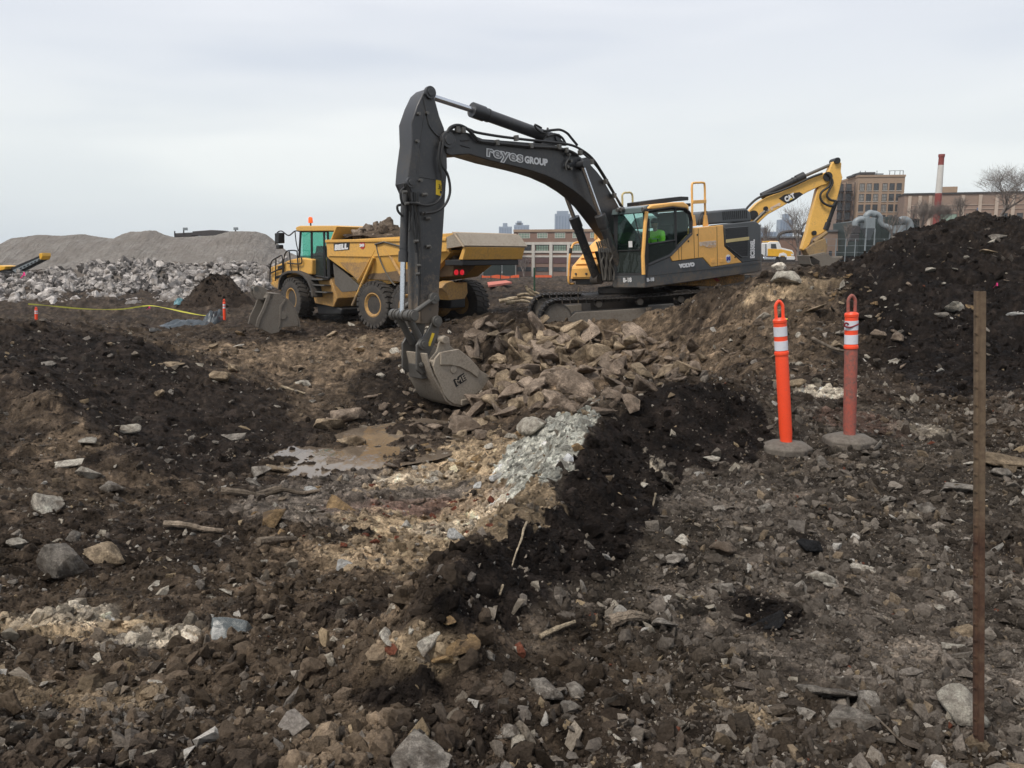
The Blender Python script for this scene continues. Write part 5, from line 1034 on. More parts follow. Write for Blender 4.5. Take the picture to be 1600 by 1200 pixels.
# ================================================================== second, yellow excavator behind
def build_cat():
    fr = Frame((8.9, 36.5, -.25), R(180)); fr = Frame((8.9, 36.5, -.25), math.pi)   # faces picture right; its right side (v<0) looks at us
    E = empty('excavator', 'all yellow excavator standing behind, its boom and stick showing right of the dark engine hood', 'excavator', M=fr.M); c = MAT['cyellow']
    v = -.26; Vp = lambda P, vv=v: fr.V(P, vv)
    boom = [(1166, 338), (1172, 329), (1184, 317), (1200, 307), (1222, 299), (1250, 286.5), (1275, 275), (1290, 269), (1297, 271), (1298, 281), (1292, 288), (1284, 290), (1262, 300), (1240, 312), (1222, 323), (1200, 335), (1190, 344), (1172, 362), (1150, 395), (1120, 425), (1105, 425), (1110, 405), (1145, 365)]
    MB().prism(Vp(boom), 'v', v, -v).build('boom', c, E, .03)
    stick = [(1306, 249), (1311, 249), (1316, 255), (1315, 268), (1317.5, 277), (1313, 296), (1309, 312), (1305, 314), (1296, 340), (1292, 360), (1283, 366), (1270, 372), (1266, 382), (1256, 392), (1254, 389), (1262, 362), (1271, 326), (1278, 296), (1287, 284), (1294, 272), (1300, 256)]
    MB().prism(Vp(stick), 'v', -.2, .2).build('stick', c, E, .03)
    def pin(x, y, r): p = fr.p3(x, y, v); MB().cyl((p.x, v - .06, p.z), (p.x, -v + .06, p.z), r, n=16).build('pin', MAT['black'], E)
    pin(1293, 276, .20); pin(1308, 251, .13); pin(1177, 336, .2); pin(1196, 326, .1); pin(1272, 364, .1)
    B1, B2 = MB(), MB(); cylinder_(B1, B2, fr.p3(1190, 307, 0), fr.p3(1256, 275.5, 0), fr.p3(1303, 255, 0), .16, .07); B1.build('stick_cylinder', MAT['black'], E); B2.build('stick_cylinder_rod', MAT['steel'], E)
    B1, B2 = MB(), MB(); cylinder_(B1, B2, fr.p3(1305, 314, -.1), fr.p3(1289, 358, -.1), fr.p3(1283, 372, -.1), .13, .07); B1.build('bucket_cylinder', MAT['black'], E); B2.build('bucket_cylinder_rod', MAT['steel'], E)
    for sg in (1, -1):
        B1, B2 = MB(), MB(); a = fr.p3(1110, 410, 0); b = fr.p3(1160, 360, 0); q = fr.p3(1190, 331, 0)
        for w in (a, b, q): w.y = sg * .5
        cylinder_(B1, B2, a, b, q, .13, .07); B1.build('boom_cylinder', MAT['black'], E); B2.build('boom_cylinder_rod', MAT['steel'], E)
    for P, r in (([(1164, 330), (1170, 322), (1182, 311), (1195, 305), (1215, 300), (1240, 290), (1268, 277), (1285, 271)], .05), ([(1290, 270), (1298, 276), (1296, 290), (1284, 300), (1282, 310), (1288, 318), (1300, 322), (1306, 314)], .05), ([(1294, 272), (1301, 284), (1296, 296), (1292, 305), (1297, 312), (1306, 314)], .05)):
        s = MB(); clamp_run(s, fr, P, -.34, r); s.build('boom_hose', MAT['hose'], E)
    # links, quick hitch, bucket
    for a, b in (((1272, 378), (1292, 363)), ((1264, 388), (1285, 376)), ((1262, 392), (1280, 386))): s = MB(); s.tube([fr.p3(*a, -.25), fr.p3(*b, -.25)], .09, 8); s.build('bucket_link', MAT['cyellow2'], E)
    MB().prism(Vp([(1258, 389), (1275, 377), (1288, 372), (1293, 384), (1290, 400), (1270, 403), (1262, 398)], -.3), 'v', -.35, .35).build('quick_hitch', MAT['cyellow2'], E, .03)
    bk = [(1267, 400), (1292, 396), (1299, 402), (1313, 402), (1306, 412), (1296, 419), (1281, 420.5), (1280, 408)]
    MB().prism(Vp(bk, -.75), 'v', -.8, -.74).build('bucket_side', MAT['mud'], E, .01); MB().prism(Vp(bk, -.75), 'v', .74, .8).build('bucket_side', MAT['mud'], E, .01)
    MB().strip(Vp([(1316, 400), (1306, 412), (1296, 419), (1281, 420.5), (1268, 412), (1265, 401), (1290, 396)], -.75), 'v', -.76, .76, .05).build('bucket_shell', MAT['mud'], E, .01)
    # logo patch and lettering
    MB().prism(Vp([(1217, 310), (1226, 304), (1249, 300), (1255, 303.5), (1240, 314), (1232, 318), (1226, 316)]), 'v', v - .02, v - .005).build('logo_patch', MAT['black'], E)
    def txt(nm, b, mat, p0, p1, h, off_, **k):
        a = Vector((fr.on_v(*p0, v)[0], v - off_, fr.on_v(*p0, v)[1])); q = Vector((fr.on_v(*p1, v)[0], v - off_, fr.on_v(*p1, v)[1])); X = (q - a).normalized(); Z = Vector((0, -1, 0)); Y = Z.cross(X); hh = h / 1270 * 36
        o = text_obj(nm, b, mat, E, Matrix(((X.x, Y.x, Z.x, a.x), (X.y, Y.y, Z.y, a.y), (X.z, Y.z, Z.z, a.z), (0, 0, 0, 1))), hh * 1.38, **k); w = max(z.co.x for z in o.data.vertices); o.data.transform(Matrix.Diagonal(((q - a).length / w, 1, 1, 1)))
    txt('maker_lettering', 'CAT', MAT['label'], (1227.5, 315.5), (1242.5, 308), 7.5, .03, offset=.02)
    MB().prism(Vp([(1232.5, 313.6), (1235.5, 309), (1238.5, 310.8)]), 'v', v - .045, v - .036).build('logo_triangle', MAT['sticker'], E)
    txt('boom_lettering', 'reyes group', MAT['fade'], (1188, 336), (1220, 319), 4.5, .012, offset=.012)
    # the body hidden behind the nearer machine
    MB().box((-2.9, -1.5, 1.1), (.1, 1.5, 2.25)).build('engine_body', c, E, .08, 3); MB().box((-3.4, -1.45, 1.15), (-2.9, 1.45, 2.2)).build('counterweight', MAT['black'], E, .12, 3)
    MB().box((.1, .4, 1.1), (1.9, 1.45, 1.3)).build('deck_frame', c, E, .03); s = MB().box((.1, .45, 2.9), (1.75, 1.42, 3.0)); s.build('cab_roof', c, E, .03)
    s = MB()
    for (x, y) in ((.15, .5), (1.7, .5), (.15, 1.38), (1.85, 1.38)): s.box((x - .04, y - .04, 1.3), (x + .04, y + .04, 2.9))
    s.build('cab_frame', MAT['black'], E); MB().box((.2, .47, 1.3), (1.75, .48, 2.9)).build('cab_window', MAT['glass'], E)
    MB().box((-1, -.7, .4), (1, .7, 1.1)).build('centre_frame', MAT['track'], E)
    for sg in (1, -1):
        s = MB(); pr = [(2 + .42 * math.sin(a), .45 + .42 * math.cos(a)) for a in [math.pi * k / 10 for k in range(11)]] + [(-2 - .42 * math.sin(a), .45 - .42 * math.cos(a)) for a in [math.pi * k / 10 for k in range(11)]]
        s.prism(pr, 'v', sg * 1.3 - .28, sg * 1.3 + .28); s.build('track', MAT['track'], E)
MAT['cyellow2'] = m_paint('muddy_hitch', (.34, .22, .09), .6, (.12, .10, .08), .6)
build_cat()
# ================================================================== backhoe bucket lying on the ground
def build_loose_bucket():
    fr = Frame((-8.3, 25.6, -1.0), R(28)); E = empty('digging_bucket', 'mud caked spare excavator bucket lying in front of the dump truck front wheel', 'bucket', M=fr.M); m = MAT['mud']
    v1 = .62
    side = [(400, 508), (402, 498), (410, 482), (417, 462), (421, 458), (436, 461), (450, 470), (459, 481), (466, 500), (467, 509), (440, 512), (436, 519), (424, 522), (412, 516)]
    MB().prism(fr.V(side, v1), 'v', v1 - .04, v1).build('bucket_side', m, E, .012)
    MB().prism(fr.V(side, v1), 'v', -v1, -v1 + .04).build('bucket_side', m, E, .012)
    MB().strip(fr.V([(418, 460), (436, 461), (450, 470), (459, 481), (466, 500), (468, 511)], v1), 'v', -v1, v1, -.045).build('bucket_shell', m, E, .008)
    MB().strip(fr.V([(399, 511), (402, 498), (410, 482), (418, 460)], v1), 'v', v1 - .02, v1 + .03, .1).build('side_edge', m, E, .01)
    MB().strip(fr.V([(399, 511), (402, 498), (410, 482), (418, 460)], v1), 'v', -v1 - .03, -v1 + .02, .1).build('side_edge', m, E, .01)
    MB().prism(fr.V([(414, 466), (421, 457), (430, 460), (426, 468)], v1), 'v', -v1, v1).build('bucket_top', m, E, .02)
    for v in (.25, -.25): MB().prism(fr.V([(400, 460), (399, 449), (404, 446), (412, 448), (420, 452), (424, 460), (416, 470), (404, 468)], v1), 'v', v - .04, v + .04).build('bucket_ear', m, E, .012)
    p = fr.p3(404, 452, v1); MB().cyl((p.x, -.3, p.z), (p.x, .3, p.z), .075, n=16).build('bucket_pin', MAT['steel'], E)
    p = fr.p3(442, 493, v1); MB().cyl((p.x, v1, p.z), (p.x, v1 + .025, p.z), .12, n=20).build('bucket_boss', m, E, .008)
    MB().prism(fr.V([(437, 478), (445, 467), (447, 469), (440, 480), (438, 510), (435, 512)], v1), 'v', v1, v1 + .03).build('wear_strip', m, E, .006)
build_loose_bucket()
# ================================================================== background: stockpiles, rubble, town
def m_flat(name, col, rough=.85, var=.25, scale=.6, col2=None, amt=.4):
    m, t, b, o = newmat(name); v = ocoord(t); n1 = noise(t, scale, 6, .65, v); n2 = noise(t, scale * 8, 4, .6, v)
    c = mixc(t, rr(t, n1, .4, .62, 0, amt), col, col2 or tuple(x * .6 for x in col)); c = mixc(t, rr(t, n2, .35, .65, 0, var), c, tuple(x * .65 for x in col))
    t.links.new(c, b.inputs['Base Color']); b.inputs['Roughness'].default_value = rough; return m
MAT['pile'] = m_flat('crushed_concrete', (.40, .365, .33), .95, .6, .35, (.27, .235, .20), .7)
t_ = MAT['pile'].node_tree; b_ = [n for n in t_.nodes if n.type == 'BSDF_PRINCIPLED'][0]; v_ = ocoord(t_); pb = bump(t_, noise(t_, .9, 9, .78, v_), 1, 1.4); mq = N(t_, 'ShaderNodeMapping'); mq.inputs['Scale'].default_value = (.9, .12, .16); t_.links.new(v_, mq.inputs[0]); bump(t_, noise(t_, .8, 6, .6, mq.outputs[0]), 1, 2.5, b_, pb)
def pile(name, label, outline, d, thick, z0, seedx, mat, rough=.5):
    """a tipped heap: crest line in picture coordinates, falling away both to the front and the back"""
    xs = [at(px, py, d)[0] for px, py in outline]; zs = [at(px, py, d)[2] for px, py in outline]
    nx, ny = 260, 90; X = np.linspace(xs[0], xs[-1], nx); crest = np.interp(X, xs, zs); T = np.linspace(-1, 1, ny)
    XX, TT = np.meshgrid(X, T); CR = np.tile(crest, (ny, 1)); prof = np.clip(1.06 - np.abs(TT) ** 1.15 * 1.08, -.05, 1)
    XX2 = XX + rough * 1.5 * fbm(XX * .1 + seedx, TT * 3, 3) * (np.abs(TT) > .02); YY = d + TT * thick + (CR - z0) * .1
    Z = z0 + (CR - z0) * np.minimum(prof, 1)
    Z = Z + rough * (fbm(XX * .25 + seedx, YY * .25, 5, .55)) * np.clip(np.abs(TT) * 2.5, 0.12, 1) * np.clip((CR - z0) / 2, 0, 1) + .12 * rough * fbm(XX * 2, YY * 2, 3)
    i = np.arange(nx * ny).reshape(ny, nx); F = np.stack([i[:-1, :-1], i[:-1, 1:], i[1:, 1:], i[1:, :-1]], -1).reshape(-1, 4)
    me = np_mesh(name, np.stack([XX2.ravel(), YY.ravel(), Z.ravel()], -1), F); me.materials.append(mat); o = link(bpy.data.objects.new(name, me)); return tag(o, label, 'stockpile')
pile('stockpile', 'long grey brown stockpile of crushed stone at the far left, its skyline low and rounded', [(-330, 420), (-200, 400), (-80, 404), (0, 388), (25, 373), (60, 367), (100, 369), (126, 365.5), (150, 371), (175, 373), (200, 380), (260, 420), (300, 440)], 118, 12, -.6, 3, MAT['pile'], .7)
pile('stockpile', 'tall stone stockpile with a flat top behind the pale rubble, left of the dump truck', [(95, 432), (130, 405), (160, 386), (178, 373), (192, 366), (204, 362), (225, 362), (240, 360), (252, 366), (272, 371), (300, 370), (340, 368), (352, 364), (364, 362), (400, 362), (412, 366), (425, 378), (445, 394), (480, 410), (540, 430), (600, 445)], 104, 11, -.6, 9, MAT['pile'], .6)
MAT['conc'] = m_rock('pale_concrete_chunk', (.50, .465, .435), (.12, .095, .075), .35, 1.4)
MAT['slab'] = m_rock('brown_stone_slab', (.30, .235, .18), (.13, .095, .068), .26, 1.6)
MAT['slab2'] = m_rock('tan_stone_slab', (.40, .31, .21), (.12, .085, .055), .35, 1.8)
MAT['lime'] = m_rock('pale_limestone', (.64, .58, .49), (.16, .12, .085), .22, 2.4)
MAT['greyrock'] = m_rock('grey_stone', (.36, .325, .28), (.09, .07, .055), .32, 2.6)
MAT['ochre'] = m_rock('ochre_stone', (.40, .27, .14), (.14, .10, .07), .35, 2.2)
MAT['brick'] = m_rock('broken_brick', (.30, .095, .055), (.10, .06, .045), .4, 3)
MAT['white'] = MAT['white']; MAT['chalk'] = m_rock('white_plaster', (.66, .65, .62), (.3, .26, .2), .2, 2)
MAT['blackrock'] = m_rock('tarry_rock', (.03, .03, .032), (.02, .018, .016), .2, 3)
ROCKS = [hull_rock(s + 100, 1, .9 if s % 3 else .55, n=11 + s % 6, rough=.06) for s in range(10)]
SLABS = [hull_rock(s + 200, 1, .42 + .18 * (s % 3), n=9 + s % 4, box=1.0, rough=.045) for s in range(9)]
FARROCKS = [hull_rock(s + 300, 0, .8, n=10 + s % 4) for s in range(8)]
_mc = {}
def with_mat(me, mat):
    k = (me.name, mat.name)
    if k not in _mc:
        c = me.copy(); c.materials.clear(); c.materials.append(mat); _mc[k] = c
    return _mc[k]
def rock(me, mat, p, size, rot, name='rock', label=None, cat='rock', group=None, sc=(1, 1, 1)):
    o = bpy.data.objects.new(name, with_mat(me, mat)); link(o); o.location = tuple(p); o.rotation_euler = rot; o.scale = tuple(size * k for k in sc)
    return tag(o, label, cat, group)
# pale rubble bank, far left: nearest 240 chunks one by one, the rest as one mass
def do_rubble():
    P = []
    rs_ = np.random.RandomState(11); poly = [(-60, 478), (130, 476), (300, 482), (330, 462), (420, 452), (470, 428), (470, 408), (300, 412), (200, 404), (140, 408), (60, 424), (-60, 430)]
    def inside(x, y):
        c = False; n = len(poly)
        for i in range(n):
            x1, y1 = poly[i]; x2, y2 = poly[(i + 1) % n]
            if (y1 > y) != (y2 > y) and x < (x2 - x1) * (y - y1) / (y2 - y1) + x1: c = not c
        return c
    n = 0
    while len(P) < 6500:
        px, py = rs_.uniform(-60, 470), rs_.uniform(404, 482)
        if not inside(px, py): continue
        if 95 < px < 240 and 452 < py and rs_.rand() < .85: continue
        if vnoise(np.array([px * .03]), np.array([py * .09]))[0] + .9 * rs_.rand() < .45: continue
        # the bank rises from d=44 to d=78
        k = (482 - py) / 78.; d = 44 + 34 * k ** 1.1; p = at(px, py, d); P.append((p[0], d, p[2], rs_.uniform(.12, .34) * (1 if rs_.rand() < .88 else 1.7)))
    P.sort(key=lambda q: q[1] / q[3])
    for i, (x, y, z, s) in enumerate(P[:240]):
        rock(ROCKS[i % 10], MAT['conc'], (x, y, z - s * .1), s * 1.15, tuple(rs_.uniform(-3, 3, 3)), 'concrete_chunk', ('large' if s > .45 else 'small') + ' pale broken concrete chunk ' + ('at the foot of the rubble bank above the yellow tape' if z < .0 and x < -14 else ('in the rubble bank close to the dump truck' if x > -14 else 'high in the rubble bank below the grey stockpile')), 'concrete chunk', 'concrete chunks of the far rubble bank')
    Q = np.array(P[240:]); n = len(Q); c = np.array([.52, .48, .45]) * rs_.choice([.2, .4, .6, .8, 1, 1.3], (n, 1))
    scatter('rubble', 'distant pale concrete rubble covering the bank', Q[:, :3] - [0, 0, .1], Q[:, 3:4] * rs_.uniform(.7, 1.2, (n, 3)), rs_.randint(5, NP_, n), rots(n), c)
do_rubble()
def bank():   # earth under the rubble
    X, Y, Z = [], [], []
    pts = []
    for px in np.linspace(-160, 560, 90):
        row = []
        for k in np.linspace(-.12, 1.1, 34):
            top = np.interp(px, [-60, 60, 140, 200, 470], [431, 426, 411, 406, 410]); py = max(482 - 78 * min(k, 1.0), top); d = 44 + 34 * max(k, 0) ** 1.1 * (1 if k > 0 else 1) + (k * 30 if k < 0 else 0); p = at(px, py + (0 if k > 0 else 6), d); e = max(0, 1 - max(0, px - 440) / 110.)
            row.append((p[0], p[1], (p[2] - .35 + .35 * vnoise(np.array([p[0] * .4]), np.array([p[1] * .4]))[0]) * e + (1 - e) * -1.6))
        pts.append(row)
    V = np.array(pts).reshape(-1, 3); i = np.arange(90 * 34).reshape(90, 34); F = np.stack([i[:-1, :-1], i[1:, :-1], i[1:, 1:], i[:-1, 1:]], -1).reshape(-1, 4)
    me = np_mesh('hill', V, F); setcol(me, np.tile(np.array([(.13, .115, .10)]), (len(V), 1))); me.materials.append(MAT['soil']); tag(link(bpy.data.objects.new('hill', me)), kind='structure')
bank()
# dark cone of soil between rubble and truck
def mound(name, label, px, py0, py1, w, d, col, mat=None, ry=1.0):
    a = at(px, py0, d); a0_ = a[2]; a = a + [0, 0, .35]; zb = min(at(px, py1, d)[2], a[2] - .3) - .3; rx = w / FPX * d; n = 46; th = np.linspace(0, 2 * math.pi, n, endpoint=False); V = [(a[0], a[1], a[2])]; 
    for j in range(1, 22):
        k = j / 21.
        for t in th:
            r = k * (1 + .16 * math.sin(3 * t + px) + .08 * math.sin(5 * t)); x = a[0] + rx * r * math.cos(t); y = a[1] + rx * ry * r * math.sin(t); z = zb + (a[2] - zb) * (1 - k) ** 1.0 * (1 + .25 * k)
            V.append((x, y, z))
    V = np.array(V); V[:, 2] += .5 * fbm(V[:, 0] * .8, V[:, 1] * .8, 5, .65); V[:, 2] = np.minimum(V[:, 2], a0_ + .1 * vnoise(V[:, 0] * 2, V[:, 1] * 2)); bm = bmesh.new(); vs = [bm.verts.new(p) for p in V]
    for i in range(n): bm.faces.new((vs[0], vs[1 + i], vs[1 + (i + 1) % n]))
    for j in range(20):
        for i in range(n): a1 = 1 + j * n + i; a2 = 1 + j * n + (i + 1) % n; bm.faces.new((vs[a1], vs[a1 + n], vs[a2 + n], vs[a2]))
    me = bpy.data.meshes.new(name); bm.to_mesh(me); bm.free()
    for p in me.polygons: p.use_smooth = True
    setcol(me, np.tile(np.array([col]), (len(me.vertices), 1))); me.materials.append(mat or MAT['soil']); q_ = V[rng.randint(1, len(V), 900)] + rng.normal(0, .06, (900, 3)) * [1, 1, .3]; s_ = .02 + .07 * rng.rand(900, 1) ** 3
    scatter('soil_lumps', 'soil lumps and small stones on the cone shaped heap', q_, s_ * rng.uniform(.7, 1.3, (900, 3)), rng.randint(0, NP_, 900), rots(900), np.array([col]) * rng.choice([.5, .8, 1.3, 2.2, 4], (900, 1), p=[.25, .3, .25, .15, .05])); return tag(link(bpy.data.objects.new(name, me)), label, 'soil heap')
mound('soil_heap', 'cone shaped dark soil heap in front of the pale rubble, left of the dump truck', 335, 431, 480, 62, 41, C_DARK, ry=.8)
# ---------------------------------------------------------------- brick and glass helpers
MAT['brickred'] = m_flat('red_brown_brick', (.23, .145, .11), .9, .3, .5, (.19, .125, .095))
MAT['bricktan'] = m_flat('tan_brick', (.33, .235, .165), .9, .2, .4, (.28, .2, .14))
MAT['brickpink'] = m_flat('pinkish_brick', (.27, .195, .15), .9, .3, .3, (.25, .165, .135))
MAT['pilaster'] = m_flat('pale_concrete', (.55, .52, .47), .85, .2, .5)
MAT['greenwin'] = m_flat('green_tinted_panes', (.19, .27, .21), .3, .4, .8, (.30, .36, .30), .6)
MAT['darkwin'] = m_flat('dark_panes', (.045, .05, .055), .15, .3, .6, (.12, .13, .14), .5)
MAT['litwin'] = m_flat('blind_behind_pane', (.30, .29, .27), .3, .3, .8)
MAT['frame'] = m_flat('dark_window_frame', (.05, .045, .045), .6); MAT['bgrey'] = m_flat('hazed_blue_glass', (.24, .29, .36), .35, .35, .08, (.17, .22, .30), .5)  # tower glass tint has distance haze mixed into its blue
MAT['greenwall'] = m_flat('dark_green_sheeting', (.035, .05, .048), .6, .3, .5); MAT['zinc'] = m_flat('zinc_sheet', (.22, .25, .265), .45, .25, .6)
MAT['dkbrick'] = m_flat('dark_red_panel', (.115, .065, .065), .85, .3, .5); MAT['bark'] = m_flat('grey_brown_bark', (.19, .16, .14), .95, .4, 6); MAT['asph'] = m_flat('grey_roofing', (.16, .16, .165), .85, .3)
def add_window(E, fr, x0, x1, z0, z1, v, glassmat, cols_=2, rows_=2, fw=.09, framemat=None):
    """a framed window on the plane v, with its panes as sub-parts"""
    f = MB(); fm = framemat or MAT['frame']; d = .08
    f.box((x0, v, z0), (x0 + fw, v + d, z1)); f.box((x1 - fw, v, z0), (x1, v + d, z1)); f.box((x0 + fw, v, z0), (x1 - fw, v + d, z0 + fw)); f.box((x0 + fw, v, z1 - fw), (x1 - fw, v + d, z1))
    for k in range(1, cols_): x = x0 + (x1 - x0) * k / cols_; f.box((x - fw * .35, v, z0 + fw), (x + fw * .35, v + d * .9, z1 - fw))
    for k in range(1, rows_): z = z0 + (z1 - z0) * k / rows_; f.box((x0 + fw, v, z - fw * .3), (x1 - fw, v + d * .8, z + fw * .3))
    w = f.build('window', fm, E); MB().box((x0 + fw * .5, v - .02, z0 + fw * .5), (x1 - fw * .5, v + .03, z1 - fw * .5)).build('pane', glassmat, w); return w
rw = random.Random(4)
def brick_block():
    fr = Frame((.6, 205, -.5), R(-14)); E = empty('building', 'three storey red brick factory with pale pilasters and green windows behind the excavator arm', 'building', M=fr.M)
    def X(px): return fr.on_v(px, 400, 0)[0]
    zt = fr.on_v(806, 361, 0)[1]; z0 = -6.0; xl, xr = X(802.5), X(985)
    def Z(py): return fr.on_v(806, py, 0)[1]
    MB().prism([(xl, z0), (xr, z0), (xr, zt + .35), (xl, zt)], 'v', -30, 0).build('wall', MAT['brickred'], E)
    MB().box((xr, -.1, zt - .25), (xl, .25, zt + .35)).build('cornice', MAT['bricktan'], E)
    pil = [804.5, 833.5, 861, 888.5, 916, 943, 970]
    for i, p in enumerate(pil): MB().box((X(p) - .38, 0, z0), (X(p) + .38, .35, Z(381))).build('pilaster', MAT['pilaster'], E)
    for py, h in ((380.5, .32), (393.5, .25), (400.5, .22)): MB().box((xr, .0, Z(py) - h), (xl, .2, Z(py) + h)).build('string_course', MAT['pilaster'], E)
    for i in range(len(pil) - 1):
        a, b = X(pil[i]) - .6, X(pil[i + 1]) + .6
        add_window(E, fr, b + .3, a - .3, Z(372.5), Z(364), .0, MAT['greenwin'], 4, 2, .12, MAT['pilaster'])
        add_window(E, fr, b, a, Z(392.5), Z(382.5), .0, MAT['darkwin'] if i == 0 else MAT['greenwin'], 5, 2, .12)
        MB().box((b, 0, Z(411)), (a, .12, Z(401.5))).build('infill_panel', MAT['dkbrick'], E)
        add_window(E, fr, b, a, Z(424), Z(417), .0, MAT['darkwin'], 3, 1, .12)
brick_block()
def tower(label, px0, px1, py, d, steps, mat):
    a = at(px0, py, d); b = at(px1, py, d); w = b[0] - a[0]; E = empty('tower_block', label, 'tower', M=Matrix.Translation((a[0], d, 0)))
    MB().box((0, 0, -5), (w, w * .8, a[2])).build('wall', mat, E)
    for (s0, s1, h) in steps: MB().box((w * s0, .1, a[2]), (w * s1, w * .5, a[2] + h)).build('roof_block', mat, E)
    nf = 14; 
    for k in range(5): MB().box((w * (.06 + .19 * k), -.4, a[2] * .05), (w * (.16 + .19 * k), 0, a[2] * .95)).build('window_strip', MAT['bgrey2'], E)
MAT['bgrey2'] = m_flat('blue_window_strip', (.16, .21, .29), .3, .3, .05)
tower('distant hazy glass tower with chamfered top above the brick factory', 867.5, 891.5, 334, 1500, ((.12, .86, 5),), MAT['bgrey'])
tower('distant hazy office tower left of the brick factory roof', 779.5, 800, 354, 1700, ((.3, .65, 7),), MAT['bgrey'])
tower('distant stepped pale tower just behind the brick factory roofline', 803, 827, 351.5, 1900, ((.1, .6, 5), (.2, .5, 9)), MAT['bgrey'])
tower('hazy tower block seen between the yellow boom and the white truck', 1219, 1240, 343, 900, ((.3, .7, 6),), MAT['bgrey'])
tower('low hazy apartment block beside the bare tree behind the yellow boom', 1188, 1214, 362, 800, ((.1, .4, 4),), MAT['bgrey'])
def loft_building():
    fr = Frame((94, 205, -.5), R(-6)); E = empty('building', 'tan brick loft building with rows of paired windows and a rooftop terrace', 'building', M=fr.M)
    def X(px): return fr.on_v(px, 330, 0)[0]
    def Z(py): return fr.on_v(1375, py, 0)[1]
    xl, xr = X(1338), X(1410.5); zt = Z(276.5); MB().box((xr, -16, -1), (xl, 0, zt)).build('wall', MAT['bricktan'], E); MB().box((xr - .1, -16.2, zt), (xl + .1, .15, zt + .5)).build('parapet', MAT['bricktan'], E)
    for cx in (1344.5, 1355.5, 1366.5, 1380, 1391, 1402):
        for r, cy in enumerate((292, 308.5, 325, 341.5)):
            g = MAT['litwin'] if rw.random() < .25 else MAT['darkwin']; add_window(E, fr, X(cx + 3.9), X(cx - 3.9), Z(cy + 5.6), Z(cy - 5.6), 0, g, 3, 2, .10)
            MB().box((X(cx + 4.2), 0, Z(cy + 6.6)), (X(cx - 4.2), .14, Z(cy + 5.8))).build('window_sill', MAT['pilaster'], E)
    # left wing with black balconies, and the rooftop level
    wx0, wx1 = X(1312), X(1337); MB().box((wx1 + .02, -14, -1), (wx0, -2.2, Z(286))).build('left_wing', MAT['brickpink'], E)
    for r in range(5):
        z = Z(298 + r * 15)
        for k in range(2):
            x0 = wx1 + .5 + k * 2.0; MB().box((x0, -2.2, z), (x0 + 1.7, -.9, z + .12)).build('balcony_slab', MAT['frame'], E)
            s = MB(); s.box((x0, -.95, z + .9), (x0 + 1.7, -.9, z + .97))
            for j in range(5): s.box((x0 + j * .4, -.95, z), (x0 + j * .4 + .05, -.9, z + .9))
            s.build('balcony_railing', MAT['frame'], E); add_window(E, fr, x0 + .2, x0 + 1.4, z + .15, z + 1.9, -2.2, MAT['darkwin'], 2, 1, .1)
    for x in (wx1 + .3, wx1 + 2.4, wx0 - .2): MB().box((x - .08, -1.0, -1), (x + .08, -.85, Z(284))).build('balcony_post', MAT['frame'], E)
    MB().box((X(1383), -10, zt + .4), (X(1346), -3, Z(269))).build('penthouse', MAT['zinc'], E); MB().box((X(1366), -9, Z(269)), (X(1350), -4, Z(266.5))).build('penthouse_roof', MAT['frame'], E)
    for a, b, y0, y1 in ((1334, 1345, 274, 271), (1343, 1368, 271, 267.5)): MB().box((X(b), -8, Z(y0)), (X(a), -2, Z(y1))).build('roof_deck', MAT['frame'], E)
    for p in (1342, 1350, 1368, 1388, 1396, 1404, 1409): MB().box((X(p) - .06, -1, zt + .5), (X(p) + .06, -.9, zt + 1.6)).build('roof_rail_post', MAT['frame'], E)
    MB().box((X(1409), -1, zt + 1.5), (X(1386), -.92, zt + 1.6)).build('roof_rail', MAT['frame'], E)
loft_building()
def chimney():
    d = 160; a = at(1471.5, 241, d); E = empty('chimney', 'tall factory chimney with a red top and foot and a white middle', 'chimney', M=Matrix.Translation((a[0], d, -.5)))
    H = a[2] + .5; r = 8.0 / FPX * d / 2; z1 = at(1471, 258, d)[2] + .5; z2 = at(1471, 302, d)[2] + .5
    MB().cyl((0, 0, 0), (0, 0, z2), r * 1.32, r * 1.2, n=28).build('lower_shaft', MAT['chred'], E); MB().cyl((0, 0, z2), (0, 0, z1), r * 1.19, r * 1.02, n=28).build('middle_shaft', MAT['chwhite'], E)
    MB().cyl((0, 0, z1), (0, 0, H - .5), r * 1.01, r * .98, n=28).build('upper_shaft', MAT['chred'], E); MB().cyl((0, 0, H - .5), (0, 0, H), r * 1.15, n=28).build('chimney_cap', MAT['chred'], E)
MAT['chred'] = m_flat('chimney_red', (.26, .06, .05), .85, .2, .3); MAT['chwhite'] = m_flat('chimney_white', (.62, .6, .56), .85, .15, .3)
chimney()
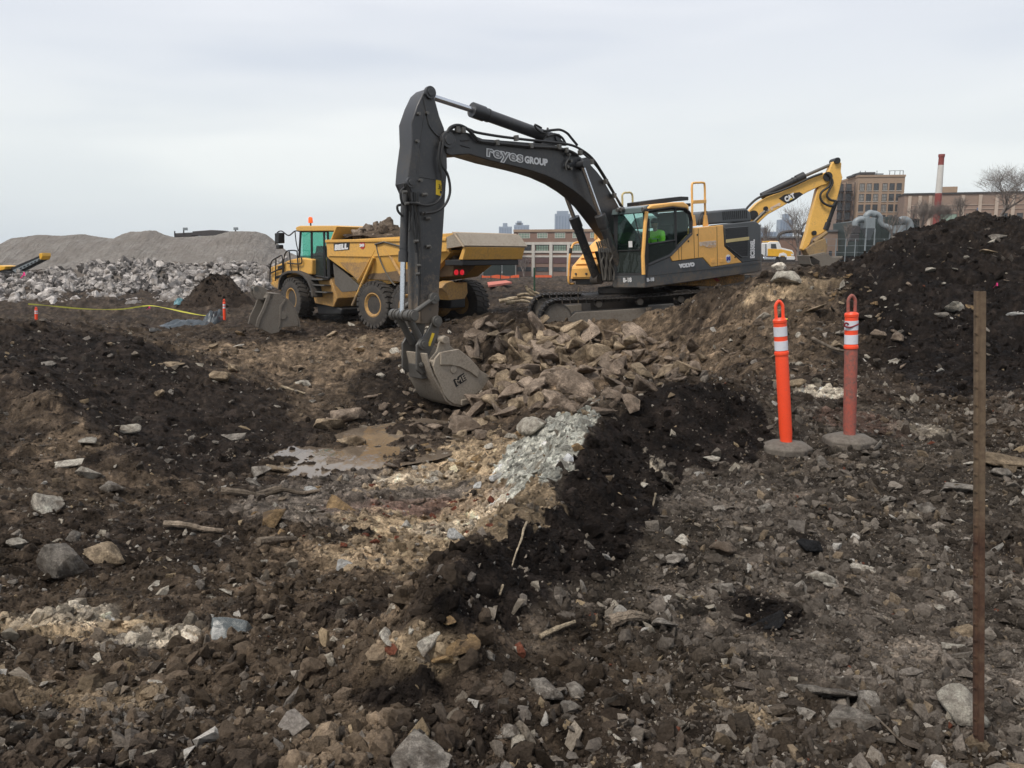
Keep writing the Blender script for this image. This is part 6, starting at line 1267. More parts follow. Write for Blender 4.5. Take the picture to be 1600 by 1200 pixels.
def long_mill():
    fr = Frame((118, 185, -.5), R(-16)); E = empty('building', 'long low pink brick mill with stepped parapet at the right edge behind the bare tree', 'building', M=fr.M)
    def X(px): return fr.on_v(px, 330, 0)[0]
    zt = fr.on_v(1500, 303, 0)[1]; xl, xr = X(1412), X(1760)
    MB().box((xr, -9, -1), (xl, 0, zt)).build('wall', MAT['brickpink'], E); MB().box((xr - .1, -9, zt), (xl + .1, .25, zt + .35)).build('parapet', MAT['frame'], E)
    MB().box((X(1503), -12, zt + .35), (X(1478), -6, zt + 2.1)).build('roof_house', MAT['bricktan'], E)
    pos = [1420, 1436, 1452, 1503, 1530, 1556, 1582, 1606, 1632, 1660, 1700]
    for i in range(len(pos) - 1):
        a, b = X(pos[i]), X(pos[i + 1]); MB().box((a - .35, 0, -1), (a + .35, .3, zt - .3)).build('pilaster', MAT['pilaster2'], E)
        z0 = zt * .42; add_window(E, fr, b + .9, a - .9, z0, zt * .72, 0, MAT['greenwin'] if i in (2, 3) else MAT['darkwin'], 4, 2, .12)
        for zz in (.78, .84): MB().box((b + .4, 0, zt * zz), (a - .4, .12, zt * zz + .12)).build('string_course', MAT['pilaster2'], E)
    MB().box((X(1531.5), .02, zt * .66), (X(1526), .16, zt * .80)).build('blue_sign', MAT['bluesign'], E)
MAT['pilaster2'] = m_flat('cream_band', (.46, .37, .30), .9, .2, .4); MAT['bluesign'] = m_flat('blue_sign', (.06, .14, .32), .5)
def fr_mat(fr, u, v, w): return Matrix(((-1, 0, 0, u), (0, 0, 1, v), (0, 1, 0, w), (0, 0, 0, 1)))
long_mill()
def low_brick():
    for (x0, x1, y0, y1, d, lab, mt, roofm) in ((1180, 1262, 372, 400, 150, 'low red brick shed with flat roof behind the white truck', 'brickred', 'asph'), (1290, 1348, 362, 396, 140, 'low tan brick shed left of the dust collector', 'brickpink', 'asph')):
        a = at(x0, y0, d); b = at(x1, y0, d); E = empty('shed', lab, 'shed', M=Matrix.Translation((a[0], d, -.6))); w = b[0] - a[0]
        MB().box((0, 0, 0), (w, 10, a[2] + .6)).build('wall', MAT[mt], E); MB().box((-.2, -.2, a[2] + .6), (w + .2, 10.2, a[2] + .9)).build('roof', MAT[roofm], E)
        MB().box((w * .1, -.05, 0), (w * .9, 0, 1.3)).build('lower_band', MAT['frame'], E)
        for k in range(5): MB().box((w * (.12 + .17 * k), -.08, 1.7), (w * (.2 + .17 * k), -.01, 2.8)).build('window', MAT['darkwin'], E)
low_brick()
def dust_collector():
    d = 128.; fr = Frame((at(1378, 400, d)[0], d, -.6), 0); 
    E = empty('shed', 'dark green sheet metal shed behind the grey dust collector', 'shed', M=fr.M); V = lambda P, v=0: fr.V(P, v)
    MB().prism(V([(1340, 400), (1340, 346), (1392, 338), (1437, 344), (1437, 400)], -4), 'v', -14, -4).build('wall', MAT['greenwall'], E)
    for k in range(9): x = 1346 + k * 10.5; a = fr.on_v(x, 345, -4); b = fr.on_v(x, 398, -4); MB().box((a[0] - .08, -4, b[1]), (a[0] + .08, -3.9, a[1])).build('sheet_rib', MAT['greenwall'], E)
    MB().prism(V([(1394, 337.5), (1437, 342.5), (1437, 345), (1394, 340)], -3.8), 'v', -14, -3.8).build('roof_edge', MAT['frame'], E)
    D = empty('dust_collector', 'pale grey dust collector with hopper on legs and curving ducts', 'dust collector', M=fr.M); z = MAT['zinc']
    MB().prism(V([(1353, 340), (1368, 340), (1368, 357), (1353, 357)]), 'v', -2.0, 0).build('housing', z, D, .05)
    A_ = V([(1353.5, 357), (1367.5, 357), (1363, 375), (1358.5, 375)]); s = MB(); s.loft([[(A_[0][0], -2, A_[0][1]), (A_[1][0], -2, A_[1][1]), (A_[1][0], 0, A_[1][1]), (A_[0][0], 0, A_[0][1])], [(A_[3][0], -1.2, A_[3][1]), (A_[2][0], -1.2, A_[2][1]), (A_[2][0], -.8, A_[2][1]), (A_[3][0], -.8, A_[3][1])]]).build('hopper', z, D)
    for x in (1353.8, 1367.2):
        for v in (-1.95, -.05): a = fr.on_v(x, 357, v); MB().box((a[0] - .08, v - .08, -.1), (a[0] + .08, v + .08, a[1])).build('leg', z, D)
    for P, r in (([(1367, 336), (1360, 333), (1354, 337), (1354, 340)], .5), ([(1361, 334), (1368, 334), (1374, 338), (1376, 348), (1380, 353), (1388, 355), (1391, 358)], .45), ([(1353, 344), (1345, 343), (1338, 346), (1336, 353)], .5), ([(1406, 345), (1412, 343), (1419, 346), (1422, 354), (1421, 368)], .55)):
        s = MB(); s.tube(smooth_path([fr.p3(x, y, -1) for x, y in P]), r, 12); s.build('duct', z, D)
    MB().cyl(fr.p3(1403, 352, -1), fr.p3(1403, 364, -1), 1.2, n=20).cyl(fr.p3(1403, 364, -1), fr.p3(1404, 376, -1), 1.2, .3, n=20).build('cyclone', z, D)
    for x in (1391.5, 1407.5): a = fr.on_v(x, 352, -1); MB().box((a[0] - .08, -1.1, -.1), (a[0] + .08, -.9, a[1])).build('leg', z, D)
    for (x, y, w_) in ((1337, 360, 1.1), (1334, 372, 1.3)): p = fr.p3(x, y, -1); MB().box((p.x - w_ / 2, -2, p.z - .5), (p.x + w_ / 2, -.5, p.z + .6)).build('fan_box', MAT['frame'], D, .05)
    # wire fence
    G = empty('fence', 'thin wire fence with pale posts in front of the dust collector', 'fence', M=Matrix.Translation((0, 0, 0)))
    for i, px in enumerate(range(1262, 1460, 15)): q = at(px, 373, 112); MB().cyl((q[0], 112, -.6), (q[0], 112, q[2]), .06, n=8).build('fence_post', z, G)
    a, b = at(1262, 373.6, 112), at(1452, 373.6, 112)
    for zz in (0, -.9, -1.8): MB().box((a[0], 111.98, a[2] + zz), (b[0], 112.02, a[2] + zz + .04)).build('fence_wire', z, G)
dust_collector()
# ---------------------------------------------------------------- bare trees
def bare_tree(label, px, pyb, pyt, d, seed, spread=1.0, levels=6, thick=1.0, trunks=1, zb=None, dens=3):
    r = random.Random(seed); a = at(px, pyb, d); b = at(px, pyt, d); zb = a[2] if zb is None else zb; H = b[2] - zb; E = empty('tree', label, 'tree', 'bare winter trees along the far edge of the site', Matrix.Translation((a[0], d, zb)))
    tr, br = MB(), MB()
    def grow(p, dr, L, rad, lv):
        pts = [p]; q = p; dd = dr.copy(); n = 4
        for i in range(n): dd = (dd + Vector((r.uniform(-.16, .16), r.uniform(-.16, .16), r.uniform(-.02, .12)))).normalized(); q = q + dd * (L / n); pts.append(q)
        (tr if lv <= 1 else br).tube(pts, [rad * (1 - .42 * i / n) for i in range(n + 1)], 7 if lv < 2 else (4 if lv < 4 else 3))
        if lv >= levels: return
        k = dens if lv else dens + 1
        for j in range(k):
            t = r.uniform(.45, 1.0) if lv else r.uniform(.55, 1); i = min(n, max(1, int(t * n + .5))); ang = r.uniform(0, 6.28); tilt = r.uniform(.22, .58) * spread
            side = Vector((math.cos(ang), math.sin(ang), 0)); nd = (dd * math.cos(tilt) + side * math.sin(tilt) + Vector((0, 0, .15))).normalized(); grow(pts[i], nd, L * r.uniform(.7, .9), max(rad * r.uniform(.42, .58), .0045 * d / 60), lv + 1)
    for k in range(trunks):
        grow(Vector((r.uniform(-.3, .3) * (trunks > 1), 0, 0)), Vector((r.uniform(-.25, .25) * (1 if trunks > 1 else .3), 0, 1)).normalized(), H * .34, H * .028 * thick, 0)
    tr.build('trunk', MAT['bark'], E); br.build('crown', MAT['bark'], E)
bare_tree('large spreading bare tree in front of the pink brick mill', 1560, 352, 250, 74, 5, 2.3, 6, .9, 2, None, 3)
bare_tree('bare tree with fine twigs under the yellow boom and stick', 1247, 408, 322, 95, 8, 1.5, 5, .8, 2, None, 3)
bare_tree('slim bare tree in front of the dust collector cyclone', 1396, 380, 330, 118, 12, 1, 4, .8, 2, None, 3)
bare_tree('thin bare saplings beside the excavator engine hood', 1196, 392, 350, 130, 15, .8, 4, .8, 3, None, 3)
bare_tree('bare tree growing between the sheds behind the yellow bucket', 1325, 385, 345, 125, 21, 1.1, 4, .8, 2, None, 3)
bare_tree('bare bushy thicket tree left of the red chimney foot', 1440, 362, 316, 130, 31, 1.6, 5, .6, 5, None, 3)
bare_tree('bare bushy thicket tree in front of the chimney foot', 1466, 362, 318, 128, 33, 1.7, 5, .6, 5, None, 3)
bare_tree('dark bare tree between the chimney and the large spreading tree', 1500, 352, 312, 110, 37, 1.1, 5, .9, 2, None, 3)
bare_tree('small bare tree in front of the brick factory pilasters', 819, 432, 398, 150, 41, 1.1, 4, .8, 2, None, 3)
bare_tree('small bare tree beside the orange barrier fence', 768, 428, 402, 140, 43, 1.1, 4, .8, 2, None, 3)
# ---------------------------------------------------------------- white and yellow lorry
def lorry():
    d = 100; fr = Frame((at(1216, 409, d)[0], d, at(1216, 409.5, d)[2]), math.pi); E = empty('lorry', 'white and yellow lorry tractor parked beyond the excavator counterweight', 'lorry', M=fr.M); V = lambda P, v=-1.2: fr.V(P, v)
    W_, Y_ = MAT['white'], MAT['cyellow3']
    MB().prism(V([(1199, 380), (1203, 377.5), (1217, 377.5), (1219, 381), (1221, 387), (1238, 391), (1240.5, 395), (1240.5, 400), (1199, 400)]), 'v', -1.2, 1.2).build('cab', W_, E, .06, 3)
    MB().prism(V([(1199.5, 388.5), (1221, 389.5), (1237, 393), (1239.5, 396), (1239.5, 401), (1224, 401), (1199.5, 400)]), 'v', -1.22, 1.22).build('yellow_band', Y_, E, .02)
    MB().prism(V([(1204.5, 381), (1212, 381), (1213.5, 388), (1204.5, 388)]), 'v', -1.24, 1.24).build('side_window', MAT['darkwin'], E); MB().prism(V([(1214.5, 381), (1218, 381.5), (1220, 387.5), (1216, 387.5)]), 'v', -1.15, 1.15).build('windscreen', MAT['darkwin'], E)
    MB().prism(V([(1200, 376.5), (1216, 376.5), (1217, 378.5), (1200, 378.5)]), 'v', -1.1, 1.1).build('roof_fairing', Y_, E, .03)
    MB().prism(V([(1229, 400.5), (1241.5, 400.5), (1242.5, 404), (1241, 406), (1229, 406)]), 'v', -1.25, 1.25).build('bumper', W_, E, .04)
    MB().prism(V([(1192, 401), (1213, 401), (1213, 406.5), (1192, 406.5)]), 'v', -1.2, -.6).build('fuel_tank', MAT['chrome'], E, .1, 3); MB().prism(V([(1186, 402), (1238, 402), (1238, 404.5), (1186, 404.5)], -.5), 'v', -.5, .5).build('chassis', MAT['black'], E)
    a = fr.p3(1197, 381, -1); b = fr.p3(1197, 400, -1); MB().cyl(b, a, .12, n=14).build('exhaust_stack', MAT['chrome'], E)
    MB().prism(V([(1237, 393.5), (1240.8, 394.5), (1241, 399), (1238, 399)]), 'v', -.8, .8).build('radiator_grille', MAT['frame'], E); MB().prism(V([(1235.5, 396.5), (1239.8, 397), (1239.8, 399.5), (1236, 399.5)], -1.2), 'v', -1.25, -.95).build('headlight', MAT['label'], E, .02)
    for (x, v) in ((1222.5, -1.05), (1222.5, 1.05), (1187, -.9), (1187, .9)):
        p = fr.p3(x, 404, v); Wl = bpy.data.objects.new('wheel', None); link(Wl, E); Wl.location = (p.x, v, .5)
        MB().lathe([(.3, -.14), (.48, -.15), (.52, -.08), (.52, .08), (.48, .15), (.3, .14)], (0, 0, 0), (0, 1, 0), 28).build('tyre', MAT['tyre'], Wl); MB().lathe([(.3, -.1), (.22, -.05), (.1, -.13), (.01, -.14)], (0, 0, 0), (0, 1, 0), 20).build('rim', MAT['label'], Wl)
    MB().prism(V([(1216, 401), (1218, 396), (1224, 394.5), (1229, 397), (1230, 402), (1227, 402), (1225.5, 399.5), (1220, 399.5), (1218.5, 402)]), 'v', -1.26, -1.2).build('wheel_arch', W_, E, .01)
MAT['cyellow3'] = m_paint('lorry_yellow', (.78, .42, .03), .4, (.4, .3, .15), .1)
lorry()
# knuckle loader arm behind the lorry
def knuckle():
    d = 104; E = empty('loader_crane', 'dark curved crane arm reaching up behind the lorry', 'crane'); s = MB(); s.tube(smooth_path([at(x, y, d) for x, y in ((1215, 384), (1216, 370), (1222, 364), (1235, 361.5), (1248, 362), (1254, 366), (1255, 374))]), .2, 8); s.build('arm', MAT['frame'], E)
    E.location = (0, 0, 0); q = at(1215, 384, d); MB().box((q[0] - .3, d - .3, -.5), (q[0] + .3, d + .3, q[2])).build('mast', MAT['frame'], E)
knuckle()
def conveyor():
    d = 82; fr = Frame((at(20, 420, d)[0], d, at(20, 428, d)[2] - .8), math.pi); E = empty('conveyor', 'yellow and black conveyor sloping up in front of the left stockpile', 'conveyor', M=fr.M); V = lambda P, v=-.6: fr.V(P, v)
    MB().prism(V([(16, 419), (62, 399.5), (64, 401), (19, 421.5)]), 'v', -.6, .6).build('belt', MAT['black'], E)
    for vv in (-.65, .6): MB().prism(V([(20, 422), (64, 402), (65, 405.5), (25, 426)]), 'v', vv, vv + .06).build('side_truss', MAT['zinc'], E)
    for k in range(7): x = 26 + k * 5.6; y = 420.5 - k * 2.6; MB().prism(V([(x, y + 1), (x + 2.6, y - .3), (x + 3, y + 1.6), (x + .5, y + 2.8)]), 'v', -.7, .65).build('idler', MAT['black'], E)
    MB().prism(V([(62, 396.5), (67, 395), (68, 400), (65, 406), (63, 404)]), 'v', -.75, .75).build('head_drum', MAT['cyellow3'], E, .03)
    MB().prism(V([(-14, 416), (0, 414.5), (14, 416), (12, 421), (0, 424), (-14, 424)]), 'v', -1.1, 1.1).build('hopper', MAT['cyellow3'], E, .05)
    MB().prism(V([(-14, 424), (8, 422), (20, 424), (22, 430), (-14, 431)]), 'v', -1, 1).build('chassis', MAT['black'], E, .03)
    for sg in (-1.1, .8): MB().prism(V([(-12, 429), (20, 428.5), (25, 431), (22, 435), (-10, 436)]), 'v', sg, sg + .35).build('crawler_track', MAT['track'], E, .05)
conveyor()
def screen_box():
    fr = Frame((at(310, 366, 108)[0], 108, 0), 0); E = empty('screening_plant', 'dark flat screening plant standing on top of the tall stockpile', 'screening plant', M=fr.M); V = lambda P, v=0: fr.V(P, v)
    MB().prism(V([(272, 371), (272, 364.5), (301, 363), (301, 369)]), 'v', -2, 0).build('low_body', MAT['frame'], E, .05); MB().prism(V([(301, 368), (301, 361.5), (330, 359.3), (347, 360), (362, 363.5), (362, 369)]), 'v', -2, .1).build('high_body', MAT['frame'], E, .05)
    for (x, y0, y1) in ((287, 357, 366), (368, 357, 366), (309, 362, 368), (273, 361, 368)): a, b = fr.p3(x, y0, 0), fr.p3(x, y1, 0); MB().cyl(b, a, .09, n=8).build('mast', MAT['frame'], E)
    for x, y in ((289, 358), (368, 357.5)): p = fr.p3(x, y, 0); MB().box((p.x - .3, -.2, p.z - .15), (p.x + .25, .1, p.z + .2)).build('lamp', MAT['zinc'], E, .03)
screen_box()
# barrier netting, containers
def barriers():
    E = empty('barrier_fence', 'orange plastic barrier netting in front of the brick factory', 'barrier fence')
    m = m_flat('orange_netting', (.75, .13, .045), .7, .4, 2)
    xs = np.linspace(752, 812, 13); d = 88
    MBx = MB(); P = [at(x, 430.5 + 1.2 * math.sin(x * .2), d) for x in xs]; Q = [at(x, 434.5 + .8 * math.sin(x * .13), d) for x in xs]
    for i in range(12): MBx.loft([[tuple(P[i]), tuple(P[i] + [0, .04, 0]), tuple(Q[i] + [0, .04, 0]), tuple(Q[i])], [tuple(P[i + 1]), tuple(P[i + 1] + [0, .04, 0]), tuple(Q[i + 1] + [0, .04, 0]), tuple(Q[i + 1])]])
    MBx.build('netting', m, E)
    for x in xs[::3]: a, b = at(x, 429.5, d), at(x, 436.5, d); MB().cyl(tuple(b), tuple(a), .05, n=8).build('stake', MAT['frame'], E)
    E2 = empty('barrier_fence', 'short run of orange barrier netting left of the yellow step tank', 'barrier fence'); xs = np.linspace(836, 862, 6); s = MB(); P = [at(x, 430, d) for x in xs]; Q = [at(x, 433.5, d) for x in xs]
    for i in range(5): s.loft([[tuple(P[i]), tuple(P[i] + [0, .04, 0]), tuple(Q[i] + [0, .04, 0]), tuple(Q[i])], [tuple(P[i + 1]), tuple(P[i + 1] + [0, .04, 0]), tuple(Q[i + 1] + [0, .04, 0]), tuple(Q[i + 1])]])
    s.build('netting', m, E2)
    E3 = empty('fallen_netting', 'collapsed pinkish orange netting lying on the ground by the truck wheel', 'netting'); s = MB(); s.prism([(xx, yy) for xx, yy in ((at(765, 440, 52)[0], 50), (at(800, 440, 56)[0], 56), (at(790, 440, 58)[0], 60), (at(760, 440, 54)[0], 56))], 'w', -.42, -.30); s.build('netting', m_flat('pink_netting', (.55, .16, .11), .8, .4, 2), E3)
    for (x0, x1, y0, y1, d, lab) in ((785, 805, 405, 430, 120, 'dark green container left of the brick factory'), (755, 783, 412, 430, 125, 'dark green skip container near the dump truck tail')):
        a = at(x0, y0, d); b = at(x1, y1, d); E = empty('container', lab, 'container', M=Matrix.Translation((a[0], d, b[2]))); w, h = b[0] - a[0], a[2] - b[2]
        MB().box((0, 0, 0), (w, 5, h)).build('body', MAT['greenwall'], E, .04)
        for k in range(8): MB().box((w * (k + .3) / 8, -.06, .1), (w * (k + .7) / 8, 0, h - .1)).build('side_rib', MAT['greenwall'], E)
    bg_ = empty('building', 'low grey office block glimpsed behind the dump truck tail', 'building', M=Matrix.Translation((at(786, 385, 190)[0], 190, -.5))); MB().box((0, 0, 0), (3.0, 12, 6.8)).build('wall', MAT['asph'], bg_)
    for k in range(3): MB().box((.3, -.05, 1 + k * 2), (2.7, 0, 2.2 + k * 2)).build('window', MAT['darkwin'], bg_)
barriers()
# ================================================================== middle and near things
# ---- delineator posts
m_or = m_paint('orange_plastic', (.95, .085, .028), .45, (.30, .12, .08), .2); m_orn = m_paint('scuffed_orange_plastic', (.48, .10, .065), .65, (.11, .09, .08), .72, 0, 5)
m_refl = m_paint('white_reflective_band', (.66, .67, .72), .4, (.35, .34, .34), .12); m_rub = m_paint('dusty_rubber_base', (.165, .145, .12), .9, (.06, .048, .038), .7, 0, 4)
def delineator(base_, top_, H, worn, lab, hexr=.20, sides=8):
    base_ = Vector(base_); E = empty('delineator_post', lab, 'traffic post', 'orange delineator posts with rubber bases'); E.location = base_
    ax = (Vector(top_) - base_).normalized(); q = Vector((0, 0, 1)).rotation_difference(ax); E.rotation_euler = (0, 0, 0)
    s = MB(); ring = lambda r, z: [(r * math.cos(2 * math.pi * (k + .5) / sides), r * math.sin(2 * math.pi * (k + .5) / sides), z) for k in range(sides)]
    s.loft([ring(hexr, -.02), ring(hexr, .03), ring(hexr * .8, .055), ring(hexr * .3, .07)]); s.build('base', m_rub, E, .008)
    Pt = bpy.data.objects.new('post', None); link(Pt, E); Pt.rotation_euler = q.to_euler(); sc = H / 1.07; m1 = m_orn if worn else m_or
    MB().lathe([(.046, .06), (.046, .09), (.050, .12), (.050, .66), (.048, .70)], (0, 0, 0), (0, 0, 1), 28).build('shaft', m1, Pt).scale = (1, 1, sc)
    MB().lathe([(.02, .685), (.054, .69), (.056, .70), (.054, .712), (.050, .714), (.050, .915), (.053, .918), (.054, .935), (.046, .945), (.02, .95)], (0, 0, 0), (0, 0, 1), 28).build('head', m_or, Pt).scale = (1, 1, sc)
    for z0, z1 in ((.722, .79), (.822, .89)): MB().lathe([(.049, z0), (.0515, z0 + .001), (.0515, z1 - .001), (.049, z1)], (0, 0, 0), (0, 0, 1), 28).build('reflective_band', m_refl, Pt).scale = (1, 1, sc)
    MB().tube(smooth_path([Vector(p) for p in ((-.026, 0, .93), (-.028, 0, 1.0), (-.025, 0, 1.04), (0, 0, 1.066), (.025, 0, 1.04), (.028, 0, 1.0), (.026, 0, .93))], 5), .0125, 10).build('handle', m1 if worn else m_or, Pt).scale = (1, 1, sc)
    return E, Pt
g1 = hit(1229, 704); D1, P1_ = delineator((g1[0], g1[1], g1[2] + .01), tuple(at(1217, 472, g1[1])), np.linalg.norm(at(1217, 472, g1[1]) - g1), False, 'clean bright orange delineator post with yellow tape tied to its handle')
tp = MB(); tp.tube(smooth_path([Vector(p) for p in ((-.03, -.016, 1.035), (0, -.022, 1.03), (.032, -.016, 1.036), (.03, .016, 1.03), (0, .02, 1.04), (-.03, .014, 1.03), (-.03, -.016, 1.035))], 4), .009, 6); tp.tube([Vector((.028, -.02, 1.04)), Vector((.05, -.03, 1.05))], .006, 5); tp.build('tape_knot', m_paint('yellow_tape', (.75, .72, .08), .5, (.4, .35, .1), .1), P1_)
g2 = hit(1327, 694); D2, P2_ = delineator((g2[0], g2[1], g2[2] + .01), tuple(at(1331, 463, g2[1])), np.linalg.norm(at(1331, 463, g2[1]) - g2), True, 'scuffed dirty orange delineator post on a hexagonal grey base', .215, 6)
MB().tube(smooth_path([Vector(p) for p in ((-.03, -.03, .96), (-.06, -.04, .975), (-.065, -.03, .95), (-.03, -.05, .94), (.02, -.045, .955), (.04, -.03, .96))], 4), .007, 6).build('red_string', m_paint('dark_red_string', (.22, .02, .03), .7, (.1, .03, .03), .1), P2_)
g3 = hit(351, 512, 20); delineator(at(351, 512, 30.5), at(350, 467, 30.5), 1.07, False, 'small distant orange delineator post left of the loose bucket')
delineator(at(57, 512, 29.5), at(56.5, 488, 29.5), .75, False, 'orange delineator post half hidden by the earth bank at the far left')
# ---- rusty steel post, punched u channel
def steel_post():
    g = hit(1535, 1176); t = at(1533, 455, g[1]); E = empty('stake', 'rusty perforated steel stake standing at the right edge of the photo', 'stake', M=Matrix.Translation(tuple(g - [0, 0, .1])))
    H = t[2] - g[2] + .1; m, tt, b, o = newmat('rusty_steel'); v = ocoord(tt); n1 = noise(tt, 9, 6, .7, v); n2 = noise(tt, 60, 4, .7, v); gx = N(tt, 'ShaderNodeSeparateXYZ'); tt.links.new(v, gx.inputs[0])
    c = ramp_c(tt, n1, [(.3, (.035, .018, .012)), (.5, (.085, .042, .024)), (.7, (.16, .105, .065))]); c = mixc(tt, rr(tt, gx.outputs[2], .78, .92, 0, .5), c, (.21, .165, .105)); c = mixc(tt, rr(tt, n2, .4, .7, 0, .5), c, (.05, .025, .018))
    tt.links.new(c, b.inputs['Base Color']); b.inputs['Roughness'].default_value = .85; b.inputs['Metallic'].default_value = .15; bump(tt, n2, .5, .002, b)
    dx = t[0] - g[0]
    s = MB(); prof = [(-.0145, .012), (-.0145, 0), (-.009, -.003), (-.007, -.012), (.007, -.012), (.009, -.003), (.0145, 0), (.0145, .012), (.0125, .012), (.0125, .002), (.0075, 0), (.0055, -.0095), (-.0055, -.0095), (-.0075, 0), (-.0125, .002), (-.0125, .012)]
    s.loft([[(x * .98 + dx * k, y, H * k) for x, y in prof] for k in (0, .5, 1)]); s.build('channel', m, E, sharp=25)
    for k in range(27):
        z = .16 + k * .051; x = -.0135 + dx * z / H
        if z < H - .03: MB().loft([[(x + .004, -.004, z - .004), (x + .004, .004, z - .004), (x + .004, .004, z + .003), (x + .004, -.004, z + .003)], [(x - .006, -.004, z + .003), (x - .006, .002, z + .003), (x - .0055, .002, z + .006), (x - .0055, -.004, z + .006)]]).build('lug', m, E)
steel_post()
# ---- flags, tape, tarp, debris
m_pink = m_paint('pink_flagging', (.95, .06, .28), .6, (.5, .1, .2), .05)
def flag(px, py, d, s, lab):
    p = at(px, py, d); E = empty('marker_flag', lab, 'marker flag', M=Matrix.Translation(tuple(p))); q = MB(); q.loft([[(-.45 * s, 0, -.4 * s), (-.35 * s, 0.02, -.45 * s), (-.3 * s, .1 * s, -.42 * s)], [(-.05 * s, 0, .05 * s), (.12 * s, .02, -.02 * s), (.1 * s, .15 * s, .05 * s)], [(.1 * s, 0, .45 * s), (.3 * s, .02, .4 * s), (.25 * s, .1 * s, .42 * s)]]); q.loft([[(.1 * s, 0, .4 * s), (.28 * s, 0, .42 * s), (.26 * s, .05, .36 * s)], [(.2 * s, 0, -.1 * s), (.36 * s, 0, -.08 * s), (.34 * s, .05, -.1 * s)]]); q.build('ribbon', m_pink, E); MB().cyl((0, .02, -1.1 * s), (0, .02, 0), .012 * s, n=6).build('wire_stem', MAT['steel'], E)
flag(1556, 446, 14.6, .11, 'bright pink ribbon flag on the dark mound right of the rusty stake'); flag(36, 430, 60, .5, 'reddish pink marker flag in front of the conveyor'); flag(232, 481, 38, .22, 'small pink marker flag holding the yellow tape')
m_tape = m_paint('yellow_caution_tape', (.72, .70, .10), .5, (.35, .3, .1), .12)
def tape():
    pts = [at(x, y, d) for x, y, d in ((44, 475, 33), (70, 477, 34), (100, 480, 35), (140, 483, 36), (190, 483, 37), (232, 477.5, 38), (262, 482, 36), (290, 488, 34), (320, 493, 33), (345, 492, 31), (350, 490, 30.6))]
    s = MB(); P = smooth_path([Vector(p) for p in pts], 4); s.loft([[p + Vector((0, 0, .022 * abs(math.cos(i * .35)) + .008)), p + Vector((0, .012, 0)), p - Vector((0, 0, .022 * abs(math.cos(i * .35)) + .008))] for i, p in enumerate(P)]); tag(s.build('caution_tape', m_tape), 'long yellow caution tape sagging across the far left bank', 'caution tape')
tape()
m_tarp = m_paint('dark_blue_tarpaulin', (.03, .042, .052), .35, (.10, .09, .08), .35, 0, 2); m_teal = m_paint('teal_plastic', (.10, .22, .25), .4, (.2, .2, .2), .2)
def crumpled(name, label, cat, px, py, w, h, d, mat, dep=.5, seed=1, tri=0.0):
    p = at(px, py, d); sw = w / FPX * d / 2; sh = h / FPX * d; nx, ny = 44, 20; X, Y = np.meshgrid(np.linspace(-1, 1, nx), np.linspace(-1, 1, ny)); ed = np.clip(1.15 - (X ** 2 + Y ** 2), 0, 1)
    Z = sh * ed * (.55 + .6 * fbm(X * 2.2 + seed, Y * 1.6 + seed, 4, .6)) + .05 * sh * np.abs(fbm(X * 9 + seed, Y * 9, 3)) - (1 - ed) * .2 * sh
    k = 1 - np.clip((X ** 2 + Y ** 2 - .9) * .3, 0, .3); V = np.stack([X * sw * k, Y * dep * k, Z], -1).reshape(-1, 3); i = np.arange(nx * ny).reshape(ny, nx); F = np.stack([i[:-1, :-1], i[:-1, 1:], i[1:, 1:], i[1:, :-1]], -1).reshape(-1, 4)
    me = np_mesh(name, V, F); me.set_sharp_from_angle(angle=R(24)); me.materials.append(mat); o = link(bpy.data.objects.new(name, me)); o.location = (p[0], p[1], p[2] - sh * .6); return tag(o, label, cat)
crumpled('tarpaulin', 'long dark blue crumpled tarpaulin below the yellow tape', 'tarpaulin', 292, 500, 92, 16, 29.5, m_tarp, .8, 3); crumpled('tarpaulin', 'rounded grey blue tarpaulin bundle left of the small orange post', 'tarpaulin', 335, 487, 34, 22, 30.6, m_tarp, .6, 7)
crumpled('tarpaulin', 'teal plastic sheet lying in the pale rubble', 'tarpaulin', 281, 466, 16, 12, 40, m_teal, .5, 9); crumpled('tarpaulin', 'grey plastic sheet on the back of the small dark soil heap', 'tarpaulin', 362, 447, 30, 20, 42, MAT['mud2'], .6, 12)
# ---- puddle
mw, tw, bw, ow = newmat('muddy_water'); vw = ocoord(tw); mpw = N(tw, 'ShaderNodeMapping'); mpw.inputs['Scale'].default_value = (3.5, 1.2, 1); mpw.inputs['Rotation'].default_value = (0, 0, .35); tw.links.new(vw, mpw.inputs[0]); nw = noise(tw, 2.2, 4, .5, mpw.outputs[0])
tw.links.new(ramp_c(tw, noise(tw, .7, 3, .5, vw), [(.35, (.09, .068, .05)), (.65, (.17, .135, .10))]), bw.inputs['Base Color']); bw.inputs['Roughness'].default_value = .05; bw.inputs['IOR'].default_value = 1.33; bump(tw, nw, .35, .02, bw)
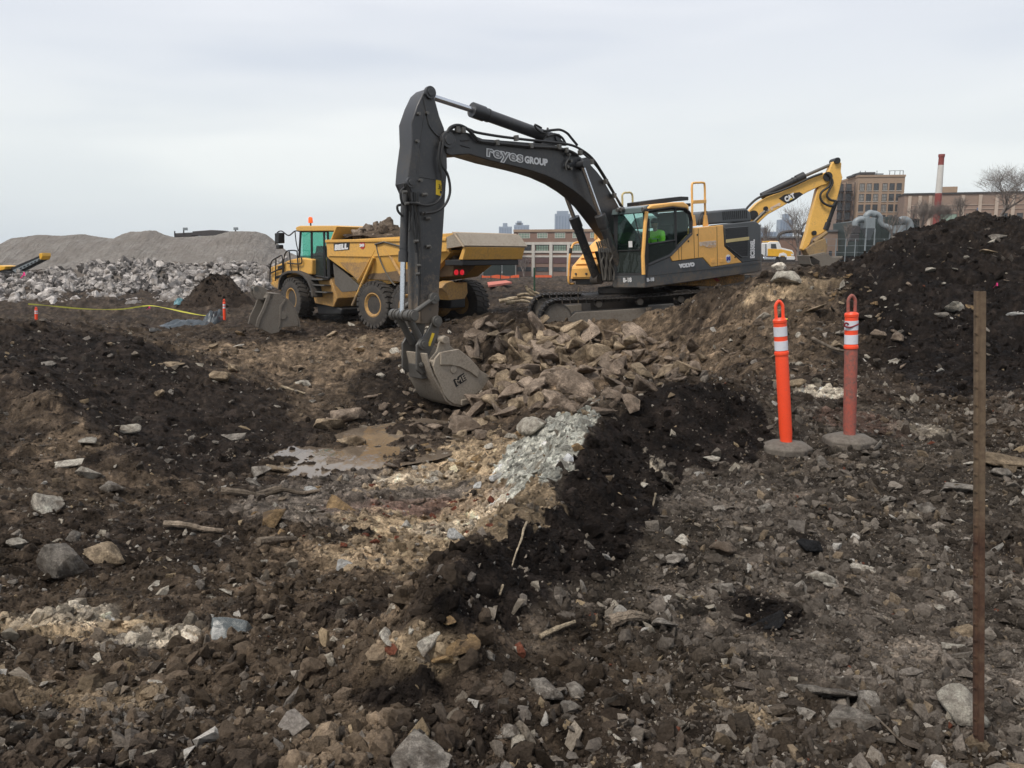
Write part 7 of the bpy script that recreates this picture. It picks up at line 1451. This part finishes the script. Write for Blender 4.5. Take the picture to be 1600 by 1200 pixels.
# ---- particular stones, each found by its place
def stone(px, py, w, mat, kind=0, flat=1.0, rz=None, lab=None, group=None, asp=1.0, d=None, sink=.25, cat='stone', name='stone', i=[0], tilt=.35):
    i[0] += 1; k = i[0]; p = hit(px, py + w * .22) if d is None else at(px, py, d)
    s = w / FPX * np.linalg.norm(p - CC) / 2.0; me = (ROCKS if kind == 0 else SLABS)[k * 7 % (10 if kind == 0 else 9)]; r_ = random.Random(k * 13 + 5)
    return rock(me, MAT[mat], (p[0], p[1], p[2] + s * (.62 * flat * (1 if kind == 0 else .55)) * (1 - sink * 2)), s * 1.42, (r_.uniform(-tilt, tilt), r_.uniform(-tilt, tilt), r_.uniform(0, 6.3) if rz is None else rz), name, lab, cat, group, (1, asp, flat))
G = 'loose pale stones'
named = [
 (75, 783, 60, 'lime', 0, 'white crusted stone block at the left edge above the clay ledge', .9), (92, 870, 60, 'greyrock', 0, 'large tilted grey stone streaked with white, lower left', 1.3), (160, 866, 62, 'slab2', 0, 'layered tan stone lying flat right of the tilted streaked stone', .7),
 (365, 975, 62, 'glassy', 1, 'glassy dark slab with white edges in the clay, lower left', 1.2), (25, 849, 26, 'lime', 0, 'small pale stone at the left edge below the white crusted block', .8), (142, 737, 30, 'lime', 0, 'upright pale stone stump on the left ledge', 1.5), (178, 757, 50, 'greyrock', 0, 'sloping grey stone beside the upright stump', .8),
 (193, 666, 38, 'lime', 0, 'yellowish pale boulder alone on the dark left bank', .8), (135, 686, 34, 'lime', 0, 'pale rounded boulder at the end of the left clay ledge', .8), (112, 718, 36, 'lime', 1, 'flat pale slab just above the upright stump', .7), (362, 676, 34, 'greyrock', 1, 'flat grey slab leaning on the dark bank above the puddle', .6),
 (269, 565, 32, 'slab2', 1, 'flat tan slab on the upper left bank', .7), (345, 588, 30, 'slab2', 0, 'tan stone on the slope above the puddle', .8), (478, 597, 22, 'lime', 0, 'small white stone left of the digging bucket', .8), (365, 575, 22, 'slab2', 0, 'small tan stone below the loose bucket', .8),
 (516, 657, 40, 'slab2', 0, 'brown angular boulder at the left rim of the pit', 1), (548, 648, 46, 'slab', 0, 'tall brown boulder beside the puddle rim', 1.25), (541, 684, 48, 'slab2', 1, 'broad tan boulder at the upper edge of the puddle', 1), (682, 664, 38, 'slab', 0, 'brown wedge shaped stone under the digging bucket', .8), (642, 675, 26, 'slab', 1, 'flat brown slab in the water under the bucket', .5),
 (724, 662, 46, 'slab', 0, 'squat brown stone right of the wedge shaped one', .9), (528, 714, 36, 'slab', 1, 'thin brown slab at the puddle edge', .5), (522, 778, 66, 'ochre', 1, 'long ochre slab tilted beside the puddle', 1.0), (405, 735, 34, 'greyrock', 0, 'grey boulder at the left end of the puddle', .9), (430, 728, 40, 'slab2', 1, 'pointed tan slab standing in the muddy water', 1.4), (400, 752, 28, 'greyrock', 0, 'round grey stone in the shallow end of the puddle', .8),
 (430, 808, 52, 'ochre', 0, 'ochre lump in the gravel below the puddle', .8), (712, 838, 28, 'chalk', 0, 'bright white plaster lump on the pale ledge', 1), (745, 757, 20, 'chalk', 0, 'white lump where the grey green gravel ends', 1), (772, 748, 20, 'chalk', 0, 'chalky lump at the foot of the grey green gravel', 1), (537, 884, 28, 'chalk', 0, 'crumpled white plaster piece on the clay slope', .9), (488, 765, 24, 'chalk', 0, 'white foam lump beside the ochre slab', .9),
 (832, 665, 46, 'lime', 0, 'pale pinkish boulder at the top left of the grey green gravel', 1), (905, 697, 18, 'ochre', 0, 'small tan stone on the edge of the grey green gravel', 1), (606, 990, 34, 'lime', 1, 'cream block on the clay in front of the black berm', .8), (645, 985, 22, 'lime', 1, 'small cream block below the clay slope', .8), (672, 1003, 50, 'lime', 0, 'cracked cream rock above the orange tinted stone', 1), (718, 1000, 50, 'ochre', 0, 'orange tinted stone at the foot of the black berm', .8), (700, 968, 26, 'ochre', 0, 'small ochre block near the black berm foot', .8), (690, 1030, 42, 'ochre', 0, 'rough tan stone half buried above the black hollow', .9), (765, 1016, 22, 'greyrock', 0, 'cube shaped grey stone on the dark ground, centre', 1),
 (855, 1077, 52, 'greyrock', 0, 'dark grey pyramid shaped stone, lower centre', .8), (901, 1079, 34, 'greyrock', 0, 'pale grey cube shaped stone, lower centre', 1), (887, 1104, 32, 'greyrock', 0, 'grey rounded stone just below the cube shaped one', .9), (650, 1180, 80, 'greyrock', 0, 'large pale stone at the bottom edge, centre', .8), (792, 1140, 30, 'greyrock', 0, 'round knobbly stone near the bottom centre', .8),
 (1278, 896, 40, 'lime', 0, 'pale rounded stone on the right ground', .9), (1300, 914, 20, 'lime', 0, 'small cream stone touching the pale rounded stone', .8), (1345, 880, 38, 'lime', 1, 'flat whitish stone on the right ground', .6), (1326, 1117, 56, 'greyrock', 0, 'pale grey wedge stone, lower right', .8), (1356, 1098, 48, 'greyrock', 0, 'pale grey stone behind the wedge stone', .9), (1285, 1068, 80, 'greyrock', 1, 'grey stone half sunk in the mud, lower right', .7), (1500, 1106, 64, 'lime', 0, 'pale stone beside the foot of the rusty stake', .8), (1258, 1116, 26, 'greyrock', 0, 'small dark stone left of the wedge stone', .8),
 (1485, 752, 56, 'greyrock', 1, 'flat pale slab left of the rusty stake', .5), (1515, 781, 22, 'lime', 0, 'small pale cube left of the rusty stake', .8), (1508, 717, 36, 'lime', 1, 'white flat stone beside the rusty stake', .5), (1578, 711, 70, 'slab2', 1, 'long tan slab at the right edge beyond the rusty stake', .6), (1448, 792, 30, 'greyrock', 0, 'grey stone on the right ground', .8), (1387, 775, 30, 'greyrock', 1, 'elongated grey stone on the right ground', .7), (1330, 775, 24, 'slab2', 1, 'flat tan stone on the right ground', .5), (1193, 795, 22, 'greyrock', 0, 'pale grey cube left of the centre right ground', 1),
 (1134, 856, 46, 'slab', 0, 'rusty brown stone lying right of the black berm', .8), (1134, 915, 32, 'greyrock', 0, 'grey block above the black tar lump', .9), (1119, 878, 16, 'lime', 0, 'small white cube near the rusty brown stone', 1), (1504, 986, 34, 'slab2', 0, 'tan stone left of the rusty stake, lower part', .8), (1493, 1007, 26, 'lime', 0, 'knobbly cream stone left of the rusty stake', .8), (1475, 943, 28, 'lime', 1, 'flat white stone left of the rusty stake', .5), (1035, 970, 44, 'greyrock', 0, 'dusty grey stone, centre right', .8), (1050, 870, 40, 'greyrock', 0, 'dusty stone beside the black berm', .8), (1065, 840, 28, 'lime', 0, 'pale stone at the right foot of the black berm', .8),
 (1230, 430, 46, 'lime', 0, 'big cream rock on the crest of the tan heap', .8), (1216, 417, 20, 'lime', 0, 'small cream rock on top of the big cream rock', 1), (1312, 440, 18, 'lime', 1, 'triangular cream stone on the crest of the tan heap', 1.2), (1490, 480, 30, 'lime', 0, 'white stone left of the top of the rusty stake', .7), (1518, 479, 16, 'ochre', 0, 'cream stone touching the rusty stake', .8), (1590, 484, 30, 'chalk', 1, 'flat white piece at the right edge of the dark mound', .4), (1468, 490, 26, 'greyrock', 0, 'grey splintered stone on the dark mound', .8),
 (1541, 388, 36, 'slab2', 1, 'long tan slab sticking out of the big dark mound', .5), (1558, 366, 22, 'greyrock', 1, 'grey slab near the top of the big dark mound', .6), (1452, 421, 14, 'lime', 0, 'small white stone in the middle of the big dark mound', .8), (1308, 535, 32, 'slab2', 1, 'cylindrical pale stone behind the orange posts', .8), (1245, 598, 26, 'slab2', 0, 'tan stone beside the clean orange post', .8), (1265, 478, 40, 'slab2', 1, 'flat grey brown slab above the clean orange post', .5), (1112, 712, 30, 'lime', 0, 'white flat stone on the crest of the black mound', .4),
 (377, 519, 16, 'ochre', 0, 'small yellowish block at the foot of the distant orange post', .8), (243, 512, 22, 'chalk', 1, 'white block on the far left bank', .7), (372, 534, 36, 'lime', 1, 'white shard below the loose bucket', .5), (520, 520, 22, 'slab2', 0, 'tan stone in front of the truck front wheel', .8), (561, 545, 24, 'ochre', 0, 'yellowish stone on the clay left of the digging bucket', .9), (568, 528, 20, 'slab2', 0, 'tan stone above the yellowish stone', .9),
]
MAT['glassy'] = m_paint('dark_glassy_rock', (.07, .08, .08), .25, (.45, .44, .40), .35, 0, 5)
for (px, py, w, mt, kd, lab, fl) in named: stone(px, py, w, mt, kd, min(fl, 1.15), None, lab, None, .85, name='boulder' if w >= 34 else 'stone', cat='boulder' if w >= 34 else 'stone')
# black tar lump
stone(1190, 962, 64, 'blackrock', 1, .45, .4, 'black broken tar slab lying in a hollow on the right ground', None, .7); stone(1268, 852, 40, 'blackrock', 0, .7, .4, 'small black tar lump on the right ground', None, .8)
# ---- the heap of brown slabs the bucket digs in
def in_poly(poly, x, y):
    c = False; n = len(poly)
    for i in range(n):
        x1, y1 = poly[i]; x2, y2 = poly[(i + 1) % n]
        if (y1 > y) != (y2 > y) and x < (x2 - x1) * (y - y1) / (y2 - y1) + x1: c = not c
    return c
HEAP = [(735, 512), (800, 506), (900, 520), (1000, 530), (1090, 545), (1100, 585), (1010, 610), (985, 640), (900, 652), (850, 640), (800, 655), (730, 672), (700, 660), (745, 630), (775, 600), (740, 560)]
def slab_heap():
    r_ = random.Random(77); n = 0; done = []
    while n < 270:
        x, y = r_.uniform(695, 1105), r_.uniform(505, 675)
        if not in_poly(HEAP, x, y): continue
        if n > 150 and x > 1000 and r_.random() < .4: continue
        w = r_.choice([22, 26, 32, 38, 46, 54, 66]) * (1 if x < 1000 else .7) * (1.1 if n < 60 else .85)
        if any(abs(x - a) < (w + c) * .25 and abs(y - b) < (w + c) * .15 for a, b, c in done): 
            if r_.random() < .8: continue
        done.append((x, y, w)); p = hit(x, y); s = w / FPX * np.linalg.norm(p - CC) / 2; n += 1
        kd = r_.random() < .68; me = (SLABS if kd else ROCKS)[r_.randrange(9)]
        br = r_.random() < .68; lab_ = ('large ' if w > 40 else 'small ') + ('brown ' if br else 'tan ') + ('flat stone slab ' if kd else 'blocky stone ') + ('just below the excavator track' if y < 545 and x > 820 else 'beside the mouth of the digging bucket' if x < 800 else 'at the right end of the heap under the brown slope' if x > 1000 else 'low in the heap above the grey green gravel' if y > 610 else 'in the middle of the heap under the excavator')
        rock(me, MAT['slab'] if br else MAT['slab2'], (p[0], p[1], p[2] + s * .32), s * 1.2, (r_.uniform(-.75, .75), r_.uniform(-.75, .75), r_.uniform(0, 6.3)), 'slab', lab_, 'stone slab', 'brown stone slabs in the heap beside the bucket', (1, r_.uniform(.6, 1), r_.uniform(.75, 1.1)))['kind'] = 'thing'
slab_heap()
def scatter_group(n, poly, sizes, mats, name, label, cat, group, seed, kd=.4, sink=.3):
    r_ = random.Random(seed); k = 0; xs = [p[0] for p in poly]; ys = [p[1] for p in poly]
    while k < n:
        x, y = r_.uniform(min(xs), max(xs)), r_.uniform(min(ys), max(ys))
        if not in_poly(poly, x, y): continue
        k += 1; w = r_.uniform(*sizes) * r_.choice([.7, .85, 1, 1, 1.3]); p = hit(x, y); s = w / FPX * np.linalg.norm(p - CC) / 2
        rock((SLABS if r_.random() < kd else ROCKS)[r_.randrange(9)], MAT[r_.choice(mats)], (p[0], p[1], p[2] + s * (.35 - sink)), s * 1.15, (r_.uniform(-.5, .5), r_.uniform(-.5, .5), r_.uniform(0, 6.3)), name, label, cat, group, (1, r_.uniform(.6, 1), r_.uniform(.6, 1)))['kind'] = 'thing'
scatter_group(12, [(480, 700), (640, 690), (690, 720), (560, 755), (450, 750)], (12, 26), ['slab', 'slab2', 'greyrock'], 'slab', 'muddy stone breaking the surface of the puddle', 'stone slab', 'muddy stones in the puddle', 25, sink=.2)
scatter_group(46, [(520, 640), (640, 600), (760, 640), (760, 700), (640, 690), (560, 690), (500, 660)], (14, 30), ['slab', 'slab', 'slab2'], 'slab', 'brown stone lying on the pit floor under the bucket', 'stone slab', 'brown stones on the pit floor', 5)
scatter_group(40, [(0, 540), (250, 520), (480, 520), (560, 560), (480, 640), (380, 700), (300, 740), (80, 760), (0, 700)], (9, 19), ['greyrock', 'slab2', 'lime', 'greyrock'], 'stone', 'small pale stone scattered on the left bank', 'stone', 'small stones on the left bank', 6)
scatter_group(40, [(380, 760), (700, 700), (860, 760), (700, 860), (500, 860), (380, 840)], (9, 22), ['ochre', 'lime', 'slab2', 'greyrock', 'brick'], 'stone', 'mixed tan and white stone fragment on the pale ledge below the puddle', 'stone', 'stone fragments on the pale ledge', 7)
scatter_group(34, [(640, 700), (700, 680), (830, 665), (800, 700), (740, 745), (660, 760)], (12, 30), ['ochre', 'lime', 'ochre', 'slab2'], 'limestone_fragment', 'yellowish limestone fragment between the puddle and the grey green gravel', 'stone', 'yellowish limestone fragments', 8)
scatter_group(26, [(560, 790), (760, 780), (780, 820), (600, 850), (480, 840)], (8, 15), ['brick'], 'brick', 'broken red brick piece on the gravel below the puddle', 'brick', 'broken red brick pieces', 9, .2)
scatter_group(50, [(1080, 560), (1180, 500), (1280, 440), (1400, 470), (1430, 520), (1400, 620), (1240, 620), (1180, 600)], (9, 24), ['slab2', 'lime', 'greyrock', 'slab', 'slab'], 'stone', 'stone poking out of the brown slope behind the orange posts', 'stone', 'stones in the brown slope', 10)
scatter_group(20, [(1350, 420), (1600, 360), (1600, 560), (1400, 560)], (6, 15), ['greyrock', 'lime', 'slab'], 'stone', 'small stone on the big dark mound', 'stone', 'small stones on the dark mound', 12)
scatter_group(60, [(1000, 740), (1600, 700), (1600, 1200), (820, 1200), (860, 960), (1000, 900)], (12, 26), ['greyrock', 'greyrock', 'slab2', 'lime', 'greyrock'], 'stone', 'small grey stone bedded in the trampled ground on the right', 'stone', 'small stones in the trampled ground', 13)
scatter_group(38, [(0, 800), (500, 860), (620, 980), (640, 1190), (0, 1190)], (13, 30), ['greyrock', 'slab2', 'lime', 'greyrock'], 'stone', 'clay smeared stone in the churned earth of the lower left', 'stone', 'stones in the churned earth', 14)
scatter_group(24, [(480, 505), (720, 505), (700, 540), (620, 600), (500, 560)], (9, 20), ['slab2', 'slab', 'lime'], 'stone', 'tan stone on the clay below the dump truck', 'stone', 'tan stones below the dump truck', 15)
scatter_group(25, [(1240, 424), (1330, 432), (1400, 470), (1420, 500), (1340, 500), (1260, 460)], (8, 17), ['slab2', 'ochre', 'lime'], 'stone', 'tan stone on the crest of the tan heap', 'stone', 'tan stones on the heap crest', 16)
# load on the truck
def load():
    r_ = random.Random(3); fr = FR_D
    for i in range(58):
        k = i / 58.; u = r_.uniform(-1.2, 2.2) ; v = r_.uniform(-1.0, 1.0); hh = .95 * max(0, 1 - ((u - .95) / 1.5) ** 2) * (1 - .35 * abs(v)); z = DZ - .18 + hh * r_.uniform(.2, 1.05)
        p = fr.world((u, v, z)); s = r_.uniform(.2, .42)
        rock((SLABS if r_.random() < .4 else ROCKS)[r_.randrange(9)], MAT['slab'], p, s, (r_.uniform(-3, 3), r_.uniform(-3, 3), r_.uniform(-3, 3)), 'rock', 'brown rock heaped in the body of the dump truck', 'rock', 'rocks loaded on the dump truck')
    q = MB(); nx, ny = 26, 12; U, V_ = np.meshgrid(np.linspace(2.2, -3.4, nx), np.linspace(-1.28, 1.28, ny)); Z = DZ - .3 + .8 * np.clip(1 - ((U - .8) / 1.9) ** 2, 0, 1) * (1 - .3 * np.abs(V_)) + .08 * fbm(U * 2, V_ * 2, 3) - np.clip(-U - 1, 0, 3) * .12
    Wd = np.stack([fr.world((a, b, c)) for a, b, c in zip(U.ravel(), V_.ravel(), Z.ravel())]); i = np.arange(nx * ny).reshape(ny, nx); F = np.stack([i[:-1, :-1], i[:-1, 1:], i[1:, 1:], i[1:, :-1]], -1).reshape(-1, 4)
    me = np_mesh('earth_load', Wd, F); setcol(me, np.tile(np.array([C_BROWN]), (len(Wd), 1))); me.materials.append(MAT['soil']); tag(link(bpy.data.objects.new('earth_load', me)), 'brown earth filling the body of the dump truck under the rocks', 'earth')
load()
# ---- puddle surface
def puddle():
    n = 60; V = [(0, 0, 0)]; c = at(560, 722, 13.0)
    me = bpy.data.meshes.new('puddle'); bm = bmesh.new(); pts = [(x, y) for x, y in ((-4.9, 11.0), (-3.8, 10.8), (-2.6, 11.8), (-1.2, 12.8), (-.4, 14.0), (-.6, 15.4), (-1.8, 16.2), (-3.0, 15.2), (-3.6, 14.0), (-4.8, 12.6))]
    bm.faces.new([bm.verts.new((x, y, WATER_Z + .05)) for x, y in pts]); bm.to_mesh(me); bm.free(); me.materials.append(mw); tag(link(bpy.data.objects.new('water', me)), kind='structure')
puddle()
# ---- timber, roots, sticks
MAT['wood'] = m_rock('grey_weathered_wood', (.26, .21, .16), (.10, .08, .06), .3, 3); MAT['wood2'] = m_rock('pale_split_wood', (.45, .37, .26), (.2, .15, .1), .25, 4)
def stick(name, label, pts, r, mat='wood', d=None, lift=.02, cat=None):
    P = []
    for i, q in enumerate(pts):
        if len(q) == 3: P.append(Vector(at(*q)))
        else: h = hit(*q); P.append(Vector(h) + Vector((0, 0, r * .7 + lift)))
    s = MB(); L = smooth_path(P, 4); rr_ = random.Random(len(label)); s.tube(L, [r * (1 - .5 * i / len(L)) * rr_.uniform(.8, 1.15) for i in range(len(L))], 8)
    return tag(s.build(name, MAT[mat]), label, cat or 'branch')
stick('branch', 'long grey branch lying at the near edge of the puddle', [(347, 773), (380, 777), (410, 780), (440, 772), (470, 775), (500, 772)], .045); stick('branch', 'thin grey branch crossing the long one beside the puddle', [(395, 778), (425, 770), (440, 766)], .03)
stick('branch', 'curved grey branch on the dark soil, left of centre', [(257, 826), (290, 828), (320, 832), (350, 838)], .035); stick('branch', 'short grey log below the ochre lump', [(404, 853), (435, 852), (462, 850)], .04)
stick('plank', 'split wooden lath on the trampled ground, centre', [(844, 1003), (870, 992), (898, 981)], .012, 'wood2', cat='plank'); stick('branch', 'pale splintered root hanging from the black berm', [(823, 824), (818, 835), (815, 850), (806, 872), (800, 893)], .0065, 'wood2'); stick('branch', 'short pale splinter on the lower face of the black berm', [(786, 922), (781, 938)], .006, 'wood2')
stick('branch', 'white stick standing in the soil beside the black berm', [(1024, 786), (1021, 800), (1020, 806)], .007, 'wood2', lift=.05); stick('branch', 'thin bent twig on the ground at lower right', [(1368, 1130), (1385, 1150), (1410, 1172)], .004, 'wood'); stick('plank', 'grey half buried plank at centre right', [(955, 985), (985, 978), (1010, 980)], .03, 'wood', cat='plank')
stick('branch', 'brown branch on the slope behind the clean orange post', [(1270, 535), (1300, 548), (1318, 553)], .03, 'wood'); stick('branch', 'pale branch on the clay left of the digging bucket', [(440, 605), (460, 612), (478, 618)], .035, 'wood2')
for i, (P, r) in enumerate((([(822, 446, 30), (826, 455, 30), (838, 463, 30), (856, 468, 30)], .07), ([(826, 452, 30), (834, 456, 30), (848, 462, 30), (862, 472, 29.5)], .06), ([(780, 471, 31), (800, 467, 31), (820, 465, 31), (850, 470, 30)], .09), ([(808, 462, 31), (824, 459, 31), (845, 465, 30)], .06), ([(790, 474, 29), (815, 470, 29), (830, 473, 29)], .07))):
    stick('branch', ['forked pale root rising at the top of the root tangle', 'pale root leaning right in the root tangle', 'thick pale trunk at the left of the root tangle', 'thin pale root across the root tangle', 'lowest pale root of the root tangle'][i] + ' between truck and track', P, r, 'wood2')
tag(MB().cyl(tuple(at(904, 478, 24)), tuple(at(904, 449, 24)), .018, n=8).build('stake', MAT['wood2']), 'thin pale marker stake behind the front of the track', 'stake')
s_ = MB().cyl(tuple(at(835, 457, 30)), tuple(at(835, 418, 30)), .035, n=8); tag(s_.build('stake', MAT['greenpost'] if 'greenpost' in MAT else m_paint('green_post', (.02, .07, .04), .6)), 'thin dark green post behind the root tangle', 'stake')
# ---------------------------------------------------------------- haze
def haze():
    m = bpy.data.materials.new('haze'); m.use_nodes = True; t = m.node_tree; t.nodes.clear(); o = N(t, 'ShaderNodeOutputMaterial'); v = N(t, 'ShaderNodeVolumePrincipled'); v.inputs['Color'].default_value = (.86, .92, 1, 1); v.inputs['Density'].default_value = .00016; v.inputs['Anisotropy'].default_value = .0
    t.links.new(v.outputs[0], o.inputs['Volume']); o_ = MB().box((-2300, -40, -5), (2300, 2300, 125)).build('haze', m); tag(o_, 'pale blue haze over the far town', kind='stuff')
haze()
# ------------------------------------------------------------------ loose clods and pebbles lying on the ground
def rand_ground(n, d0, d1, a=.82, power=1.0):
    u = rng.rand(n); d = d0 * (d1 / d0) ** (u ** power); x = rng.uniform(-a, a, n) * (d * .95 + .5); return x, d
def flatmask(x, y): return np.clip((x - (.2 + (y - 3) * .18)) / .8, 0, 1) * np.clip((10.5 - y) / 2.5, 0, 1)
def do_clods():
    n = 130000; x, y = rand_ground(n, 1.7, 26, .85)
    s = .0065 * (1 - rng.rand(n)) ** -.42; s = np.clip(s, 0, .05) * (.55 + .45 * np.clip(y / 6, .5, 2.2))
    dens = fbm(x * 1.1, y * 1.1, 3); keep = rng.rand(n) < np.clip(.62 + dens * .9, .1, 1)
    wet = (np.abs(ground(x, y)) < 9); keep &= wet
    x, y, s = x[keep], y[keep], s[keep]; n = len(x); z = ground(x, y) + s * .15
    c = soil_col(x, y) * rng.uniform(.95, 1.9, (n, 1))
    sc = s[:, None] * rng.uniform(.7, 1.35, (n, 3))
    scatter('soil_clods', 'dark lumps of churned soil strewn over the ground', np.stack([x, y, z], -1), sc, np.where(rng.rand(n) < .6, rng.randint(0, 5, n), rng.randint(5, NP_, n)), rots(n), c)
do_clods()
def big_clods():
    n = 2600; x, y = rand_ground(n, 1.9, 9, .85); keep = (x < -.05 - .02 * y) & (rng.rand(n) < np.clip(.55 + 1.3 * fbm(x * .9, y * .9 + 5, 3), .05, 1)) & (y < 4.5 + 4 * rng.rand(n)); x, y = x[keep], y[keep]; n = len(x)
    s = rng.uniform(.016, .05, n) * (.8 + .06 * y); z = ground(x, y) + s * .1; c = soil_col(x, y) * rng.uniform(1.0, 1.7, (n, 1))
    scatter('earth_lumps', 'larger brown lumps of clay soil in the churned lower left ground', np.stack([x, y, z], -1), s[:, None] * rng.uniform(.7, 1.4, (n, 3)), rng.randint(0, 5, n), rots(n), c)
big_clods()
def pale_bits():
    n = 9000; x, y = rand_ground(n, 1.9, 19, .8); d1 = fbm(x * .8 + 21, y * .8, 4, .65); left = x < .1 + .12 * y
    keep = rng.rand(n) < np.where(left, np.clip(.30 + 1.5 * d1, .02, 1), np.clip(.14 + .8 * d1, .01, 1)); x, y = x[keep], y[keep]; n = len(x)
    s = .013 * (1 - rng.rand(n)) ** -.45; s = np.clip(s, 0, .06) * (.7 + .07 * y); pal = np.array([(.50, .45, .37), (.36, .31, .25), (.44, .34, .22), (.60, .57, .52), (.28, .25, .22)])
    c = pal[rng.choice(5, n, p=[.25, .3, .2, .1, .15])] * rng.uniform(.6, 1.1, (n, 1)); z = ground(x, y) + s * .12
    scatter('stone_fragments', 'pale and tan stone fragments half bedded in the dark soil', np.stack([x, y, z], -1), s[:, None] * rng.uniform(.6, 1.4, (n, 3)) * [1, 1, .8], rng.randint(5, NP_, n), rots(n, 1.2), c)
pale_bits()
def do_gravel():
    n = 210000; x, y = rand_ground(n, 1.7, 34, .85)
    s = .006 * (1 - rng.rand(n)) ** -.5; s = np.clip(s, 0, .05) * (.55 + .45 * np.clip(y / 6, .5, 3))
    fm = flatmask(x, y); dens = fbm(x * .9 + 9, y * .9, 4, .6)
    keep = rng.rand(n) < np.clip(.22 + .55 * fm + dens * 1.1, .03, 1); base_ = soil_col(x, y); lum = base_.mean(1)
    keep &= (rng.rand(n) < np.clip(lum / .05, .10, 1)); keep |= (lum > .2) & (rng.rand(n) < .8)
    x, y, s, base_ = x[keep], y[keep], s[keep], base_[keep]; n = len(x); z = ground(x, y) + s * .2
    pal = np.array([(.23, .20, .17), (.33, .29, .245), (.15, .13, .11), (.42, .38, .33), (.27, .21, .145), (.12, .10, .083)]); w = [.28, .14, .26, .05, .1, .17]
    kk = np.clip(.22 + base_.mean(1) * 1.5, 0, .85)[:, None]; c = pal[rng.choice(len(pal), n, p=w)] * rng.uniform(.6, 1.35, (n, 1)) * (1.12 - kk * 1.1) + base_ * kk * rng.uniform(.7, 1.4, (n, 1))
    k = rng.rand(n); c[k > .995] = (.22, .085, .055); c[k < .01] = (.55, .52, .47)
    scatter('gravel', 'grey and tan pebbles scattered over the dark ground', np.stack([x, y, z], -1), s[:, None] * rng.uniform(.7, 1.3, (n, 3)), rng.randint(5, NP_, n), rots(n), c)
do_gravel()
